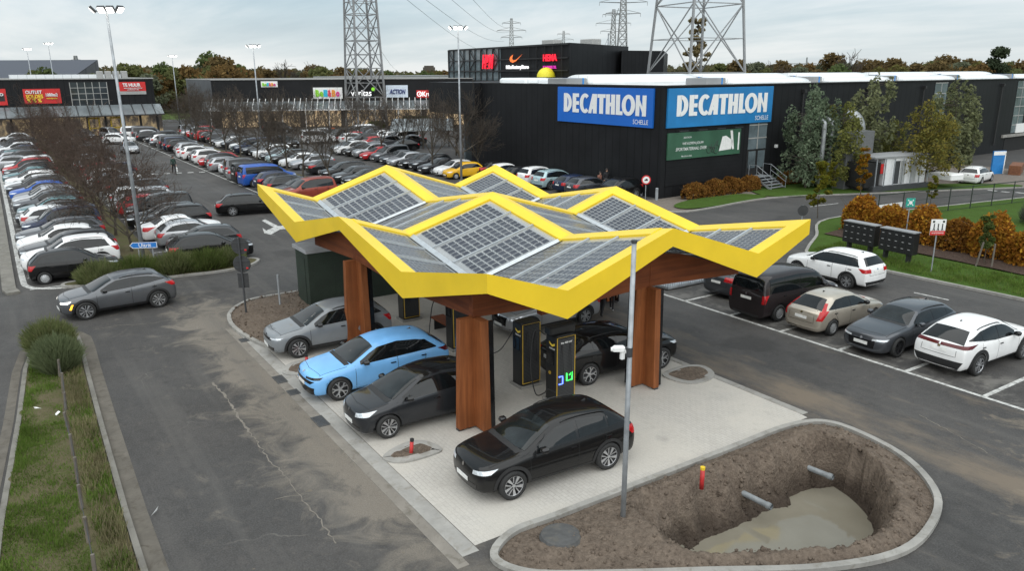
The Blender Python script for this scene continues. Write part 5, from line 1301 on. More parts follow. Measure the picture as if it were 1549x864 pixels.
# --- upper black block behind ------------------------------------
Pn = [(-103, 67.7), (-61.6, 65.8), (-67.0, 77), (-72.5, 87.5), (-103, 92)]
mall2 = empty('retail_block', (-61.6, 65.8, 0), 0, 'tall black retail block with red H&M, orange swoosh and HEMA signs', 'building')
mb = MB(); mb.prism(Pn, 0, 14.0, 0, 1); local(mb.build('wall', [M['clad'], M['roofgrey']]), mall2)
fo = Vector((-103, 67.7)); fe = Vector((-61.6, 65.8)); fx = Vector((fe.x - fo.x, fe.y - fo.y, 0)).normalized(); FL_ = (fe - fo).length
mb = MB(); panel(mb, fo, fx, .3, 20.5, 8.2, 13.7, .06, .1); g_ = local(mb.build('glass_front', M['glazing2']), mall2)
mb = MB()
for a in np.arange(.3, 20.6, 2.2): mb.bar(wallpoint(fo, fx, a, 7.6, .2), wallpoint(fo, fx, a, 13.9, .2), .16)
for z in (8.2, 9.9, 11.8, 13.8): mb.bar(wallpoint(fo, fx, .2, z, .22), wallpoint(fo, fx, FL_ - .2, z, .22), .18)
for k, a in enumerate(np.arange(.3, 19, 4.4)):
    mb.bar(wallpoint(fo, fx, a, 13.8, .25), wallpoint(fo, fx, a + 2.2, 11.8, .25), .14); mb.bar(wallpoint(fo, fx, a + 2.2, 11.8, .25), wallpoint(fo, fx, a, 9.9, .25), .14)
for a in np.arange(30, 41, 2.4): mb.bar(wallpoint(fo, fx, a, 8, .2), wallpoint(fo, fx, a, 13.9, .2), .10)
f_ = mb.build('steel_frame', M['black']); f_.parent = g_; f_.matrix_parent_inverse = Matrix.Identity(4)
M['redlit'] = emis('red_sign', (.75, .01, .03), 1.0); M['orange'] = emis('orange_sign', (.80, .16, .03), .8); M['pink'] = emis('magenta_sign', (.45, .02, .30), .8); M['whitelit'] = emis('white_sign', (.9, .9, .9), .7)
def sgn(parent, name, s_, h, w, a, z, mt, off=.35, sh=0, ofs=.02, o=fo, xd=fx):
    t2 = wall_obj(name, text_mesh(s_, h, w, ofs, sh, 1, .06), M[mt], None, wallpoint(o, xd, a, z, off), xd); local(t2, parent); t2.matrix_basis = Matrix.Translation(-Vector(parent.location)) @ Matrix.Translation(wallpoint(o, xd, a, z, off)) @ Matrix((Vector(xd), Vector((0, 0, 1)), Vector(xd).cross(Vector((0, 0, 1))))).transposed().to_4x4(); return t2
aat = lambda px: (onwall(px) )
def onwall(px, py=90, o=fo, xd=fx):
    n = xd.cross(Vector((0, 0, 1))); d = c_f * FPX + c_r * (px - 774.5) - c_u * (py - 432); k = (Vector((o.x, o.y, 0)) - CAM).dot(n) / d.dot(n); p = CAM + d * k
    return (p - Vector((o.x, o.y, 0))).dot(xd), p.z
def sign_px(parent, s_, x0, y0, x1, y1, mt, o, xd, off=.3, sh=0, ofs=.02, name='lettering'):
    a0, z1 = onwall(x0, (y0 + y1) / 2, o, xd); a1, _ = onwall(x1, (y0 + y1) / 2, o, xd); _, zt = onwall((x0 + x1) / 2, y0, o, xd); _, zb_ = onwall((x0 + x1) / 2, y1, o, xd)
    return sgn(parent, name, s_, zt - zb_, a1 - a0, (a0 + a1) / 2, (zt + zb_) / 2, mt, off, sh, ofs, o, xd)
def board_px(parent, x0, y0, x1, y1, mt, o, xd, off=.15, th=.14, name='sign_board'):
    a0, _ = onwall(x0, (y0 + y1) / 2, o, xd); a1, _ = onwall(x1, (y0 + y1) / 2, o, xd); _, zt = onwall((x0 + x1) / 2, y0, o, xd); _, zb_ = onwall((x0 + x1) / 2, y1, o, xd)
    mb = MB(); panel(mb, o, xd, a0, a1, zb_, zt, off, th); return local(mb.build(name, M[mt]), parent)
sign_px(mall2, 'H&M', 733, 82, 750, 104, 'redlit', fo, fx, .5, .25, .05)
sign_px(mall2, 'NikeFactoryStore', 768, 98, 802, 105.5, 'whitelit', fo, fx, .3, 0, .03)
sign_px(mall2, 'HEMA', 824, 81.5, 845, 92, 'redlit', fo, fx, .3, 0, .04)
sign_px(mall2, 'ICI PARIS XL', 824, 99, 844, 103.5, 'pink', fo, fx, .3, 0, .02)
sw = [(774, 86), (778.5, 82), (777, 88.5), (779, 91), (783, 90), (793, 81.2), (783, 92), (778, 94.6), (774.5, 93), (773.2, 90)]
mb = MB(); pts = []
for x, y in sw: a, z = onwall(x, y); pts.append(wallpoint(fo, fx, a, z, .32))
mb.poly(pts[::-1]); local(mb.build('swoosh_emblem', M['orange']), mall2)
mb = MB(); c = wallpoint(fo, fx, onwall(834, 112)[0], 8.9, 1.0)
mb.lathe([(1.5 * math.cos(a), 1.5 * math.sin(a)) for a in np.linspace(0, PI / 2 - .02, 7)], 16, M=Matrix.Translation(c)); o = mb.build('yellow_dome', plain('dome_yellow', (.80, .70, .03), .5), None, True); tag(o, 'bright yellow dome standing on the roof in front of the black retail block', 'dome')
for k, (x, y) in enumerate(((-74, 80), (-80, 76))):
    mb = MB(); mb.bbox((x, y, 14.6), (3.5, 2, 1.2), .1); local(mb.build('roof_unit', M['roofedge']), mall2)
mb = MB(); mb.tube([(-69.5, 80.2, 14), (-69.5, 80.2, 16)], .12, 6); local(mb.build('flue', M['steel']), mall2)

Q_ = [at_dist(940, 90, 140), at_dist(1004, 90, 146), at_dist(1010, 90, 175), at_dist(940, 90, 170)]
mb = MB(); mb.prism([(q.x, q.y) for q in Q_], 0, 13.2, 0, 1); local(mb.build('rear_wall', [M['clad'], M['roofgrey']]), mall2)
# --- strip of shops --------------------------------------------------
mo = Vector((-115.0, 24.9)); me_ = Vector((-95.5, 62.5)); mx = Vector((me_.x - mo.x, me_.y - mo.y, 0)).normalized(); ML = (me_ - mo).length; mn = mx.cross(Vector((0, 0, 1)))
mall = empty('shop_strip', (mo.x, mo.y, 0), 0, 'long low black strip of shops with lit fronts behind the lattice tower', 'building')
back = -Vector((mn.x, mn.y)) * 38
mo2 = mo - Vector((mx.x, mx.y)) * 0
bq = onU(281, 119, -142); bq = Vector((bq.x, bq.y)); poly = [tuple(mo), tuple(me_ + Vector((mx.x, mx.y)) * 14), tuple(me_ + Vector((mx.x, mx.y)) * 14 + back), tuple(bq)]
mb = MB(); mb.prism(poly, 0, 8.55, 0, 1); local(mb.build('wall', [M['cladh'], M['roofgrey']]), mall)
mb = MB(); path_strip(mb, poly, .35, 8.55, 8.72, True); local(mb.build('roof_edge', M['roofedge']), mall)
mb = MB(); sxd = Vector((mo.x - bq.x, mo.y - bq.y, 0)); sl = sxd.length; sxd.normalize(); panel(mb, bq, sxd, .2, sl - .05, .1, 8.5, .06, .05); local(mb.build('grey_side', M['cladgrey']), mall)
mb = MB(); panel(mb, mo, mx, .4, ML + 12, .1, 3.0, .08, .08); local(mb.build('shop_front', M['shopwarm']), mall)
for k in range(18):
    a = .4 + k * 2.5; mb = MB(); panel(mb, mo, mx, a, a + (.9 if k % 3 == 0 else .18), .1, 3.1, .2, .15); local(mb.build('pier', M['black']), mall)
# sloping glass awning with white ribs
def awning(parent, o, xd, a0, a1, zt, zb_, out, glass, ribmat, step, rise=.9):
    n = Vector(xd).cross(Vector((0, 0, 1))); mb = MB()
    mb.add([wallpoint(o, xd, a0, zt, .1), wallpoint(o, xd, a1, zt, .1), wallpoint(o, xd, a1, zb_, out), wallpoint(o, xd, a0, zb_, out)], [(0, 1, 2, 3)][::1]); mb.add([wallpoint(o, xd, a0, zt - .05, .1), wallpoint(o, xd, a1, zt - .05, .1), wallpoint(o, xd, a1, zb_ - .05, out), wallpoint(o, xd, a0, zb_ - .05, out)], [(3, 2, 1, 0)])
    aw = local(mb.build('awning', glass), parent); mb = MB()
    a = a0
    while a <= a1 + .01:
        mb.bar(wallpoint(o, xd, a, zt + rise * .3, .08), wallpoint(o, xd, a, zb_ + .05, out), .10, .14); a += step
    mb.bar(wallpoint(o, xd, a0, zb_, out), wallpoint(o, xd, a1, zb_, out), .14, .2)
    f_ = mb.build('awning_ribs', ribmat); f_.parent = aw; f_.matrix_parent_inverse = Matrix.Identity(4)
    mb = MB(); a = a0
    while a <= a1 + .01: mb.bar(wallpoint(o, xd, a, 0, out - .1), wallpoint(o, xd, a, zb_, out - .1), .14); a += step * 4
    f_ = mb.build('awning_posts', ribmat); f_.parent = aw; f_.matrix_parent_inverse = Matrix.Identity(4)
M['awnglass'] = plain('awning_glass', (.16, .18, .19), .25, 0, var=.3, vscale=.3)
awning(mall, mo, mx, 0, ML, 4.7, 3.2, 2.6, M['awnglass'], M['white'], 1.05, 1.6)
mb = MB(); mb.add([wallpoint(mo, mx, -5, 3.0, -4), wallpoint(mo, mx, .0, 3.2, 2.6), wallpoint(mo, mx, .0, 4.9, .1), wallpoint(mo, mx, -3.2, 4.6, -4)], [(0, 1, 2, 3)]); mb.add([wallpoint(mo, mx, -5, 2.95, -4), wallpoint(mo, mx, .0, 3.15, 2.6), wallpoint(mo, mx, .0, 4.85, .1), wallpoint(mo, mx, -3.2, 4.55, -4)], [(3, 2, 1, 0)]); local(mb.build('corner_awning', M['awnglass']), mall)
M['green2'] = emis('lime_dot', (.18, .52, .02), .7); M['navyl'] = plain('navy_letters', (.01, .03, .16), .5); M['lightblue'] = plain('board_ice', (.66, .74, .84), .5)
board_px(mall, 395, 122.5, 420, 131.5, 'white', mo, mx); board_px(mall, 474, 132, 518, 149, 'white', mo, mx)
board_px(mall, 584, 128.5, 617, 147, 'lightblue', mo, mx); board_px(mall, 630, 136, 672, 147.5, 'red', mo, mx)
for nm, c in (('lime', (.25, .62, .03)), ('cyan', (.02, .42, .62)), ('sredp', (.75, .05, .10)), ('sorange', (.80, .30, .03)), ('smag', (.65, .03, .25))): M[nm] = plain('letter_' + nm, c, .5, var=.03)
for x0, y0, w, h in ((397, 125, 20.5, 5), (477.5, 135.5, 37, 10.5)):
    for k, (ch, mt) in enumerate(zip('Bel&Bo', ('lime', 'lime', 'cyan', 'sredp', 'sorange', 'smag'))): sign_px(mall, ch, x0 + w * k / 6, y0 + (0 if ch in 'Bl&' else h * .25), x0 + w * (k + .92) / 6, y0 + h, mt, mo, mx, .24, 0, .06)
sign_px(mall, 'veritas', 531, 136, 562, 145, 'whitelit', mo, mx, .25, 0, .012); 
a, z = onwall(564.5, 134.5, mo, mx); mb = MB(); c = wallpoint(mo, mx, a, z, .25); mb.add([c + mx * .33 * math.cos(t) + Vector((0, 0, .33 * math.sin(t))) for t in np.linspace(0, 2 * PI, 16, endpoint=False)], [tuple(range(16))]); local(mb.build('lime_dot', M['green2']), mall)
sign_px(mall, 'ACTION', 589, 134.5, 613.5, 142, 'navyl', mo, mx, .24, .25, .03); sign_px(mall, 'Kruidvat', 639, 138, 668, 145.5, 'whitelit', mo, mx, .24, 0, .02)
a, z = onwall(634.5, 141.8, mo, mx); mb = MB(); c = wallpoint(mo, mx, a, z, .25); mb.tube([c + mx * .42 * math.cos(t) + Vector((0, 0, .42 * math.sin(t))) for t in np.linspace(0, 2 * PI, 16)], .07, 5); mb.tube([c + mx * .25 + Vector((0, 0, .22)), c - mx * .08, c + mx * .25 - Vector((0, 0, .22))], .06, 4); local(mb.build('round_emblem', M['whitelit']), mall)
# --- left store -------------------------------------------------------
lo = Vector((-107.0, -30)); lx = Vector((0, 1, 0)); 
lst = empty('outlet_store', (lo.x, lo.y, 0), 0, 'black outlet store with red banners at the far end of the car park', 'building')
mb = MB(); mb.prism([(-107, -30), (-107, 13.8), (-140, 13.8), (-140, -30)], 0, 8.95, 0, 1)
o = mb.build('wall', [M['clad'], M['roofgrey']]); local(o, lst)
mb = MB(); path_strip(mb, [(-107, -30), (-107, 13.8), (-140, 13.8), (-140, -30)], .4, 8.95, 9.12, True); local(mb.build('roof_edge', M['roofedge']), lst)
mb = MB(); mb.box((-116, 2, 9.35), (6, 16, .7)); local(mb.build('rooflight', M['vault']), lst)
mb = MB()
for k in range(4): mb.bbox((-110, 6.4 + k * 1.2, 9.6), (1.4, .9, 1.2), .08)
local(mb.build('roof_unit', M['roofedge']), lst)
awning(lst, lo, lx, 0, 44.5, 4.9, 3.3, 3.0, M['awnglass'], M['black'], 1.6, .4)
mb = MB(); panel(mb, lo, lx, 20, 44.5, .1, 3.1, .08, .08); local(mb.build('shop_front', M['shopdim']), lst)
mb = MB(); panel(mb, lo, lx, 0, 20, .1, 3.1, .08, .08); local(mb.build('shop_front', M['dark']), lst)
for a in np.arange(20.2, 44, 2.6):
    mb = MB(); panel(mb, lo, lx, a, a + .35, .1, 3.2, .2, .15); local(mb.build('pier', M['black']), lst)
M['yellowp'] = plain('yellow_frame', (.72, .50, .03), .5)
for a in (33.4, 36.6):
    mb = MB(); 
    for q in (a, a + 1.5): panel(mb, lo, lx, q, q + .22, .1, 3.0, .32, .12)
    panel(mb, lo, lx, a, a + 1.7, 2.75, 3.0, .33, .12); panel(mb, lo, lx, a, a + 1.7, 1.2, 1.4, .33, .12); local(mb.build('yellow_door_frame', M['yellowp']), lst)
board_px(lst, -6, 134, 10, 159, 'red', lo, lx); board_px(lst, 35.5, 134, 92, 156.5, 'red', lo, lx); board_px(lst, 177, 123.5, 220, 137.5, 'red', lo, lx); board_px(lst, 179, 137.6, 221, 142.5, 'roofedge', lo, lx)
M['yellowl'] = plain('yellow_letters', (.85, .62, .05), .5)
sign_px(lst, 'OUTLET', 38, 136.5, 63, 141.5, 'signwhite', lo, lx, .24, 0, .03); sign_px(lst, 'SOLDES', 39, 142.5, 65, 148.5, 'yellowl', lo, lx, .24, 0, .03); sign_px(lst, '% % %', 41, 149, 63, 154.5, 'yellowl', lo, lx, .24, 0, .03)
sign_px(lst, '1000m2', 69, 140.5, 87, 145.5, 'signwhite', lo, lx, .24, 0, .03); sign_px(lst, 'winkelplezier', 70, 147, 87, 150, 'yellowl', lo, lx, .24, 0, .01)
sign_px(lst, 'TE HUUR', 185, 125.5, 212, 130.8, 'signwhite', lo, lx, .24, 0, .03); sign_px(lst, 'winkelruimte beschikbaar', 187, 131.8, 215, 133.6, 'signwhite', lo, lx, .24, 0, .005); sign_px(lst, 'contacteer ons', 192, 134.5, 210, 136, 'signwhite', lo, lx, .24, 0, .005)
board_px(lst, -4, 141.5, 7, 153, 'black', lo, lx, .19, .05); sign_px(lst, 'O', -1, 140.5, 5, 145, 'signwhite', lo, lx, .24, 0, .03)
a0, _ = onwall(107, 140, lo, lx); a1, _ = onwall(163, 140, lo, lx)
mb = MB(); panel(mb, lo, lx, a0, a1, 4.9, 8.5, .03, .06); w = local(mb.build('window', M['glazing']), lst)
mb = MB()
for a in np.linspace(a0, a1, 6): panel(mb, lo, lx, a - .05, a + .05, 4.9, 8.5, .08, .06)
for z in (5.8, 6.7, 7.6): panel(mb, lo, lx, a0, a1, z, z + .08, .085, .06)
f_ = mb.build('frame', M['roofedge']); f_.parent = w; f_.matrix_parent_inverse = Matrix.Identity(4)
# pitched dark roof house far left, low white hall behind the shops
hs = empty('hall', (0, 0, 0), 0, 'hall with dark solar roof and grey gable far behind the outlet store', 'building')
c = at_dist(30, 118, 235); D2 = Vector((c.x, c.y, 0)); ax = Vector((.55, .83, 0))
mb = MB(); 
p = [D2 - ax * 22, D2 + ax * 10, D2 + ax * 13 + Vector((-14, 8, 0)), D2 - ax * 22 + Vector((-14, 8, 0))]
mb.add([(q.x, q.y, 7) for q in p[:2]] + [(q.x, q.y, 13.5) for q in p[2:]], [(0, 1, 2, 3)]); mb.build('roof', plain('solar_roof', (.03, .034, .05), .3), hs)
mb = MB(); mb.add([(p[1].x, p[1].y, 0), (p[2].x, p[2].y, 0), (p[2].x, p[2].y, 13.4), (p[1].x, p[1].y, 6.9), (p[0].x, p[0].y, 0), (p[3].x, p[3].y, 0), (p[0].x, p[0].y, 6.9), (p[3].x, p[3].y, 13.4)], [(0, 1, 2, 3), (4, 0, 3, 6), (5, 4, 6, 7), (1, 5, 7, 2)]); mb.build('wall', M['cladgrey'], hs)
c = at_dist(610, 118, 250); mb = MB(); hb = empty('hall', (c.x, c.y, 0), R(35), 'low pale grey hall roof behind the shop strip', 'building'); mb.box((0, 0, 4.2), (22, 60, 8.4)); mb.build('wall', M['cladgrey'], hb); mb = MB(); mb.box((0, 0, 8.6), (23, 61, .5)); mb.build('roof', M['roofgrey'], hb)
# ------------------------------------------------------------------ vegetation
M['bark'] = m_soil('bark', (.055, .045, .035), (.12, .105, .085)); M['barkgreen'] = m_soil('mossy_bark', (.06, .058, .036), (.12, .115, .075))
M['twigred'] = leafmat('reddish_twigs', [(.105, .078, .064), (.15, .112, .092), (.12, .092, .075)]); M['twiggrey'] = leafmat('grey_twigs', [(.098, .081, .067), (.144, .121, .101), (.115, .098, .081)])
def branches(rs, base, d, L, r, depth, out, spread, nkid, gnarl=.22, minr=.004, up=.15):
    """collect tapered branch polylines: (points, r0, r1, depth)"""
    n = 4 if depth > 1 else 3; p = np.array(base, float); d = np.array(d, float); pts = [p.copy()]
    for i in range(n):
        d = d + rs.normal(0, gnarl, 3) * (.5 if depth >= 4 else 1); d[2] += up * .25; d /= np.linalg.norm(d); p = p + d * L / n; pts.append(p.copy())
    r1 = max(minr, r * (.62 if depth > 1 else .35)); out.append((pts, r, r1, depth))
    if depth <= 0: return
    k = nkid[min(depth, len(nkid) - 1)]
    for i in range(k):
        t = rs.uniform(.35, 1.0) if i else 1.0; f = t * n; a = int(min(f, n - 1)); q = pts[a] + (pts[a + 1] - pts[a]) * (f - a)
        u = rs.normal(0, 1, 3); u -= d * (u @ d); u /= np.linalg.norm(u) + 1e-9; ang = spread * rs.uniform(.55, 1.25) * (.5 if i == 0 else 1)
        nd = d * math.cos(ang) + u * math.sin(ang); nd[2] += up; nd /= np.linalg.norm(nd)
        branches(rs, q, nd, L * rs.uniform(.58, .82), max(minr, r * rs.uniform(.45, .62)), depth - 1, out, spread, nkid, gnarl, minr, up)
def tubes_np(lst, n):
    V = []; F = []
    for pts, r0, r1, _ in lst:
        k = len(pts); P_ = np.array(pts); T = np.gradient(P_, axis=0); T /= np.linalg.norm(T, axis=1)[:, None] + 1e-9
        ref = np.array([0, 0, 1.0]) if abs(T[0, 2]) < .85 else np.array([1.0, 0, 0]); X = np.cross(T, ref); X /= np.linalg.norm(X, axis=1)[:, None] + 1e-9; Y = np.cross(T, X)
        rr = np.linspace(r0, r1, k)[:, None]; b = len(V)
        rows = []
        for j in range(n):
            a = 2 * PI * j / n; rows.append(P_ + (X * math.cos(a) + Y * math.sin(a)) * rr)
        ring = np.stack(rows, 1).reshape(-1, 3); V.extend(ring)
        for i in range(k - 1):
            for j in range(n): F.append((b + i * n + j, b + i * n + (j + 1) % n, b + (i + 1) * n + (j + 1) % n, b + (i + 1) * n + j))
    return np.array(V), np.array(F)
def bare_tree(seed, H, r, trunk=.32, spread=.6, nkid=(0, 4, 4, 4, 5), depth=4, twig=.007, mat=None, lean=0, up=.12):
    rs = np.random.RandomState(seed); out = []
    th = H * trunk; tr = [np.array((0, 0, -.1)), np.array((rs.normal(0, .05), rs.normal(0, .05), th * .5)), np.array((rs.normal(0, .1), rs.normal(0, .1), th))]
    top = tr[-1]; lead = [tr, ]
    nm = nkid[-1] + 2
    for i in range(nm):
        a = 2 * PI * i / nm + rs.uniform(-.3, .3); inc = spread * rs.uniform(.5, 1.5) if i else .08
        d = np.array((math.cos(a) * math.sin(inc), math.sin(a) * math.sin(inc), math.cos(inc))); z = rs.uniform(.72, 1.0) if i else 1.0
        branches(rs, np.array((top[0] * z, top[1] * z, th * z)), d, H * (1 - trunk) * (.5 if i else .6), r * .5, depth, out, spread, nkid, .20, twig, up)
    tv, tf = tubes_np([(tr, r, r * .72, 9)] + [b for b in out if b[3] >= depth - 0], 7); cv, cf = tubes_np([b for b in out if b[3] < depth], 3)
    return np_mesh('trunk', tv, tf, M['bark'], True), np_mesh('crown', cv, cf, mat or M['twiggrey'])
def leaf_cards(C, N, size, rs, jit=.6, droop=0.0):
    """one leaf-sized quad (bent in two triangles) per centre"""
    n = len(C); nv = rs.normal(0, 1, (n, 3)); nv[:, 2] += .5; nv /= np.linalg.norm(nv, axis=1)[:, None]
    a = rs.normal(0, 1, (n, 3)); a -= nv * (a * nv).sum(1)[:, None]; a /= np.linalg.norm(a, axis=1)[:, None] + 1e-9; b = np.cross(nv, a)
    s = size * rs.uniform(.6, 1.4, (n, 1)); a = a * s; b = b * s * .62
    V = np.stack([C - a, C + b * .9 + nv * s * .12, C + a, C - b * .9 + nv * s * .12], 1).reshape(-1, 3)
    F = np.arange(4 * n).reshape(n, 4); return V, F
def leafy_tree(seed, H, r, crown, n, leaf, mat, trunk=.2, clumps=40, shape='oval', bark='bark', gap=.5, depth=3, elong=.62):
    """crown=(radius, bottom, top); leaves gather in clumps on the boughs with gaps between"""
    rs = np.random.RandomState(seed); R_, zb_, zt_ = crown; out = []
    tr = [np.array((0, 0, -.1)), np.array((rs.normal(0, .06), rs.normal(0, .06), H * trunk)), np.array((rs.normal(0, .15), rs.normal(0, .15), lerp(zb_, zt_, .55))), np.array((rs.normal(0, .2), rs.normal(0, .2), zt_ * .95))]
    CC = []
    for i in range(clumps):
        t = rs.uniform(.02, 1); z = lerp(zb_, zt_, t)
        if shape == 'oval': w = math.sin(PI * min(1, (t * .86 + .12))) ** .7
        elif shape == 'cone': w = (1 - t) ** .75 + .06
        elif shape == 'column': w = .55 + .45 * math.sin(PI * t)
        else: w = math.sin(PI * (t * .6 + .38)) ** .6
        a = rs.uniform(0, 2 * PI); q = rs.uniform(.25, 1) ** .6 * R_ * w * rs.uniform(.75, 1.12)
        if shape == 'multi':
            m_ = i % 5; w = (1 - t) ** .6 * .55 + .10; z = lerp(zb_, zt_ * (1, .86, .78, .93, .68)[m_], t); q = rs.uniform(.1, 1) ** .5 * R_ * .5 * w * 1.5; o_ = (0, .62, .7, .5, .8)[m_] * R_; CC.append((math.cos(a) * q + math.cos(m_ * 1.9 + seed) * o_, math.sin(a) * q + math.sin(m_ * 1.9 + seed) * o_, z))
        else: CC.append((math.cos(a) * q, math.sin(a) * q, z))
        k = np.array(CC[-1]); zz = max(H * trunk * .9, z - q * rs.uniform(.4, .9)); st = np.array((0, 0, zz)); mid = (st + k) / 2 + np.array((0, 0, -.08 * q)); out.append(([st, mid, k], r * .30, r * .08, 1))
    CC = np.array(CC); cs = R_ * gap * rs.uniform(.35, 1.0, clumps); per = (cs ** 2 / (cs ** 2).sum() * n).astype(int) + 1; L = []
    for c, s_, k in zip(CC, cs, per):
        v = rs.normal(0, 1, (k, 3)); v /= np.linalg.norm(v, axis=1)[:, None]; v *= rs.uniform(.35, 1, (k, 1)) ** .5 * s_; v[:, 2] *= elong; v[:, :2] += c[:2] * .25 * rs.uniform(0, 1, (k, 1)) * (s_ / R_); L.append(c + v)
    L = np.vstack(L); V, F = leaf_cards(L, n, leaf, rs); tv, tf = tubes_np([(tr, r, r * .25, 9)] + out, 5)
    return np_mesh('trunk', tv, tf, M[bark], True), np_mesh('crown', V, F, mat)
def plant(meshes, loc, rz, label, cat='tree', group=None, name='tree', sc=1.0):
    root = empty(name, loc, rz, label, cat, group); root.scale = (sc, sc, sc * 1.0)
    for nm, me in zip(('trunk', 'crown'), meshes): link(nm, me, root)
    return root
# bare trees of the car park
BT = [bare_tree(s, 6.0, .10, .32, .62, (0, 4, 3, 4, 4), 4, .0075, M['twiggrey']) for s in (11, 12, 13)]
BR = [bare_tree(s, 5.3, .09, .22, .80, (0, 4, 4, 3, 4), 4, .0075, M['twigred'], up=.06) for s in (21, 22, 23)]
k = 0
for u in (-10.8, -16.5, -22.5, -28.5, -35, -41, -47.5, -54, -61, -68, -76, -84, -93):
    near = 'the lamp post' if u > -20 else 'its row'
    plant(BR[k % 3], (u, -4.25 + rng.uniform(-.25, .25), .05), k * 1.9, 'reddish bare tree, %s along the strip between the two left car rows' % ords[k], 'tree', 'bare reddish trees on the left strip', 'bare_tree', rng.uniform(.92, 1.12) if u < -15 else .95); k += 1
for k, u in enumerate((-28, -36, -40.5, -45.3, -50, -57, -64, -72, -80, -88)):
    plant(BT[k % 3], (u, 14.1 + rng.uniform(-.2, .2), .05), k * 2.3, 'dark bare tree, %s from the canopy along the middle planting strip' % ords[k], 'tree', 'bare trees on the middle strip', 'bare_tree', rng.uniform(.95, 1.15))
for k, (px, py, sc) in enumerate(((700, 268, 1.15), (655, 262, 1.05), (575, 240, 1.0), (525, 232, 1.05), (610, 236, .9), (725, 262, .8), (330, 200, 1.0), (300, 198, 1.05), (360, 205, .95), (470, 218, 1.0), (545, 215, .95), (640, 225, .9), (690, 235, 1.0), (415, 215, .95), (590, 205, .9))):
    p = G(px, py); plant(BT[(k + 1) % 3], (p.x, p.y, 0), k * 1.3, 'bare grey tree %s' % ('beside the tall lamp post near the store wall', 'in front of the trolley shelter', 'among parked cars left of the shelter', 'behind the silver estate car', 'just left of the trolley shelter', 'between lamp post and store wall', 'left of the lamp post by the shop strip corner', 'farthest left by the grey end of the shop strip', 'by the left end of the white awning', 'in front of the children clothing shop', 'in front of the lattice tower feet', 'right of the lattice tower by the shelter', 'at the left end of the store wall', 'left of the black delivery van', 'between the two clipped hedges')[k], 'tree', 'bare grey trees in the far car park', 'bare_tree', sc)
# evergreens and yellowing trees along the store wall
LG = leafmat('grey_green_leaves', [(.130, .169, .108), (.184, .234, .151), (.097, .134, .082), (.227, .270, .184)]); LO = leafmat('olive_leaves', [(.135, .150, .046), (.198, .204, .062), (.114, .125, .042), (.270, .260, .083)])
LY = leafmat('yellow_leaves', [(.21, .185, .045), (.15, .15, .045), (.25, .20, .05), (.115, .115, .04)]); LR = leafmat('rust_leaves', [(.221, .085, .021), (.299, .130, .023), (.130, .058, .021), (.364, .195, .033)])
LB = leafmat('brown_leaves', [(.12, .075, .03), (.16, .10, .04), (.08, .055, .025)]); LDG = leafmat('dark_green_leaves', [(.020, .034, .014), (.034, .050, .020), (.014, .026, .012)])
def PT(px, py): p = G(px, py); return (p.x, p.y, 0)
tA = leafy_tree(31, 8.2, .12, (2.3, .6, 8.2), 5400, .13, LG, .1, 170, 'multi', gap=.24, elong=1.5)
tB = leafy_tree(32, 7.4, .12, (2.2, 1.0, 7.4), 4200, .13, LO, .14, 140, 'multi', gap=.24, elong=1.4)
tC = leafy_tree(33, 7.6, .12, (2.8, 1.4, 7.2), 4800, .125, LY, .18, 140, 'multi', gap=.24, elong=1.2)
tD = leafy_tree(34, 8.6, .10, (1.9, 1.2, 8.4), 3000, .15, leafmat('olive_grey', [(.179, .195, .106), (.238, .249, .130), (.143, .162, .095)]), .2, 110, 'multi', gap=.24, elong=1.6)
for k, (m_, px, py, sc, lab) in enumerate(((tA, 1218, 285, 1.0, 'grey-green bushy evergreen tree right of the steel steps'), (tA, 1236, 282, .92, 'grey-green evergreen tree second from the steel steps'), (tB, 1268, 284, .95, 'olive green tree directly left of the silver ducts'), (tD, 1308, 276, 1.12, 'thin grey-olive tree rising in front of the silver ducts'), (tB, 1345, 272, .72, 'small dark olive tree right of the ventilation unit'), (tC, 1395, 282, .98, 'bright yellow-green bushy tree right of the ventilation unit'), (tD, 1428, 270, 1.08, 'tall grey-olive tree behind the bright yellow tree'), (tD, 1450, 268, .9, 'slim tree with thinning brown-green leaves left of the white banner'))):
    plant(m_, PT(px, py), k * 1.7, lab, 'tree', None, 'tree', sc)
ty = leafy_tree(35, 3.6, .035, (.62, .8, 3.6), 1500, .10, leafmat('yellow_green', [(.16, .16, .02), (.12, .13, .025), (.20, .16, .02)]), .3, 26, 'oval', gap=.5)
to_ = leafy_tree(36, 3.8, .04, (.55, .5, 3.9), 1900, .10, leafmat('orange_yellow', [(.30, .13, .015), (.24, .15, .02), (.20, .16, .025), (.33, .10, .012)]), .2, 28, 'column', gap=.5)
plant(ty, PT(1237, 330), 1, 'young yellow-green tree with a thin trunk beside the round sign back', 'tree', None, 'young_tree', 1.05); plant(to_, PT(1302, 297), 2, 'slim orange and yellow young tree in front of the ventilation unit', 'tree', None, 'young_tree', 1.0); plant(ty, PT(1258, 292), 3, 'small thin brownish young tree between the clipped hedge and the ducts', 'tree', None, 'young_tree', .7); plant(ty, PT(1407, 310), 5, 'bare young sapling standing behind the wire fence', 'tree', None, 'young_tree', .6)
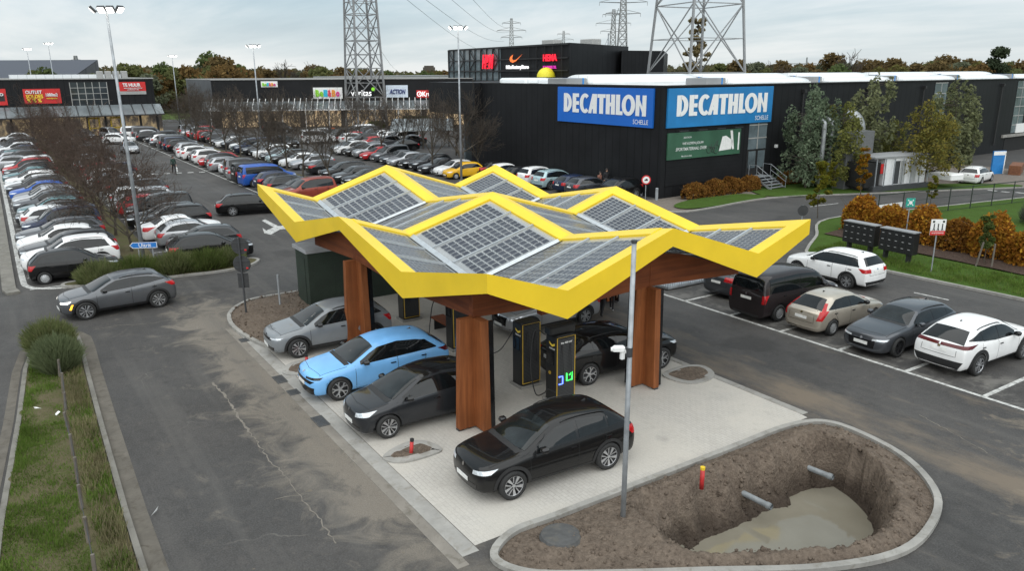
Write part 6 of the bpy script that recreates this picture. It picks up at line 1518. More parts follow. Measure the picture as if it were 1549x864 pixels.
# hedges
def hedge(label, path, w, h, mat, n, leaf, group=None, seed=1, z=0.0, name='hedge', rough=.25):
    rs = np.random.RandomState(seed); P_ = np.array([p[:2] for p in path]); seg = np.hypot(*np.diff(P_, axis=0).T); cum = np.r_[0, np.cumsum(seg)]; t = rs.uniform(0, cum[-1], n); i = np.clip(np.searchsorted(cum, t) - 1, 0, len(seg) - 1); f = (t - cum[i]) / seg[i]
    c = P_[i] + (P_[i + 1] - P_[i]) * f[:, None]; d = (P_[i + 1] - P_[i]) / seg[i][:, None]; nr = np.column_stack([-d[:, 1], d[:, 0]])
    bump = 1 + vnoise(np.column_stack([t, t * 0]), .8, seed) * rough * 2.2 + vnoise(np.column_stack([t, t * 0 + 3]), 2.3, seed + 3) * rough
    # points towards the outside of the section
    a = rs.uniform(0, PI, n); q = rs.uniform(.55, 1, n) ** .5; sx = np.sign(np.cos(a)) * np.abs(np.cos(a)) ** .6 * q * w / 2 * bump; sz = np.abs(np.sin(a)) ** .6 * q * h * bump
    end = np.minimum(np.minimum(t, cum[-1] - t) / (w * .5), 1); sx *= .45 + .55 * end; sz *= .55 + .45 * end
    C = np.column_stack([c + nr * sx[:, None], sz + z]); C += rs.normal(0, leaf * .5, C.shape); C[:, 2] = np.maximum(C[:, 2], .03)
    o0 = np.array((P_[:, 0].mean(), P_[:, 1].mean(), 0)); V, F = leaf_cards(C - o0, n, leaf, rs)
    root = empty(name, tuple(o0), 0, label, 'hedge', group); link('foliage', np_mesh('foliage', V, F, mat), root)
    st = []
    for j in range(max(3, int(cum[-1] / .5))):
        tt = rs.uniform(0, cum[-1]); ii = min(int(np.searchsorted(cum, tt)) - 1, len(seg) - 1); ii = max(ii, 0); p = P_[ii] + (P_[ii + 1] - P_[ii]) * ((tt - cum[ii]) / seg[ii]); p = np.array((p[0], p[1], 0)) - o0
        st.append(([p, p + np.array((rs.normal(0, .1), rs.normal(0, .1), h * .4)), p + np.array((rs.normal(0, w * .3), rs.normal(0, w * .3), h * .85))], .02, .006, 1))
    V, F = tubes_np(st, 4); link('stems', np_mesh('stems', V, F, M['bark']), root); return root
HG = leafmat('hedge_green', [(.090, .126, .034), (.114, .150, .041), (.072, .102, .031), (.168, .174, .072)]); HB_ = leafmat('beech_brown', [(.213, .094, .027), (.263, .125, .031), (.150, .069, .025), (.325, .188, .044)])
HO = leafmat('autumn_hedge', [(.300, .113, .022), (.406, .180, .026), (.210, .078, .022), (.496, .284, .037), (.360, .134, .022)]); BUSH = leafmat('broom_green', [(.127, .157, .060), (.179, .202, .082), (.098, .120, .051), (.255, .247, .127)])
def spiky(label, c, R_, h, n, mat, seed, L=.5, group=None, name='shrub'):
    """broom-like shrub: many thin upright shoots"""
    rs = np.random.RandomState(seed); a = rs.uniform(0, 2 * PI, n); q = np.sqrt(rs.uniform(0, 1, n)); b = np.column_stack([np.cos(a) * q * R_[0], np.sin(a) * q * R_[1], rs.uniform(.05, .8, n) ** .8 * h * (1 - .6 * q ** 2) * (.75 + .5 * np.abs(np.sin(a * 2.5 + seed)))])
    d = np.column_stack([np.cos(a) * q * .7, np.sin(a) * q * .7, np.ones(n)]) + rs.normal(0, .22, (n, 3)); d /= np.linalg.norm(d, axis=1)[:, None]; s = np.cross(d, rs.normal(0, 1, (n, 3))); s /= np.linalg.norm(s, axis=1)[:, None]
    l = L * rs.uniform(.5, 1.2, (n, 1)); w = .012 * rs.uniform(.6, 1.4, (n, 1)); V = np.stack([b - s * w, b + s * w, b + d * l + s * w * .3, b + d * l - s * w * .3], 1).reshape(-1, 3)
    root = empty(name, (c[0], c[1], .05), 0, label, 'shrub', group); link('shoots', np_mesh('shoots', V, np.arange(4 * n).reshape(n, 4), mat), root)
    st = [([np.array((0, 0, -.02)), np.array((math.cos(k) * R_[0] * .4, math.sin(k) * R_[1] * .4, h * .5))], .02, .008, 1) for k in range(8)]; V, F = tubes_np(st, 4); link('stems', np_mesh('stems', V, F, M['bark']), root)
spiky('tall bushy green broom shrub at the tip of the left verge', (5.3, -9.35), (.75, .62), .85, 9000, BUSH, 3); spiky('grey-green broom shrub just behind the first wooden post', (7.45, -9.25), (.95, .55), .80, 10000, leafmat('broom_grey', [(.130, .163, .081), (.169, .195, .104), (.104, .130, .065)]), 4)
for k, (u, v, a, b, h) in enumerate(((-4.35, -6.6, .8, 1.0, .85), (-4.25, -5.0, .75, 1.1, .9), (-4.2, -3.3, .7, 1.0, .95), (-4.1, -1.8, .75, 1.0, .85), (-4.3, -.7, .6, .7, .7))):
    spiky('green broom shrub %s in the end island row' % ('nearest the black hatchback', 'second from the black hatchback', 'right of the lamp post', 'in front of the black suv', 'at the kerb tip')[k], (u, v), (a, b), h, 6000, BUSH if k % 2 == 0 else HG, 20 + k, .42, 'broom shrubs on the end island')
dl = lambda a, off: (lambda p: (p.x, p.y))(wallpoint(DC, dR, a, 0, off))
for k in range(4):
    hedge('brown beech hedge clump, %s from the corner under the green board' % ords[k], [dl(1.2 + 2.3 * k, 1.5), dl(3.4 + 2.3 * k, 1.5)], 1.25, 1.15, HB_, 3800, .085, 'brown beech hedge clumps by the store', 40 + k)
hedge('long clipped brown hedge between the steel steps and the ducts', [dl(13.6, 1.2), dl(21.5, 1.4)], 1.1, 1.15, HB_, 7000, .085, None, 45, rough=.08)
oh = [(8.2, 34.0), (10.2, 33.9), (12.2, 33.8), (14.3, 33.5), (16.2, 33.4), (18.2, 33.1), (20.2, 32.8), (22.4, 32.4), (24.5, 32.0), (27, 31.6)]
for k in range(9):
    hedge('autumn orange hedge shrub, %s' % ('at the far left end of the row, biggest', 'behind the first parcel locker', 'behind the gap between the lockers', 'behind the second parcel locker', 'behind the red and white sign', 'right of the red and white sign', 'left of the leaning wooden stakes', 'behind the wooden stakes', 'nearest the right picture edge')[k], [oh[k], oh[k + 1]], 2.3 + .4 * (k % 2), 2.1 + (.35 if k == 0 else .15 * ((k * 2) % 3) - .1), [HO, LY, HO, LR, HO, HO, LR, HO, LY][k] if k not in (1,) else HO, 5200, .10, 'autumn hedge shrubs by the lockers', 60 + k, .1)
spiky('grey-green bush behind the orange hedge at the right edge', (15.0, 45.5), (1.6, 1.6), 1.6, 6000, leafmat('grey_bush', [(.10, .115, .09), (.13, .145, .11), (.07, .085, .065)]), 71, .45)
for k, (x0, x1, y) in enumerate(((548, 612 - 36, 190), (606, 652, 191), (556, 582, 193))):
    a, b = G(x0, y), G(x1, y); hedge('clipped green hedge block %s in front of the shops' % ('left of the lattice tower', 'right of the lattice tower', 'lower, between the tower feet')[k], [(a.x, a.y), (b.x, b.y)], 1.6, 1.9 if k < 2 else 1.1, HG, 4500, .13, None, 80 + k, rough=.05)
# grass blades on the near verges (ground cover nobody could count)
def grass(name, loop, n, h, mat, seed, keep=None, z=.09):
    rs = np.random.RandomState(seed); L = np.array(loop); P_ = rs.uniform(L.min(0), L.max(0), (n * 3, 2)); P_ = P_[in_poly(P_, loop)]
    P_ = P_[rs.uniform(0, 1, len(P_)) < np.clip((vnoise(P_, 1.0, seed) + .5) * 3.2 - 1.05, .03, 1)][:n]; n = len(P_)
    a = rs.uniform(0, 2 * PI, n); hh = h * rs.uniform(.4, 1.3, n) * (.6 + (vnoise(P_, .9, seed + 2) + .5)); b = np.column_stack([P_, np.full(n, z - .03)]); s = np.column_stack([np.cos(a), np.sin(a), np.zeros(n)]) * .011
    tip = b + np.column_stack([np.cos(a + 1.3) * hh * .5, np.sin(a + 1.3) * hh * .5, hh]); V = np.stack([b - s, b + s, tip + s * .3, tip - s * .3], 1).reshape(-1, 3)
    o = link(name, np_mesh(name, V, np.arange(4 * n).reshape(n, 4), mat)); tag(o, 'short rough grass growing on the %s' % ('left verge' if seed < 100 else 'right verge'), 'grass', kind='stuff')
GB = leafmat('grass_blades', [(.090, .150, .026), (.126, .198, .038), (.102, .168, .034), (.168, .186, .066)]); GD = leafmat('dry_blades', [(.24, .21, .12), (.18, .165, .085), (.28, .25, .15)])
vin = [(5.5, -9.95), (12, -10.52), (18, -11.05), (25, -11.55), (25, -9.6), (12, -9.45), (6, -9.2)]
grass('verge_grass', vin, 46000, .085, GB, 5); grass('verge_grass', [(6, -9.2), (26, -9.55), (26, -8.95), (8, -8.65)], 9000, .17, GD, 6); grass('verge_grass', [(6, -9.2), (26, -9.55), (26, -8.95), (8, -8.65)], 7000, .13, GB, 7)
grass('verge_grass', [(11, 26.4), (32, 26.6), (32, 29.0), (10.6, 30.4)], 22000, .12, GB, 105, z=.16); grass('verge_grass', [(-3.6, -.5), (-4.2, -7.6), (-4.9, -7.6), (-4.8, -.4)], 5000, .12, GB, 8, z=.12)
# far trees: a belt of separate trees against the sky, and the wood behind them
def far_tree(seed, mat, H=11, R_=4.5, n=1500, shape='oval', leaf=.55): return leafy_tree(seed, H, .22, (R_, H * .12, H), n, leaf, mat, .15, 34, shape, gap=.42)
fm = [leafmat('far_olive', [(.124, .137, .055), (.186, .193, .081), (.094, .109, .044)]), leafmat('far_brown', [(.138, .101, .048), (.178, .127, .057), (.103, .078, .040)]), leafmat('far_green', [(.095, .126, .050), (.140, .175, .067), (.073, .102, .042)]), leafmat('far_rust', [(.160, .101, .042), (.198, .127, .050), (.121, .083, .039)]), leafmat('far_yellow', [(.15, .14, .05), (.18, .16, .055), (.12, .115, .045)]), leafmat('far_greygreen', [(.130, .146, .097), (.184, .199, .130), (.108, .121, .078)])]  # leaf colours lightened to put slight haze into the far treeline
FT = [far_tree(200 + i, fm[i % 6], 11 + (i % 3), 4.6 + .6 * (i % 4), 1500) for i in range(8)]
FB = [bare_tree(s, 11, .18, .3, .5, (0, 3, 4, 4, 4), 3, .05, M['twiggrey']) for s in (301, 302)]
poplar = leafy_tree(310, 19, .3, (2.6, 2, 19), 2600, .42, leafmat('poplar_dry', [(.24, .19, .10), (.29, .235, .13), (.19, .15, .08)]), .15, 60, 'column', gap=.35)
p = at_dist(1053, 100, 215); plant(poplar, (p.x, p.y, 0), 0, 'tall slender beige poplar seen through the right lattice tower', 'tree', None, 'poplar_tree', 1.18)
rs = np.random.RandomState(9); kk = 0
nm = ('olive', 'brown', 'dark green', 'rust coloured', 'yellowish', 'grey-green', 'olive', 'brown')
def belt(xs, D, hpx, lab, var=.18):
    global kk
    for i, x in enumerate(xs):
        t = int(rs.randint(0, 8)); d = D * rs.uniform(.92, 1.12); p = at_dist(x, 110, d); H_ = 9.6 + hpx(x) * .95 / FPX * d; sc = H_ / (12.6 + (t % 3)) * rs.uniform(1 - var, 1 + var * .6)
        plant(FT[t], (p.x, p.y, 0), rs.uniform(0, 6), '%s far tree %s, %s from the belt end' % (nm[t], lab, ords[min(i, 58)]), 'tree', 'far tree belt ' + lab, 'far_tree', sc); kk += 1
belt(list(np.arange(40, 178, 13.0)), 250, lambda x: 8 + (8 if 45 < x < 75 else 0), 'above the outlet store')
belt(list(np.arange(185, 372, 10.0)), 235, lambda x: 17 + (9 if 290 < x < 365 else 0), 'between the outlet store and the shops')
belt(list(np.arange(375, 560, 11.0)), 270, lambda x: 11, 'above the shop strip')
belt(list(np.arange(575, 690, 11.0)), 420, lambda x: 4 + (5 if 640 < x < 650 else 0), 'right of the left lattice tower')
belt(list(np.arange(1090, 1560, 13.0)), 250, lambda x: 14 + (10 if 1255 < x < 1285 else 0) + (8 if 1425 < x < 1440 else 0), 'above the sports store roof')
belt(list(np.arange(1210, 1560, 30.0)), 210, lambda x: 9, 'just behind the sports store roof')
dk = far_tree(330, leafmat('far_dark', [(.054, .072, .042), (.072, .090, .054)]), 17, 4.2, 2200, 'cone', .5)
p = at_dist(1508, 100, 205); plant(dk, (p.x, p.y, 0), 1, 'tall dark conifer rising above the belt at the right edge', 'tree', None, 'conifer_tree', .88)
for k, (x, d, sc) in enumerate(((430, 260, 1.05), (462, 262, 1.0), (275, 240, .9), (57, 255, 1.0), (1175, 240, .95), (1275, 235, 1.15), (1330, 240, .9), (1385, 240, .9))):
    p = at_dist(x, 110, d); plant(FB[k % 2], (p.x, p.y, 0), k, 'leafless far tree %s' % ('left of the two above the shops', 'right of the two above the shops', 'behind the lamp post left of the shops', 'above the outlet store', 'near the right lattice tower', 'tallest, reddish, above the store roof', 'in the gap right of the tallest one', 'nearest the tall conifer')[k], 'tree', None, 'far_tree', sc)
# the continuous wood behind
V = []; rsw = np.random.RandomState(77)
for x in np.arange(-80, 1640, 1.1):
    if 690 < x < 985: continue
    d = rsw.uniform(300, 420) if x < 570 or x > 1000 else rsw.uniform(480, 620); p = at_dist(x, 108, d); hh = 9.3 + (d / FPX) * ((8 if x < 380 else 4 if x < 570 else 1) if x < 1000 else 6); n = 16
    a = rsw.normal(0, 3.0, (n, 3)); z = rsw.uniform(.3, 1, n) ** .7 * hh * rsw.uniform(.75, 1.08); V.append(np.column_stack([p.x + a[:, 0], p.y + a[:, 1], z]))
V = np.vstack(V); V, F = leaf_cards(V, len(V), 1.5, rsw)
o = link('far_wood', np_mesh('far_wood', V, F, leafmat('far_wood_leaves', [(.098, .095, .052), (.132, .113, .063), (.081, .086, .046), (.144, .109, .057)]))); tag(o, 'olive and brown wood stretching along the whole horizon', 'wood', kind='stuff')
# ------------------------------------------------------------------ street furniture
M['lampface'] = emis('floodlight_lens', (1, .96, .88), 9.0)
def lamp_post(px, py, H, label, lean=(0, 0), nl=4, r=.11):
    p = G(px, py); root = empty('lamp_post', (p.x, p.y, 0), 0, label, 'lamp post', 'tall car park lamp posts'); t = Vector((lean[0], lean[1], H))
    mb = MB(); mb.tube([(0, 0, -.05), t * .5, t], [r, r * .75, r * .5], 10); mb.build('pole', M['steel'], root, True)
    mb = MB(); mb.lathe([(.0, 0), (r * 2.2, 0), (r * 2.2, .04), (r * 1.1, .06)], 12); mb.build('base_flange', M['steel'], root)
    rd = Vector((c_r.x, c_r.y, 0)).normalized(); mb = MB(); mb.bar(t - rd * .75, t + rd * .75, .08); mb.build('bracket', M['steel'], root)
    for k in range(nl):
        q = t + rd * (-.66 + 1.32 * k / (nl - 1)) + Vector((0, 0, .08)); face = Vector((-c_f.x, -c_f.y, 0)).normalized() * (.28 if k in (1, 2) else .12); hd = (face + rd * (-.3 if k == 0 else .3 if k == nl - 1 else 0)).normalized()
        dn = (hd * .75 + Vector((0, 0, -.66))).normalized(); sx = dn.cross(Vector((0, 0, 1))).normalized(); up = sx.cross(dn); Mx = Matrix((sx, dn, up)).transposed()
        mb = MB(); mb.box(q, (.36, .14, .34), M=Mx); f_ = mb.build('floodlight', M['steeldark'], root)
        mb = MB(); mb.box(q + dn * .075, (.30, .02, .28), M=Mx); mb.build('lens', M['lampface'], f_)
    return root
lamp_post(218, 397, 12.7, 'tall leaning galvanised lamp post behind the blue arrow sign, nearest the camera', (-.33, -.12)); lamp_post(698, 274, 13.4, 'tall lamp post in front of the left wall of the sports store')
lamp_post(398, 241, 12.6, 'lamp post on the middle planting strip behind the blue vans'); lamp_post(273, 195, 12.7, 'lamp post left of the grey end of the shop strip')
lamp_post(93, 195, 15.0, 'lamp post in front of the red outlet banner, right one of the pair'); lamp_post(60, 193, 14.2, 'lamp post in front of the red outlet banner, left one of the pair')
# leaning bare post by the pit with a white camera
p = G(942, 793); root = empty('camera_post', (p.x, p.y, .1), 0, 'thick galvanised post standing in the soil by the pit with white camera', 'post'); top = Vector((.0, .0, 6.30)) + Vector((c_r.x, c_r.y, 0)) * .02
mb = MB(); mb.tube([(0, 0, -.3), top * .33, top], [.058, .058, .05], 12); mb.build('pole', M['steel'], root, True)
mb = MB(); mb.tube([top + Vector((0, 0, -.02)), top + Vector((0, 0, .04))], .062, 10); mb.build('cap', M['steeldark'], root)
left = -Vector((c_r.x, c_r.y, 0)).normalized(); cz_ = Vector((0, 0, 4.02)); mb = MB(); mb.tube([cz_ + left * .05 + Vector((0, 0, -.08)), cz_ + left * .12], .03, 6); mb.bbox(cz_ + left * .22 + Vector((0, 0, .02)), (.14, .26, .11), .03, math.atan2(left.y, left.x) - PI / 2); mb.tube([cz_ + left * .33, cz_ + left * .38], .045, 10); mb.bbox(cz_ + left * .14 + Vector((0, 0, -.13)), (.09, .10, .16), .02); mb.build('camera', M['white'], root)
mb = MB(); mb.tube([cz_ + Vector((0, 0, -.16)), cz_ + Vector((0, 0, .04))], .072, 12); mb.build('clamp', M['steeldark'], root)
# red pipes and planting pockets on the pad
M['pipered'] = plain('red_pipe', (.48, .03, .03), .5, var=.25); M['pipegrey'] = plain('grey_pipe', (.20, .215, .225), .5, var=.2)
def pipe_stub(c, h, lab, r=.055, cap='black', z0=.05, lean=(0, 0)):
    root = empty('marker_pipe', (c[0], c[1], z0), 0, lab, 'pipe', 'short red pipes'); mb = MB(); mb.tube([(0, 0, -.2), (lean[0], lean[1], h)], r, 12); mb.build('tube', M['pipered'], root, True); mb = MB(); mb.tube([(lean[0], lean[1], h - .02), (lean[0] * 1.1, lean[1] * 1.1, h + .05)], r * 1.08, 12); mb.build('cap', M['black'] if cap == 'black' else M['yellowp'], root)
p = G(1062, 726, .15); pipe_stub(p, .34, 'red pipe with a yellow cap at the rim of the pit', .055, 'y', .10)
p = G(621, 685, .05); pipe_stub(p, .36, 'red pipe with black cap in the soil pocket near the front column', .05, 'black', .05, (.05, .03))
p = G(464, 547, .05); pipe_stub(p, .22, 'small dark red stub in the soil pocket in front of the blue car', .05, 'black', .03)
def pocket(px, lab):
    L_ = smooth_loop([tuple(G(x, y)[:2]) for x, y in px], 5); A = sum(L_[i][0] * L_[(i + 1) % len(L_)][1] - L_[(i + 1) % len(L_)][0] * L_[i][1] for i in range(len(L_)))
    root = empty('planting_pocket', (0, 0, 0), 0, lab, 'planting pocket'); mb = MB(); path_strip(mb, inset(L_, .13), .27, .0, .055, True); mb.build('kerb', M['gutter'], root)
    o = heap('soil', inset(L_, .20), M['soil'], .07, lambda Q: .06 + vnoise(Q, 4, 3) * .07); o['kind'] = 'stuff'; o.parent = root; del o['kind']
pocket([(580, 697), (590, 684), (618, 671), (645, 670), (668, 681), (655, 690), (610, 702)], 'soil pocket with pale kerb between the black cars near the front column')
pocket([(1002, 569), (1030, 556), (1062, 555), (1080, 566), (1072, 577), (1040, 582)], 'soil pocket with pale kerb to the right of the right timber column')
pocket([(428, 566), (436, 553), (462, 546), (482, 551), (478, 560), (450, 569)], 'soil pocket with pale kerb in front of the light blue car')
# drain gratings in the gutter, manhole cover on the soil
M['iron'] = m_concrete('cast_iron', (.085, .085, .085), (.14, .125, .10), 6)
for k, (u, v, l) in enumerate(((12.6, -3.30, .7), (13.9, -3.28, .45), (16.4, -3.32, .75), (8.0, -3.2, .45))):
    root = empty('drain_grating', (u, v, .012), 0, 'iron drain grating in the gutter %s' % ('in front of the light blue car', 'between blue and charcoal car noses', 'in front of the charcoal car', 'nearest the sign backs')[k], 'drain', 'drain gratings'); mb = MB(); mb.box((0, 0, .004), (l, .34, .012)); mb.build('frame', M['iron'], root)
    mb = MB()
    for q in range(int(l / .06) - 1): mb.box((-l / 2 + .06 + q * .06, 0, .012), (.028, .28, .008))
    mb.build('bars', M['steeldark'], root)
p = G(848, 812, .1); root = empty('manhole', (p.x, p.y, .14), 0, 'round dark iron manhole cover sunk in the soil by the pit', 'manhole cover'); mb = MB(); mb.lathe([(.0, .03), (.36, .03), (.42, .015), (.46, -.06)], 28); mb.build('lid', M['iron'], root)
# drain pipes sticking into the pit
for k, (a, b, lab) in enumerate(((G(1143, 756, -.55), G(1167, 768, -.55), 'grey drain pipe stub over the water, nearer the post'), (G(1235, 713, -.55), G(1260, 723, -.55), 'grey drain pipe stub at the far end of the pit'))):
    d = (b - a).normalized(); root = empty('drain_pipe', tuple(b), 0, lab, 'pipe', 'grey drain pipes in the pit'); mb = MB(); mb.tube([-d * 1.0, Vector((0, 0, 0))], .075, 14, cap=False); mb.tube([Vector((0, 0, 0)), -d * .4], .062, 14, cap=False); mb.tube([-d * .13, -d * .02], .088, 14, cap=False); mb.build('tube', M['pipegrey'], root, True)
# three sign backs on one dark post
M['signback'] = plain('sign_back', (.035, .036, .038), .5, var=.2)
p = G(373, 478); root = empty('road_sign_post', (p.x, p.y, .06), 0, 'dark post carrying two round sign backs over a square one', 'sign post'); mb = MB(); mb.tube([(0, 0, -.1), (-.03, -.02, 3.25)], .04, 8); mb.build('pole', M['steeldark'], root)
bk = Vector((-c_f.x, -c_f.y, 0)).normalized(); sx_ = Vector((-bk.y, bk.x, 0))
for z, r_ in ((2.90, .36), (2.14, .36)):
    mb = MB(); c = Vector((0, 0, z)) - bk * .06; Mx = Matrix.Translation(c) @ Matrix((sx_, Vector((0, 0, 1)), bk)).transposed().to_4x4(); mb.lathe([(.001, -.012), (r_ - .01, -.012), (r_, 0), (r_ - .008, .012), (.001, .012)], 28, M=Mx); s = mb.build('round_plate', M['signback'], root)
    mb = MB(); 
    for dz in (-.14, .14): mb.bar(c + bk * .025 - sx_ * .3 + Vector((0, 0, dz)), c + bk * .025 + sx_ * .3 + Vector((0, 0, dz)), .035)
    mb.build('rail', M['steeldark'], s); mb = MB(); mb.box(c + bk * .016 + sx_ * .22 + Vector((0, 0, -.16)), (.09, .07, .06), M=Matrix((sx_, bk, Vector((0, 0, 1)))).transposed()); mb.build('sticker', M['red'], s)
mb = MB(); mb.box(Vector((0, 0, 1.45)) - bk * .05, (.44, .024, .62), M=Matrix((sx_, bk, Vector((0, 0, 1)))).transposed()); s = mb.build('square_plate', M['signback'], root)
p = G(424, 465); mb = MB(); mb.tube([(p.x, p.y, 0), (p.x, p.y, 1.45)], .045, 8); o = mb.build('thin_post', M['steel']); tag(o, 'short plain grey post in the soil bed beside the green shed', 'post')
# blue direction sign
p = G(221, 402); root = empty('direction_sign', (p.x, p.y, .05), 0, 'blue arrow sign reading Uitrit on two grey posts in the hedge', 'sign'); M['bluesign'] = plain('sign_blue_road', (.02, .17, .52), .4)
rd = Vector((c_r.x, c_r.y, 0)).normalized(); rd = (rd + Vector((-.1, .12, 0))).normalized(); nn_ = rd.cross(Vector((0, 0, 1))); zc = 1.05; hw_, hh_ = .68, .155
pts = [(-hw_, 0), (-hw_ + .15, -hh_), (hw_, -hh_), (hw_, hh_), (-hw_ + .15, hh_)]
mb = MB(); fr = [rd * x + Vector((0, 0, zc + y)) for x, y in pts]; mb.add([v + nn_ * .015 for v in fr] + [v - nn_ * .015 for v in fr], [(0, 1, 2, 3, 4), (9, 8, 7, 6, 5)] + [(i, i + 5, (i + 1) % 5 + 5, (i + 1) % 5) for i in range(5)]); s = mb.build('arrow_plate', M['bluesign'], root)
mb = MB(); sc_ = [(x * .955 - .0, y * .84) for x, y in pts]; q = [rd * x + Vector((0, 0, zc + y)) + nn_ * .018 for x, y in pts]; q2 = [rd * x + Vector((0, 0, zc + y)) + nn_ * .018 for x, y in sc_]; mb.add(q + q2, [(i, (i + 1) % 5, (i + 1) % 5 + 5, i + 5) for i in range(5)]); mb.build('border', M['white'], s)
t2 = wall_obj('lettering', text_mesh('Uitrit', .20, .62, .012, 0, 1, 0), M['white'], None, Vector((p.x, p.y, .05)) + rd * .08 + Vector((0, 0, zc)) + nn_ * .019, rd); t2.parent = s; t2.matrix_parent_inverse = Matrix.Identity(4); t2.matrix_basis = Matrix.Translation(-Vector(root.location)) @ t2.matrix_basis
for a in (-.28, .42): mb = MB(); mb.tube([rd * a - nn_ * .05 + Vector((0, 0, -.1)), rd * a - nn_ * .05 + Vector((0, 0, zc + .1))], .035, 8); mb.build('post', M['steel'], root)
# wooden posts with wire along the left verge
root = empty('wire_fence', (0, 0, 0), 0, 'low fence of grey wooden posts and sagging wire along the left verge', 'fence'); M['greywood'] = m_wood('weathered_wood', (.10, .085, .07), (.20, .175, .15), 2, 12); PS = []
for u, v in ((8.6, -9.3), (10.1, -9.32), (11.6, -9.36), (13.2, -9.40), (15.0, -9.46), (16.6, -9.5), (18.0, -9.53), (19.6, -9.56), (21.2, -9.6)):
    h = .72 + rng.uniform(-.08, .08); l = (rng.uniform(-.05, .05), rng.uniform(-.06, .06)); mb = MB(); mb.tube([(u, v, 0), (u + l[0], v + l[1], h)], [.045, .04], 7); mb.build('post', M['greywood'], root); PS.append((u + l[0], v + l[1], h))
for dz in (.06, .28):
    mb = MB(); pts = []
    for a, b in zip(PS, PS[1:]): pts += [Vector(a) - Vector((0, 0, dz)), (Vector(a) + Vector(b)) / 2 - Vector((0, 0, dz + .06))]
    mb.tube(pts + [Vector(PS[-1]) - Vector((0, 0, dz))], .006, 4); mb.build('wire', M['steeldark'], root)
for k, (px, py) in enumerate(((54, 619), (85, 630), (238, 776))):
    p = G(px, py, .1 if k < 2 else .02); mb = MB(); rs_ = np.random.RandomState(k); v = [Vector(rs_.normal(0, .06, 3)) * (1.4 if j % 2 else .9) for j in range(7)]; bm = bmesh.new(); [bm.verts.new(Vector((q.x, q.y, abs(q.z) * .6)) + p) for q in v]; bmesh.ops.convex_hull(bm, input=bm.verts); me = bpy.data.meshes.new('litter'); bm.to_mesh(me); bm.free(); me.materials.append(M['white']); o = link('crumpled_paper', me); tag(o, 'scrap of white paper %s' % ('on the verge turf near the shrubs', 'on green weeds beside the wooden posts', 'lying on the dark front road')[k], 'litter')
# parcel lockers
M['locker'] = m_clad('locker_black', (.016, .0165, .018), .42, 'h', .9)
for k, (xa, xb, ya, yb) in enumerate(((1301, 1327, 389, 395), (1353, 1377, 402, 406))):
    c = Vector(((12.75, 28.4), (15.0, 28.2))[k] + (0,)); ang = R(-4); root = empty('parcel_locker', (c.x, c.y, .1), ang, 'black wall of small lockers on legs, %s the red and white sign' % ('farther from', 'right beside')[k], 'parcel locker', 'black parcel lockers')
    mb = MB(); mb.bbox((0, 0, 1.08), (1.9, .50, 1.12), .03); mb.build('cabinet', M['body_black'], root)
    mb = MB(); mb.box((0, 0, 1.66), (1.95, .56, .05)); mb.build('top', M['roofgrey'], root)
    for x in (-.65, .65): mb = MB(); mb.box((x, 0, .25), (.12, .3, .56)); mb.build('leg', M['black'], root)
    mb = MB()
    for r_ in range(3):
        for q in range(5): mb.box((-.76 + q * .38, -.255, .78 + r_ * .33), (.13, .012, .022))
    mb.build('name_tags', plain('tag_grey', (.45, .45, .45), .5), root)
    mb = MB()
    for q in range(6): mb.box((-.94 + q * .376, -.252, 1.08), (.012, .006, 1.08))
    for r_ in range(4): mb.box((0, -.252, .56 + r_ * .34), (1.88, .006, .012))
    mb.build('door_gaps', M['dark'], root)
# red and white information sign, green sign, other signs
def post_sign(px, py, ptx, pty, z0, z1, w, label, build, name='sign', r=.03):
    p = G(px, py); root = empty(name, (p.x, p.y, .1), 0, label, 'sign'); mb = MB(); mb.tube([(0, 0, -.1), (0, 0, z1 - .02)], r, 8); mb.build('pole', M['steel'], root); f = -Vector((c_f.x, c_f.y, 0)).normalized(); x = Vector((-f.y, f.x, 0)); build(root, Vector((0, 0, (z0 + z1) / 2)) + f * .05, x, f, w, z1 - z0, p); return root
def b_info(root, c, x, f, w, h, p):
    Mx = Matrix((x, -f, Vector((0, 0, 1)))).transposed(); mb = MB(); mb.box(c, (w, .03, h), M=Mx); s = mb.build('plate', M['white'], root)
    mb = MB(); mb.box(c + f * .018 - Vector((0, 0, h * .36)), (w, .01, h * .27), M=Mx); mb.build('red_band', M['red'], s)
    for k in range(3):
        mb = MB(); q = c + f * .02 + x * (-.20 + .20 * k) + Vector((0, 0, .02)); mb.box(q, (.05, .006, .16), M=Mx); mb.box(q + Vector((0, 0, .12)), (.06, .006, .06), M=Mx); mb.bar(q + Vector((0, 0, -.08)), q - x * .05 + Vector((0, 0, -.17)), .03); mb.bar(q + Vector((0, 0, -.08)), q + x * .05 + Vector((0, 0, -.17)), .03); mb.build('pictogram', M['black'], s)
    for k in (-1, 1): mb = MB(); mb.box(c + f * .02 + x * .24 * k + Vector((0, 0, h * .36)), (.10, .006, .10), M=Mx); mb.build('symbol', M['shedgreen'], s)
    t2 = text_mesh('PRIVATE PARKING', .07, w * .8, .01, 0, 1, 0); t2.materials.clear(); t2.materials.append(M['white']); o = link('lettering', t2, s); o.matrix_local = Matrix.Translation(c + f * .025 - Vector((0, 0, h * .36))) @ Matrix((x, Vector((0, 0, 1)), f)).transposed().to_4x4()
post_sign(1408, 414, 0, 0, 1.85, 2.62, .72, 'white information sign with red lower band on a grey pole', b_info)
M['teal'] = plain('sign_teal', (.02, .33, .26), .45)
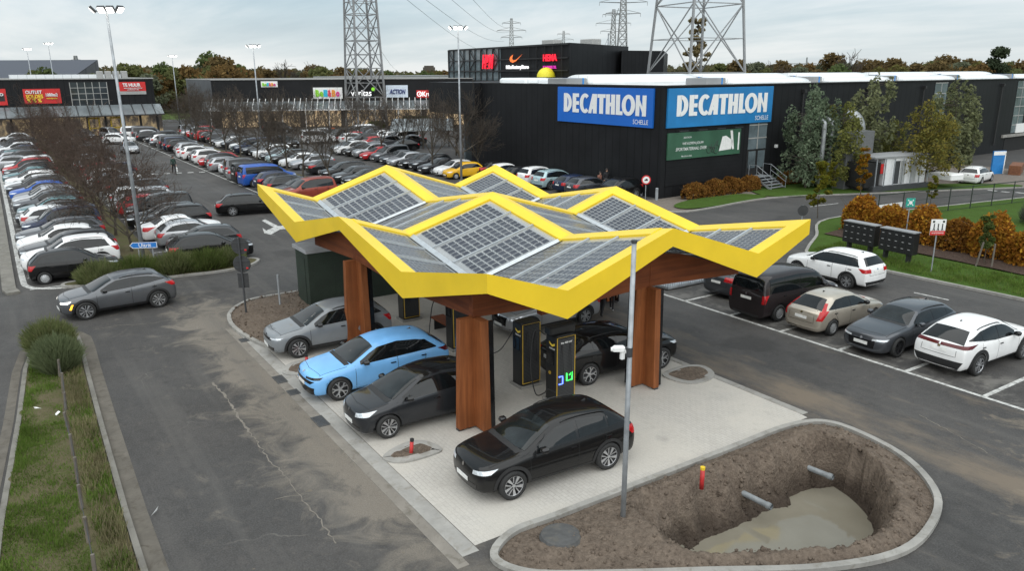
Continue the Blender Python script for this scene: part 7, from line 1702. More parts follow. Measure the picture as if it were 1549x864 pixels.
def b_green(root, c, x, f, w, h, p):
    Mx = Matrix((x, -f, Vector((0, 0, 1)))).transposed(); mb = MB(); mb.bbox(c, (w, .03, h), .01); mb = MB(); mb.box(c, (w, .03, h), M=Mx); s = mb.build('plate', M['teal'], root); M4 = Matrix.Translation(c + f * .02) @ Matrix((x, Vector((0, 0, 1)), f)).transposed().to_4x4(); mb = MB(); mb.lathe([(.001, .004), (.10, .004)], 16, M=M4); mb.build('white_dot', M['white'], s)
    for ang in (45, 135, 225, 315): mb = MB(); d = x * math.cos(R(ang)) + Vector((0, 0, math.sin(R(ang)))); mb.bar(c + f * .02 + d * .13, c + f * .02 + d * .22, .05, .008, up=tuple(f)); mb.build('arrow', M['white'], s)
post_sign(1368, 372, 0, 0, 2.15, 2.65, .5, 'small square green assembly point sign above the orange hedge', b_green)
def b_no(root, c, x, f, w, h, p):
    M4 = Matrix.Translation(c) @ Matrix((x, Vector((0, 0, 1)), f)).transposed().to_4x4(); mb = MB(); mb.lathe([(.001, -.015), (w / 2, -.015), (w / 2, .01), (w * .36, .012)], 24, M=M4); s = mb.build('red_ring', M['red'], root); mb = MB(); mb.lathe([(.001, .014), (w * .37, .014)], 24, M=M4); mb.build('white_disc', M['white'], s); mb = MB(); Mx = Matrix((x, -f, Vector((0, 0, 1)))).transposed(); mb.box(c + f * .02 + Vector((0, 0, -.02)), (.26, .006, .09), M=Mx); mb.box(c + f * .02 + x * .03 + Vector((0, 0, .06)), (.14, .006, .08), M=Mx); mb.build('car_symbol', M['black'], s)
post_sign(976, 303, 0, 0, 1.15, 1.85, .72, 'round red and white no vehicles sign before the black store corner', b_no)
def b_back(root, c, x, f, w, h, p):
    M4 = Matrix.Translation(c) @ Matrix((x, Vector((0, 0, 1)), f)).transposed().to_4x4(); mb = MB(); mb.lathe([(.001, -.012), (w / 2, -.012), (w / 2, .012), (.001, .014)], 24, M=M4); mb.build('round_plate', M['signback'], root)
post_sign(1211, 352, 0, 0, .95, 1.65, .66, 'round dark sign back by the lawn, just above the yellow roof tip', b_back)
for k, (px, py) in enumerate(((993, 303), (970, 296))):
    p = G(px, py); mb = MB(); mb.tube([(p.x, p.y, 0), (p.x, p.y, .92), (p.x, p.y, .97)], [.12, .12, .08], 12); o = mb.build('bollard', M['steel']); tag(o, 'grey steel bollard at the store corner, %s' % ('right one by the brown hedge', 'left one behind the red sign')[k], 'bollard', 'grey bollards')
# wire fence beyond the hedge, stakes
M['fencegreen'] = plain('fence_green', (.018, .028, .022), .5)
FP = [G(x, y) for x, y in [(1291, 341), (1330, 338), (1399, 325), (1433, 324), (1468, 321), (1503, 316), (1533, 311), (1560, 306)]]
FP = [Vector((p.x, p.y, 0)) for p in FP]; a = FP[2]; d = (FP[-1] - FP[2]); FP = [a + d * (k * .2 - .4) for k in range(10)]
root = empty('mesh_fence', tuple(FP[0]), 0, 'dark green wire mesh fence on thin posts across the right lawn', 'fence')
for p in FP: mb = MB(); mb.tube([p - FP[0], p - FP[0] + Vector((0, 0, 1.75))], .035, 6); mb.build('post', M['fencegreen'], root)
mb = MB()
for z in (.15, .6, 1.1, 1.68): mb.bar(Vector((0, 0, z)), FP[-1] - FP[0] + Vector((0, 0, z)), .022)
mb.bar(Vector((0, 0, 1.7)), FP[-1] - FP[0] + Vector((0, 0, 1.7)), .05); mb.build('wires', M['fencegreen'], root)
for k, (xa, ya, xb, yb) in enumerate(((1475, 406, 1484, 378), (1499, 409, 1501, 381))):
    p = G(xa, ya); root = None; mb = MB(); mb.tube([(p.x, p.y, 0), (p.x + .12 * (k == 0), p.y + .2 * (k == 0), 1.35)], .045, 7); o = mb.build('tree_stake', M['greywood']); tag(o, '%s pale wooden stake in the mulch before the orange hedge' % ('leaning left' , 'upright right')[k], 'stake', 'wooden tree stakes')
plant(leafy_tree(90, 2.6, .03, (.35, .9, 2.6), 900, .09, HG, .3, 16, 'column', gap=.6), tuple(G(1488, 402)), 0, 'small green sapling between the two wooden stakes', 'tree', None, 'young_tree')
# ventilation plant beside the store
p = G(1318, 292); q = G(1402, 284); d = q - p; d.z = 0; Lh = d.length; ang = math.atan2(d.y, d.x); c = (p + q) / 2; nrm = Vector((-d.y, d.x, 0)).normalized()
root = empty('ventilation_unit', (c.x, c.y, 0), ang, 'white boxy ventilation unit with grey posts beside the store', 'ventilation unit'); M['unitwhite'] = plain('unit_white', (.70, .71, .72), .45, var=.1)
mb = MB(); mb.box((.6, 1.3, 1.6), (Lh - 1.6, 2.2, 2.3)); mb.build('casing', M['unitwhite'], root); mb = MB(); mb.box((-Lh / 2 + .2, 1.3, 1.4), (1.6, 2.1, 2.0)); mb.build('open_bay', M['dark'], root)
mb = MB(); mb.bbox((.0, 1.3, 2.82), (Lh - .2, 2.5, .16), .04); mb.build('roof', M['roofgrey'], root)
for k in range(7): mb = MB(); mb.bar((-Lh / 2 + .2 + k * (Lh - .4) / 6, -.05, 0), (-Lh / 2 + .2 + k * (Lh - .4) / 6, -.05, 2.7 if k < 6 else 1.6), .07); mb.build('post', M['steel'], root)
mb = MB(); mb.box((0, 1.2, .25), (Lh, 2.6, .5)); mb.build('base', M['steeldark'], root)
for x in (-.4, .3, 1.6): mb = MB(); mb.box((x, .19, 1.5), (.6, .03, 1.9)); mb.build('door', M['silver'] if x > 0 else M['steeldark'], root)
mb = MB(); mb.box((-Lh / 2 + 1.1, .17, 1.9), (.28, .05, .8)); mb.build('warning_plate', M['red'], root)
M['duct'] = plain('silver_duct', (.30, .315, .325), .45, .4, var=.25, vscale=2)
b0 = Vector((c.x, c.y, 0)) + nrm * 1.6; dd_ = d.normalized()
for k, (off, r_, lab) in enumerate(((-5.4, .20, 'silver ventilation duct rising beside the trees, left one'), (-4.5, .20, 'silver ventilation duct rising beside the trees, right one'))):
    s = b0 + dd_ * off; s = s + nrm * 2.0; w = s + nrm * 1.5; pts = [s + Vector((0, 0, .4)), s + Vector((0, 0, 5.0)), s + nrm * .2 + Vector((0, 0, 5.5)), s + nrm * .7 + Vector((0, 0, 5.8)), w + Vector((0, 0, 5.8))]; mb = MB(); mb.tube(smooth_loop3(pts), r_, 12); o = mb.build('duct', M['duct'], None, True); tag(o, lab, 'duct', 'silver ducts')
s = b0 + dd_ * -1.2; mb = MB(); s = s + nrm * 2.2; mb.tube(smooth_loop3([s + Vector((0, 0, 2.6)), s + Vector((0, 0, 4.7)), s + nrm * .3 + Vector((0, 0, 5.5)), s + nrm * .9 + Vector((0, 0, 5.9)), s + nrm * 1.6 + Vector((0, 0, 5.9))]), .55, 16); o = mb.build('duct', M['duct'], None, True); tag(o, 'thick white silver duct bending into the store wall above the trees', 'duct', 'silver ducts')
mb = MB(); mb.box(tuple(b0 + dd_ * -2.6 + nrm * 1.2 + Vector((0, 0, 2.4))), (3.0, 1.2, 4.8), rz=ang); o = mb.build('plant_screen', plain('screen_grey', (.16, .165, .17), .5, .3)); tag(o, 'grey sheet metal plant screen behind the ventilation unit', 'screen')
mb = MB(); pp = G(1425, 283); mb.bbox((pp.x, pp.y, 1.0), (1.6, 2.6, .5), .08, ang); o = mb.build('covered_pallet', M['white']); tag(o, 'low white covered stack at the right end of the ventilation unit', 'pallet')
# blue double door panel by the garage, weathered steel planter
pp = G(1507, 263); mb = MB(); root = empty('pylon_sign', (pp.x, pp.y, 0), R(70), 'blue and white upright sign panel beside the white car', 'sign'); mb.box((0, 0, 1.1), (1.4, .15, 2.2)); mb.build('panel', M['bluepaint'], root); mb = MB(); mb.box((0, -.08, 1.98), (1.41, .02, .36)); mb.build('white_head', M['white'], root); mb = MB(); mb.box((.66, -.08, 1.0), (.1, .02, 2.0)); mb.build('white_edge', M['white'], root)
pp = G(1536, 262); mb = MB(); mb.bbox((pp.x, pp.y, .45), (1.0, 3.6, .9), .03, R(20)); o = mb.build('planter', plain('corten', (.16, .06, .025), .7, var=.3)); tag(o, 'rust brown steel planter below the tall staircase', 'planter')
# trolley shelter in the far car park, and the trolley cage behind the right column
pp = G(640, 222); root = empty('trolley_shelter', (pp.x, pp.y, 0), R(0), 'trolley shelter with a sloping ribbed glass roof in the far car park', 'shelter')
a_, b_, c2, d2 = [Vector(v) for v in ((-2.6, -4.2, 2.35), (2.6, -4.2, 3.6), (2.6, 4.2, 3.6), (-2.6, 4.2, 2.35))]
Rz = Matrix.Rotation(R(150), 3, 'Z'); mb = MB(); q = [Rz @ v for v in (a_, b_, c2, d2)]; mb.add(q + [v - Vector((0, 0, .05)) for v in q], [(0, 1, 2, 3), (7, 6, 5, 4), (0, 4, 5, 1), (1, 5, 6, 2), (2, 6, 7, 3), (3, 7, 4, 0)]); mb.build('roof', plain('shelter_glass', (.30, .33, .34), .2), root)
mb = MB()
for k in range(9): y = -4.2 + 8.4 * k / 8; mb.bar(Rz @ Vector((-2.6, y, 2.40)), Rz @ Vector((2.6, y, 3.65)), .12)
mb.build('ribs', M['black'], root)
for y in (-3.5, 0, 3.5): mb = MB(); mb.tube([Rz @ Vector((-.5, y, 0)), Rz @ Vector((-.5, y, 2.8))], .08, 6); mb.build('post', M['black'], root)
pa, pb = G(1010, 440), G(1052, 428)
root = empty('trolley_cage', (pa.x, pa.y, 0), 0, 'low galvanised mesh cage behind the right timber column', 'trolley cage')
d = Vector((0, 1, 0)); 
for (x0, y0, x1, y1) in ((0, 0, 0, 3.2), (-1.9, 0, -1.9, 3.2), (0, 0, -1.9, 0), (0, 3.2, -1.9, 3.2)):
    mb = MB(); A, B = Vector((x0, y0, 0)), Vector((x1, y1, 0)); n = int((B - A).length / .14)
    for k in range(n + 1): q = A.lerp(B, k / n); mb.bar(q + Vector((0, 0, .05)), q + Vector((0, 0, 1.15)), .018)
    for z in (.08, .6, 1.15): mb.bar(A + Vector((0, 0, z)), B + Vector((0, 0, z)), .05)
    mb.build('mesh_side', M['steel'], root)
mb = MB(); mb.box((-.95, 1.6, .12), (1.9, 3.2, .06)); mb.build('base', M['steel'], root)
# ------------------------------------------------------------------ lattice towers and wires
M['lattice'] = plain('lattice_steel', (.24, .245, .25), .55, .2, var=.15, vscale=.3); M['latred'] = plain('lattice_red', (.34, .05, .05), .5, .1)
def tower(c, base, top, H, rz, label, arms, t=.16, red=None, n=6, thick=.24):
    root = empty('lattice_tower', (c[0], c[1], 0), rz, label, 'pylon', 'electricity pylons'); w = lambda z: lerp(base, top, min(1, z / H)) / 2
    zs = [0]; 
    while zs[-1] < H - .5: zs.append(min(H, zs[-1] + max(2.2, w(zs[-1]) * 2 * .95)))
    cs = lambda z, i: Vector(((1, 1, -1, -1)[i] * w(z), (1, -1, -1, 1)[i] * w(z), z))
    for i in range(4):
        mb = MB(); z1 = H if not red else red; mb.bar(cs(0, i), cs(z1, i), thick); mb.build('leg', M['lattice'], root)
        if red: mb = MB(); mb.bar(cs(z1, i), cs(H, i), thick * .9); mb.build('leg', M['latred'], root)
    for rr in ((0, red or H), (red, H)) if red else ((0, H),):
        mb = MB()
        for a, b in zip(zs, zs[1:]):
            if not (rr[0] <= (a + b) / 2 < rr[1]): continue
            for i in range(4):
                j = (i + 1) % 4; mb.bar(cs(a, i), cs(b, j), t); mb.bar(cs(a, j), cs(b, i), t); mb.bar(cs(b, i), cs(b, j), t)
                if b - a > 4: m_ = (cs(a, i) + cs(a, j) + cs(b, i) + cs(b, j)) / 4; mb.bar(m_, (cs(a, i) + cs(b, i)) / 2, t * .7); mb.bar(m_, (cs(a, j) + cs(b, j)) / 2, t * .7)
        if mb.v: mb.build('bracing', M['latred'] if red and rr[0] == red else M['lattice'], root)
    for z, l in arms:
        mb = MB()
        for s in (-1, 1):
            e = Vector((0, s * l, z + .3))
            for i in (0, 1, 2, 3): mb.bar(Vector((cs(z, i).x, s * w(z), z)), e, t * .9)
            mb.bar(Vector((0, s * w(z), z + l * .22)), e, t * .9); mb.bar(e, e - Vector((0, 0, 1.6)), t * .8)
        mb.build('cross_arm', M['lattice'], root)
    return root
p1 = (onU(535, 187, -97) + onU(592, 187, -97)) / 2; tower((p1.x - 2.8, p1.y), 5.7, 3.1, 40, 0, 'grey lattice tower in front of the shop strip, left one', [(26, 8), (33, 6)], .15, 22.5, thick=.30)
p2 = at_dist(1052, 108, 108); tower((p2.x, p2.y), 10.0, 4.2, 46, R(-8), 'big grey lattice tower rising behind the store, red near the top', [(36, 10), (42, 8)], .12, 23.5, thick=.25)
for k, (x, y0, D, bs, lab) in enumerate(((940, -14, 380, 6, 'double pylon behind the black block, taller one'), (926, 22, 520, 6, 'pylon just left of the taller far pylon'), (774, 33, 620, 6, 'far pylon above the red HEMA sign, left'), (852, 50, 900, 7, 'faint small pylon above the black block'), (826, 66, 1100, 6, 'tiny pylon barely above the black block roof'), (117, 84, 700, 4, 'tiny pylon above the trees at far left'))):
    p = at_dist(x, 105, D); H_ = 9.7 + (107 - y0) / FPX * D; tower((p.x, p.y), bs, 1.6, H_, R(-34), lab, [(H_ * .72, 8), (H_ * .82, 11), (H_ * .93, 7)] if k < 4 else [(H_ * .85, 5)], .22 if D < 600 else .3, thick=.3 if D < 600 else .42)
wires = [((518, -30), (606, 110), 300), ((580, -30), (745, 78), 300), ((606, -30), (762, 62), 320), ((650, -30), (770, 48), 330), ((690, -30), (775, 40), 330), ((936, 12), (905, 75), 300)]
for k, (a, b, D) in enumerate(wires):
    A = at_dist(a[0], a[1], 170); B = at_dist(b[0], b[1], 600); mb = MB(); mb.tube([A.lerp(B, t) - Vector((0, 0, 4 * math.sin(PI * t))) for t in np.linspace(0, 1, 12)], .055, 4); o = mb.build('power_line', M['steeldark']); tag(o, 'thin overhead power line, %s from the left above the black block' % ords[k], 'power line', 'overhead power lines')
p = at_dist(985, 100, 520); mb = MB(); q = at_dist(1220, 96, 700); t_ = (q + Vector((-8, 0, 0))); root = empty('crane', tuple(Vector((q.x, q.y, 0))), 0, 'distant tower crane jib above the trees at right', 'crane'); mb.bar((0, 0, 0), (0, 0, q.z + 5), .8); mb.build('mast', M['lattice'], root); mb = MB(); mb.bar(Vector((c_r.x, c_r.y, 0)) * -18 + Vector((0, 0, q.z)), Vector((c_r.x, c_r.y, 0)) * 8 + Vector((0, 0, q.z)), .7); mb.build('jib', M['lattice'], root)
# small square tower far away between the blocks
for k, (x, D, w_, h_) in enumerate(((649, 900, 10, 15.5), (1055, 400, 12, 11))):
    if k: continue
    p = at_dist(x, 105, D); mb = MB(); mb.box((p.x, p.y, h_ / 2), (w_, w_, h_)); mb.box((p.x, p.y, h_ + .8), (w_ * .8, w_ * .8, 1.8)); o = mb.build('far_tower', plain('far_stone', (.075, .06, .05), .8)); tag(o, 'squat square tower far away above the trees left of the black block', 'tower')
# ------------------------------------------------------------------ people
SKIN = plain('skin', (.45, .27, .19), .55); HAIR = plain('hair', (.03, .02, .015), .6); SHOE = plain('shoes', (.03, .03, .03), .6)
def cloth(n, c): return plain('cloth_' + n, c, .85, var=.2, vscale=12)
def person(loc, rz, H, top, legs, label, stride=.22, arm=.12, group=None, hair=None, bag=False, shoe=None):
    root = empty('person', (loc[0], loc[1], .01), rz, label, 'person', group); k = H / 1.75; s = stride
    J = {'pel': (0, 0, .93), 'wst': (0, 0, 1.08), 'chs': (.01, 0, 1.32), 'nck': (.01, 0, 1.47), 'hd0': (.03, 0, 1.56), 'hd1': (.03, 0, 1.70),
         'hL': (0, .09, .90), 'kL': (s * .75, .10, .50), 'aL': (s * .85, .10, .09), 'tL': (s * .85 + .17, .11, .04), 'hR': (0, -.09, .90), 'kR': (-s * .25, -.10, .50), 'aR': (-s * 1.15, -.10, .11), 'tR': (-s * 1.15 + .15, -.11, .04),
         'sL': (0, .17, 1.41), 'eL': (-arm, .23, 1.14), 'wL': (-arm * .8 + .05, .24, .90), 'fL': (-arm * .7 + .08, .235, .78), 'sR': (0, -.17, 1.41), 'eR': (arm * .5, -.23, 1.14), 'wR': (arm + .10, -.24, .91), 'fR': (arm + .14, -.235, .79)}
    rad = {'pel': (.15, .12), 'wst': (.145, .11), 'chs': (.165, .115), 'nck': (.058, .058), 'hd0': (.078, .085), 'hd1': (.09, .095), 'hL': (.098, .1), 'kL': (.065, .065), 'aL': (.05, .05), 'tL': (.042, .035), 'sL': (.068, .068), 'eL': (.05, .05), 'wL': (.036, .036), 'fL': (.036, .022)}
    for q in list(rad):
        if q.endswith('L'): rad[q[:-1] + 'R'] = rad[q]
    names = list(J); E = [('pel', 'wst'), ('wst', 'chs'), ('chs', 'nck'), ('nck', 'hd0'), ('hd0', 'hd1')]
    for q in 'LR': E += [('pel', 'h' + q), ('h' + q, 'k' + q), ('k' + q, 'a' + q), ('a' + q, 't' + q), ('chs', 's' + q), ('s' + q, 'e' + q), ('e' + q, 'w' + q), ('w' + q, 'f' + q)]
    me = bpy.data.meshes.new('body'); me.from_pydata([Vector(J[n]) * k for n in names], [(names.index(a), names.index(b)) for a, b in E], []); o = link('b', me); m_ = o.modifiers.new('s', 'SKIN'); m_.use_smooth_shade = True
    for i, n in enumerate(names): me.skin_vertices[0].data[i].radius = tuple(x * k for x in rad[n]); me.skin_vertices[0].data[i].use_root = n == 'pel'
    sb = o.modifiers.new('u', 'SUBSURF'); sb.levels = 1; sb.render_levels = 1; m2 = eval_mesh(o); bpy.data.objects.remove(o)
    m2.materials.clear(); [m2.materials.append(q) for q in (SKIN, top, legs, shoe or SHOE)]
    for p in m2.polygons:
        c = p.center / k; p.material_index = 3 if c.z < .115 else 2 if (c.z < .98 and abs(c.y) < .19) else 1 if (c.z < 1.50 and not (abs(c.y) > .19 and c.z < .90)) else 0; p.use_smooth = True
    link('body', m2, root)
    mb = MB(); C = Vector((.015, 0, 1.655)) * k; mb.lathe([(.112 * k * math.cos(a), .125 * k * math.sin(a)) for a in np.linspace(-.5, PI / 2 - .01, 7)], 12, M=Matrix.Translation(C + Vector((-.022 * k, 0, .01)))); link('hair', mb.mesh('hair', hair or HAIR, True), root)
    mb = MB(); f = Vector((.125, 0, 1.64)) * k; mb.box(f + Vector((.008, 0, -.005)), (.03 * k, .022 * k, .045 * k)); link('nose', mb.mesh('nose', SKIN), root)
    for y in (-.035, .035): mb = MB(); mb.box(Vector((.115 * k, y * k, 1.665 * k)), (.012 * k, .022 * k, .012 * k)); link('eye', mb.mesh('eye', M['black']), root)
    for sd in (1, -1):
        w = Vector(J['fL' if sd > 0 else 'fR']) * k; mb = MB()
        for q in range(4): mb.tube([w + Vector((-.022 + .015 * q, 0, .0)) * k, w + Vector((-.024 + .017 * q + .008, -sd * .006, -.055)) * k, w + Vector((-.018 + .016 * q, -sd * .022, -.085 + .006 * abs(q - 1.5))) * k], .0085 * k, 4)
        mb.tube([w + Vector((.02, -sd * .01, .03)) * k, w + Vector((.05, -sd * .02, -.015)) * k], .010 * k, 4); link('fingers', mb.mesh('fingers', SKIN), root)
    if bag:
        b = empty('shopping_bag', (0, 0, 0), 0, 'white shopping bag carried by the person walking along the lane', 'bag'); w = root.matrix_basis @ (Vector(J['fL']) * k); b.location = root.location; b.rotation_euler = root.rotation_euler; w = Vector(J['fL']) * k
        mb = MB(); mb.bbox((w.x, w.y, w.z - .40), (.40, .16, .44), .04); mb.build('sack', M['white'], b); mb = MB(); mb.tube([w + Vector((-.13, 0, -.18)), w + Vector((0, 0, -.05)), w + Vector((.13, 0, -.18))], .012, 5); mb.build('handle', M['white'], b)
    return root
def ang_to(a, b): d = b - a; return math.atan2(d.y, d.x)
bl, dkg, pk, jn, gr, rd_, og = cloth('black', (.014, .014, .016)), cloth('dark_green', (.02, .045, .035)), cloth('pink', (.62, .13, .17)), cloth('denim', (.05, .075, .14)), cloth('grey', (.10, .10, .105)), cloth('rust', (.22, .10, .07)), cloth('orange', (.85, .16, .02)); wh = plain('white_shoes', (.7, .7, .7), .6); khaki = cloth('khaki', (.16, .13, .09)); teal_ = cloth('teal', (.04, .12, .16))
to_cam = lambda p: math.atan2(CAM.y - p.y, CAM.x - p.x)
p = G(264, 263); person(p, to_cam(p) + .2, 1.78, dkg, bl, 'person in dark green jacket and black trousers walking along the lane with white bag', .25, .1, None, None, True)
p = G(910, 478); person(p, to_cam(p) + PI - .4, 1.76, bl, bl, 'adult in black jacket and trousers walking away beside a child in pink', .26, .14)
p = G(925, 470); person(p, to_cam(p) + PI - .2, 1.25, pk, bl, 'child in pink jacket and white shoes walking beside the adult in black', .2, .2, None, None, False, wh)
p = G(891, 468); person(p, to_cam(p) + PI, 1.62, teal_, khaki, 'person in teal coat and khaki trousers half hidden by the yellow roof edge', .15)
p = G(907, 290); person(p, to_cam(p) + .6, 1.66, rd_, jn, 'person in rust brown jacket and jeans against the black store wall', .18); p = G(917, 288); person(p, to_cam(p) + .2, 1.82, bl, gr, 'tall person in black jacket beside the one in rust brown', .15)
p = G(505, 209); person(p, to_cam(p), 1.85, og, og, 'worker in bright orange safety clothing in the far car park', .12)
p = G(145, 206); person(p, to_cam(p), 1.75, jn, gr, 'person in blue jacket in front of the yellow shop doors', .15); p = G(213, 200); person(p, to_cam(p), 1.78, rd_, bl, 'person in dark red coat by the right end of the outlet store', .15); p = G(222, 201); person(p, to_cam(p) + 1, 1.7, bl, bl, 'person in black by the right end of the outlet store', .15)
p = G(40, 204); person(p, to_cam(p), 1.72, wh, bl, 'person in white top near the red doors of the outlet store', .15)
# ------------------------------------------------------------------ the cars that stand close to the camera
UP = R(90); DN = R(-90)
def paintP(k): return P(k)
GLASSM = None
id4 = make_car('suv', L=4.58, W=1.86, H=1.62, wb=2.77, fo=.86, r=.365, hood=.90, cowl=(1.15, 1.06), header=(2.10, 1.55), roof=(3.80, 1.52), tail=(4.38, 1.10), belt=(.98, 1.10), rw=.70, clear=.20, clad=1, rails=1, hl=dict(y0=.50, y1=.90, z0=.70, z1=.83, sl=.04, back=.30), grille=dict(w=.62, z0=.30, z1=.46), dlot=.14, kick=.10, fplate_z=.50, badge_f=.78)
spawn(id4, P('black'), (22.22, .42), R(-93), 'glossy black electric crossover with two-tone turbine wheels charging nearest the pit', style='turbine')
id3 = make_car('hatch', L=4.26, W=1.81, H=1.57, wb=2.77, fo=.80, r=.345, hood=.86, cowl=(.92, 1.02), header=(1.88, 1.50), roof=(3.45, 1.49), tail=(4.05, 1.06), belt=(.94, 1.06), rw=.70, clear=.16, hl=dict(y0=.48, y1=.90, z0=.66, z1=.82, sl=.05, back=.24), grille=dict(w=.66, z0=.26, z1=.42), dlot=.13, fplate_z=.48, badge_f=.76, roofcol=M['blackgloss'])
spawn(id3, P('vw'), (17.66, -.78), R(-91), 'charcoal electric hatchback with black roof between the light blue car and front column', style='turbine')
ioq = make_car('hatch', L=4.72, W=1.94, H=1.59, wb=3.0, fo=.86, r=.37, hood=.86, cowl=(1.22, 1.02), header=(2.15, 1.51), roof=(3.95, 1.50), tail=(4.50, 1.10), belt=(.96, 1.08), rw=.70, clear=.17, hl=dict(y0=.36, y1=.92, z0=.72, z1=.80, sl=.02, back=.10, mat=M['blackgloss']), grille=dict(w=.80, z0=.26, z1=.50, upper=(.60, .70, .80)), dlot=.13, dlo1=4.15, mirror=M['blackgloss'], badge_f=.84, fplate_z=.55, tl=dict(y0=.55, y1=.97, z0=.92, z1=1.04, mat=M['taildark']))
spawn(ioq, P('skyblue'), (14.45, -.75), R(-92), 'light blue electric hatchback with dark grille parked beside the pale grey suv', style='y')
elq = make_car('suv', L=4.49, W=1.88, H=1.62, wb=2.77, fo=.87, r=.36, hood=.89, cowl=(1.15, 1.06), header=(2.02, 1.55), roof=(3.85, 1.53), tail=(4.32, 1.12), belt=(.98, 1.10), rw=.70, clad=1, rails=1, hl=dict(y0=.48, y1=.92, z0=.72, z1=.79, sl=.02, back=.18, mat=M['lamp']), grille=dict(w=.72, z0=.32, z1=.46, upper=(.68, .76, .62)), dlot=.14, kick=.08)
spawn(elq, P('stone'), (10.17, -.70), R(-92), 'pale grey electric suv beside the soil bed, farthest of the four parked noses', style='turbine')
aud = make_car('suv', L=4.40, W=1.86, H=1.56, wb=2.66, fo=.86, r=.35, hood=.90, cowl=(1.2, 1.04), header=(1.98, 1.49), roof=(3.78, 1.46), tail=(4.2, 1.08), clad=1, rails=1, grille=dict(w=.55, z0=.45, z1=.78), hl=dict(y0=.62, y1=.94, z0=.70, z1=.84, sl=.02, back=.22))
spawn(aud, P('silver'), (12.85, 7.25), R(-90), 'silver suv parked nose-in behind the tall black charger', style='five')
q6 = make_car('suv', L=4.77, W=1.94, H=1.60, wb=2.92, fo=.88, r=.375, hood=.93, cowl=(1.22, 1.06), header=(2.12, 1.54), roof=(3.85, 1.50), tail=(4.5, 1.12), belt=(1.0, 1.12), clad=0, rails=1, kick=.08)
spawn(q6, P('black'), (17.88, 6.25), R(85), 'glossy black coupe-like suv behind the charger with lit sockets', style='y')
bk3 = spawn(aud, P('black'), (8.85, 7.65), R(-90), 'black car behind the bench of which only the front bumper shows', style='five')
sce = make_car('suv', L=4.47, W=1.86, H=1.57, wb=2.785, fo=.85, r=.37, hood=.90, cowl=(1.12, 1.06), header=(2.02, 1.51), roof=(3.72, 1.49), tail=(4.22, 1.10), belt=(.97, 1.12), rw=.70, clad=1, rails=1, kick=.12, hl=dict(y0=.50, y1=.90, z0=.70, z1=.80, sl=.03, back=.2, mat=M['lamplit']), tl=dict(y0=.70, y1=.97, z0=.90, z1=1.06), dlo1=3.98, roofcol=P('slate'))
r_ = spawn(sce, P('grey'), (.80, -6.50), R(-86), 'metallic grey electric suv turning at the junction with its amber indicator lit', style='turbine', name='moving_car')
bvh_ = bvh_of(sce['clean']); mb = MB(); decal(mb, bvh_, [(1.95, .80, .50), (1.90, .88, .70), (1.85, .92, .70), (1.90, .84, .48)], (-math.cos(R(50)), -math.sin(R(50)), 0), .01, .05); mb.build('indicator', M['amber'], r_)
wgn = make_car('wagon', L=4.93, W=1.88, H=1.46, wb=2.91, fo=.92, r=.345)
spawn(wgn, P('black'), (-19.75, 4.90), R(78), 'black estate car driving across the lane left of the canopy tip', style='five', name='moving_car')
bgt = make_car('hatch', L=4.55, W=1.85, H=1.55, wb=2.75, fo=.88, r=.34, tl=dict(y0=.48, y1=.97, z0=.80, z1=.98, back=.25), tail=(4.3, 1.03), roof=(3.65, 1.48), header=(2.0, 1.50), hood=.84, cowl=(1.2, 1.02), belt=(.94, 1.03), rwtop=.10)
spawn(bgt, P('slate'), (14.05, 17.95), UP, 'dark grey hatchback half hidden by the roof tip, left of the dark van', style='five')
t5 = make_car('van', plate_z=.95, badge_r=1.12, tl=dict(y0=.86, y1=.985, z0=.82, z1=1.16, back=.10, up=.0), rwbot=.06)
spawn(t5, P('plum'), (16.95, 16.72), R(89), 'dark brown passenger van backed against the road line under the canopy tip', cat='van', style='cap', name='parked_van')
c4 = make_car('hatch', L=4.27, W=1.77, H=1.47, wb=2.61, fo=.86, r=.315, hood=.80, cowl=(1.1, .98), header=(1.95, 1.42), roof=(3.35, 1.42), tail=(4.0, 1.00), belt=(.92, 1.0), tl=dict(y0=.78, y1=.96, z0=.66, z1=.98, back=.12, tall=1), handle=M['black'], rwbot=.0)
spawn(c4, P('beige'), (19.28, 16.72), R(89), 'beige hatchback with tall red tail lamps beside the dark van', style='cap')
a5 = make_car('wagon', L=4.83, W=1.86, H=1.46, wb=2.90, fo=.88, r=.35, hood=.80, cowl=(1.45, .98), header=(2.25, 1.42), roof=(4.15, 1.36), tail=(4.65, 1.0), hl=dict(y0=.45, y1=.90, z0=.62, z1=.70, sl=.02, back=.2), grille=dict(w=.55, z0=.34, z1=.62), kick=.10, mirror=P('slate'), fplate_z=.50, badge_f=.66, clear=.14)
spawn(a5, P('slate'), (21.92, 16.80), R(-91), 'slate grey estate car parked nose to the road with dark wheels', style='dark')
bz = make_car('suv', L=4.69, W=1.86, H=1.63, wb=2.85, fo=.92, r=.37, hood=.92, cowl=(1.25, 1.08), header=(2.1, 1.57), roof=(3.85, 1.54), tail=(4.55, 1.10), belt=(1.0, 1.10), clad=1, rails=1, tl=dict(y0=.03, y1=.97, z0=1.0, z1=1.09, back=.3, mat=M['taildark']), rb=.36, archw=.13, kick=.14, plate_z=.88, clear=.22)
spawn(bz, P('white'), (24.38, 17.20), R(88), 'white electric suv with black wheel arches nearest the picture edge in the bays', style='five')
x1 = make_car('suv', L=4.45, W=1.84, H=1.60, wb=2.67, fo=.86, r=.35, tl=dict(y0=.55, y1=.97, z0=.86, z1=1.02, back=.25), plate_z=.90, clear=.20)
spawn(x1, P('white'), (15.15, 22.58), R(180), 'white compact suv driving away along the road beside the lockers', style='five', name='moving_car')

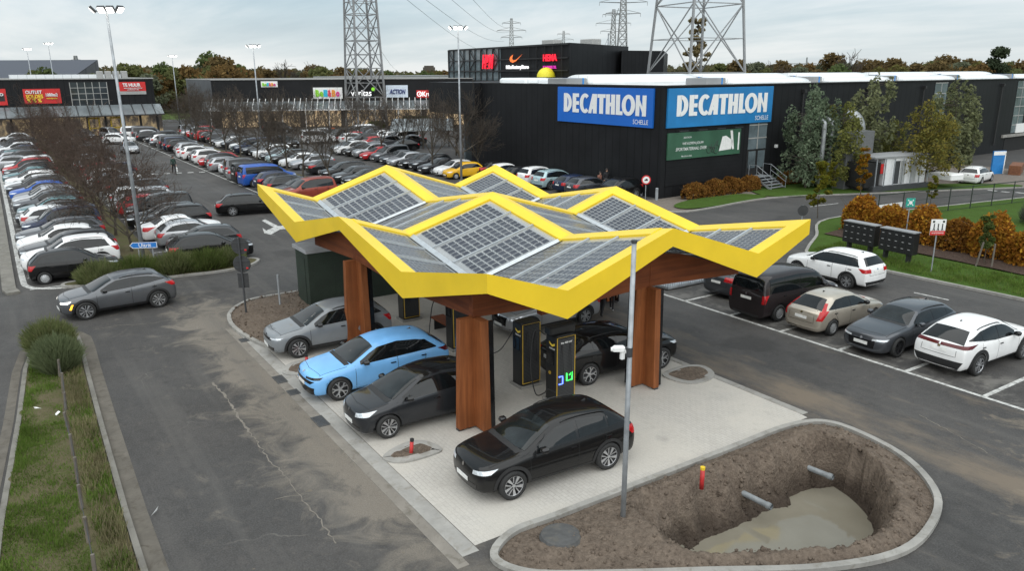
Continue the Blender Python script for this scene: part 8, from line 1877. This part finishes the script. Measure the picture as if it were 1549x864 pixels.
# ------------------------------------------------------------------ rows of parked cars
PR = dict(suv=make_car('suv'), wagon=make_car('wagon'), hatch=make_car('hatch'), small=make_car('smallhatch'), sedan=make_car('sedan'), mpv=make_car('mpv'), van=t5, suv2=make_car('suv', L=4.3, H=1.58, wb=2.62, cowl=(1.12, 1.06), header=(1.92, 1.52), roof=(3.6, 1.5), tail=(4.1, 1.12), rails=0), hatch2=make_car('hatch', L=4.35, H=1.45, roof=(3.5, 1.36), tail=(4.18, .98), tl=dict(y0=.6, y1=.97, z0=.72, z1=.90)))
WORD = dict(suv='suv', wagon='estate car', hatch='hatchback', small='small hatchback', sedan='saloon car', mpv='tall family car', van='van', suv2='compact suv', hatch2='hatchback')
CW = dict(vw='charcoal', stone='pale grey', ice='ice blue', pearl='off-white', plum='dark brown', brick='rust red', skyblue='light blue')
STY = ['five', 'five', 'turbine', 'cap', 'dark', 'y']
def row(name, group, u0, v, list_, step=-2.5, near=6, jit=.3, where='from near end of'):
    n = 0
    for k, e in enumerate(list_):
        if e is None: continue
        kind, col, hd = e; u = u0 + step * k + rng.uniform(-.12, .12); vv = v + rng.uniform(-jit, jit); rz = (DN if hd == '-' else UP) + R(rng.uniform(-3, 3))
        lab = '%s %s, %s %s the %s' % (CW.get(col, col), WORD[kind], ords[n], where, name); n += 1
        cat = 'van' if kind == 'van' else 'car'; nm = 'parked_van' if kind == 'van' else 'parked_car'; st = STY[rng.randint(0, 5)]
        if kind in ('small', 'van'): st = 'cap'
        if k < near: spawn(PR[kind], P(col), (u, vv), rz, lab, group, cat, st, name=nm)
        else: spawn_far(PR[kind], P(col), (u, vv), rz, lab, group, cat, st if st in ('five', 'cap', 'dark') else 'five', nm)
kinds = ['suv', 'suv2', 'hatch', 'hatch2', 'wagon', 'small', 'sedan', 'mpv', 'suv', 'wagon', 'mpv', 'van', 'small']; cols = ['black', 'charcoal', 'slate', 'grey', 'silver', 'white', 'white', 'black', 'navy', 'grey', 'silver', 'pearl', 'charcoal', 'teal', 'red', 'vw']
def fill(n, front='-', miss=.1, pf=.7):
    out = []
    for _ in range(n):
        out.append(None if rng.random() < miss else (rng.choice(kinds), rng.choice(cols), front if rng.random() < pf else ('+' if front == '-' else '-')))
    return out
L1 = [('small', 'black', '+'), ('suv', 'white', '-'), ('wagon', 'charcoal', '-'), ('hatch', 'white', '-'), ('wagon', 'slate', '-'), ('mpv', 'navy', '-'), ('suv2', 'pearl', '+'), ('wagon', 'charcoal', '-'), ('hatch2', 'teal', '-'), ('suv', 'slate', '-'), ('suv', 'silver', '-'), ('hatch', 'grey', '-'), ('hatch', 'blue', '-'), ('suv', 'charcoal', '-'), ('wagon', 'pearl', '-'), ('suv2', 'white', '-'), ('hatch', 'black', '-'), ('sedan', 'teal', '-'), ('suv', 'black', '-')] + fill(19, '-', .08)
row('long kerb row', 'cars parked along the long kerb', -6.25, -7.35, L1, near=9)
L2 = [('suv2', 'black', '+'), ('small', 'charcoal', '-'), ('hatch', 'silver', '+'), ('sedan', 'white', '+'), ('suv', 'black', '-'), ('wagon', 'black', '-'), ('mpv', 'black', '-'), ('hatch', 'red', '+'), ('suv', 'silver', '-'), ('hatch', 'white', '+')] + fill(26, '+', .1)
row('reddish tree row by the lane', 'cars parked between reddish trees and lane', -6.15, -1.05, L2, near=5)
M1 = [('mpv', 'brick', '-'), ('hatch', 'slate', '-'), ('wagon', 'charcoal', '+'), ('suv2', 'navy', '+'), ('van', 'blue', '+'), ('van', 'black', '+'), ('sedan', 'silver', '+'), ('mpv', 'grey', '+'), ('hatch', 'pearl', '+'), ('wagon', 'silver', '+'), ('suv', 'charcoal', '+'), ('hatch', 'red', '-'), ('suv', 'white', '+'), ('wagon', 'slate', '+'), ('suv', 'white', '+'), ('sedan', 'white', '+'), ('suv', 'silver', '+')] + fill(15, '+', .12)
row('crossing lane row', 'cars parked beside the crossing lane', -23.0, 10.45, M1, step=-2.62, near=7)
M2 = [('sedan', 'black', '-'), ('hatch', 'charcoal', '-'), ('suv', 'black', '-'), None, ('sedan', 'charcoal', '+'), None, ('wagon', 'silver', '-'), ('hatch', 'white', '-'), ('suv', 'black', '-'), ('hatch', 'ice', '-'), ('hatch', 'charcoal', '-'), ('suv', 'white', '-'), ('suv', 'black', '-'), ('suv2', 'charcoal', '-'), ('van', 'navy', '-'), ('sedan', 'teal', '-'), ('hatch', 'white', '-')] + fill(12, '-', .12)
row('row beyond the middle tree strip', 'cars parked beyond the middle tree strip', -28.4, 17.5, M2, near=4)
R3 = [('small', 'yellow', '-'), ('hatch', 'white', '-'), ('sedan', 'charcoal', '-'), ('suv', 'charcoal', '-'), ('hatch', 'black', '-'), ('hatch', 'silver', '-'), ('sedan', 'slate', '-'), ('mpv', 'grey', '-'), ('hatch', 'red', '-'), ('suv', 'silver', '-'), ('hatch', 'black', '-'), ('suv', 'white', '-'), ('hatch', 'slate', '-')]
row('row by the store entrance', 'cars parked in the row by the store entrance', -27.4, 27.2, R3, near=0)
DR_ = [('suv', 'black', '-'), ('suv2', 'slate', '+'), ('hatch', 'navy', '+'), ('suv', 'ice', '+'), ('suv', 'white', '+'), ('hatch', 'black', '+'), ('hatch', 'white', '+'), ('sedan', 'black', '+')]
row('row against the black store wall', 'cars parked against the store wall', -9.6, 30.2, DR_, near=6, where='from the corner in')
for k, (v, ua, n) in enumerate(((33.6, -52, 13), (38.2, -54, 12))):
    row('%s shop strip row' % ('nearest', 'second', 'third', 'farthest')[k], 'cars parked in front of the shop strip', ua, v, fill(n, '-', .2), near=0)
row('row by the outlet store awning', 'cars parked by the outlet store', -101.5, 1, [None], near=0)
for u, v, rz, kind, col, lab in ((-88.5, 5.3, 60, 'suv2', 'white', 'white compact suv turning across the lane in front of the outlet store'), (-73.5, 4.5, 2, 'hatch', 'silver', 'silver car driving towards the crossing with lit headlamps'), (-99.5, 5.6, 20, 'mpv', 'silver', 'silver family car before the yellow shop doors'), (-97.0, 9.2, 70, 'van', 'white', 'white van with dark rear parked at the end of the lane'), (-100.5, 2.2, 10, 'suv', 'grey', 'grey car in front of the outlet shop windows'), (-95.5, 30.5, 60, 'van', 'charcoal', 'long dark delivery van in front of the white awning'), (-72.5, 29.0, 80, 'van', 'white', 'white covered van among bare trees in the far car park'), (-68, 23.0, 10, 'suv', 'black', 'black car with red tail lamps driving in the far lane'), (-103, -12, 5, 'sedan', 'black', 'black saloon by the red doors of the outlet store'), (1.9, 62.6, 80, 'wagon', 'white', 'white estate car entering the basement garage of the store')):
    cat = 'van' if kind == 'van' else 'car'
    if u > 0: spawn(PR[kind], P(col), (u, v), R(100), lab, None, cat, 'five', name='moving_car')
    else: spawn_far(PR[kind], P(col), (u, v), R(rz), lab, None, cat, 'five', 'moving_car' if 'driv' in lab or 'turn' in lab else 'parked_car')
for dy in (-.55, .55):
    pass
# ------------------------------------------------------------------ sky, light and camera
w = bpy.data.worlds.new('World'); scene.world = w; w.use_nodes = True; nt = w.node_tree; bg = nt.nodes['Background']; L_ = nt.links.new; N_ = nt.nodes.new
SUN_EL, SUN_AZ = R(60), R(-30)
sky = N_('ShaderNodeTexSky'); sky.sky_type = 'NISHITA'; sky.sun_disc = False; sky.sun_elevation = SUN_EL; sky.sun_rotation = R(90) - SUN_AZ; sky.air_density = 1.2; sky.dust_density = 2.0
tc = N_('ShaderNodeTexCoord'); sp = N_('ShaderNodeSeparateXYZ'); L_(tc.outputs['Generated'], sp.inputs[0])
def mth(op, a, b=0.0, clamp=False):
    k = N_('ShaderNodeMath'); k.operation = op; k.use_clamp = clamp
    for i, q in enumerate((a, b)):
        if isinstance(q, bpy.types.NodeSocket): L_(q, k.inputs[i])
        else: k.inputs[i].default_value = q
    return k.outputs[0]
zz = mth('ADD', mth('MAXIMUM', sp.outputs[2], 0.0), .10)
cx_ = mth('DIVIDE', sp.outputs[0], zz); cy_ = mth('DIVIDE', sp.outputs[1], zz); cb = N_('ShaderNodeCombineXYZ'); L_(cx_, cb.inputs[0]); L_(cy_, cb.inputs[1])
mp = N_('ShaderNodeMapping'); L_(cb.outputs[0], mp.inputs[0]); mp.inputs['Rotation'].default_value = (0, 0, R(56)); mp.inputs['Scale'].default_value = (.30, .62, 1)
def nz(scale, detail, rough, loc):
    m_ = N_('ShaderNodeMapping'); L_(mp.outputs[0], m_.inputs[0]); m_.inputs['Location'].default_value = loc
    k = N_('ShaderNodeTexNoise'); k.inputs['Scale'].default_value = scale; k.inputs['Detail'].default_value = detail; k.inputs['Roughness'].default_value = rough; k.inputs['Distortion'].default_value = .3; L_(m_.outputs[0], k.inputs['Vector']); return k.outputs['Fac']
def rmp(f, stops):
    k = N_('ShaderNodeValToRGB'); e = k.color_ramp.elements
    while len(e) < len(stops): e.new(.5)
    for i, (p, c) in enumerate(stops): e[i].position = p; e[i].color = (*c, 1)
    L_(f, k.inputs[0]); return k.outputs[0]
def mixc(f, a, b):
    k = N_('ShaderNodeMix'); k.data_type = 'RGBA'
    for i, q in ((0, f), (6, a), (7, b)):
        if isinstance(q, bpy.types.NodeSocket): L_(q, k.inputs[i])
        else: k.inputs[i].default_value = q if i == 0 else (*q, 1)
    return k.outputs[2]
SK = .10
def cc(r, g, b, k=1.0): q = lin(r, g, b); return tuple(x * k / SK for x in q)
cl = nz(.62, 7, .58, (3.0, 1.0, 0)); veil = nz(.35, 5, .55, (8, 4, 0))
# layered cloud: light grey sheet, darker blue-grey streaks, warm pale gaps near the horizon
base = rmp(cl, [(.32, cc(152, 178, 193)), (.44, cc(184, 204, 214)), (.53, cc(218, 228, 233)), (.64, cc(242, 244, 245))])
base = mixc(mth('MULTIPLY', rmp(veil, [(.42, (0, 0, 0)), (.62, (1, 1, 1))]), .45), base, cc(190, 206, 215))
hor = mth('SUBTRACT', 1.0, mth('DIVIDE', mth('ABSOLUTE', mth('SUBTRACT', sp.outputs[2], .0)), .085), True)
base = mixc(mth('MULTIPLY', hor, .62), base, cc(236, 236, 232))
col = mixc(.90, sky.outputs[0], base)
L_(col, bg.inputs[0]); bg.inputs[1].default_value = .051
sd = bpy.data.lights.new('Sun', 'SUN'); sd.energy = 1.5; sd.angle = R(115); sd.color = (1, .965, .91); so = bpy.data.objects.new('Sun', sd); COL.objects.link(so)
dv = Vector((math.cos(SUN_EL) * math.cos(SUN_AZ), math.cos(SUN_EL) * math.sin(SUN_AZ), math.sin(SUN_EL))); so.rotation_euler = dv.to_track_quat('Z', 'Y').to_euler()
cam = bpy.data.cameras.new('Camera'); co = bpy.data.objects.new('Camera', cam); COL.objects.link(co); scene.camera = co
cam.sensor_width = 36; cam.lens = 36 * FPX / 1549; cam.clip_end = 5000; cam.clip_start = .3
r_ = c_r.normalized(); f_ = (c_f - r_ * c_f.dot(r_)).normalized(); u_ = r_.cross(f_)
co.matrix_world = Matrix.Translation(CAM) @ Matrix((r_, u_, -f_)).transposed().to_4x4()
scene.view_settings.view_transform = 'Standard'; scene.view_settings.look = 'None'; scene.view_settings.exposure = 1.18; scene.view_settings.gamma = 1.0; scene.view_settings.use_curve_mapping = False
scene.render.engine = 'CYCLES'; scene.cycles.max_bounces = 6; scene.cycles.transparent_max_bounces = 10; scene.cycles.use_denoising = True
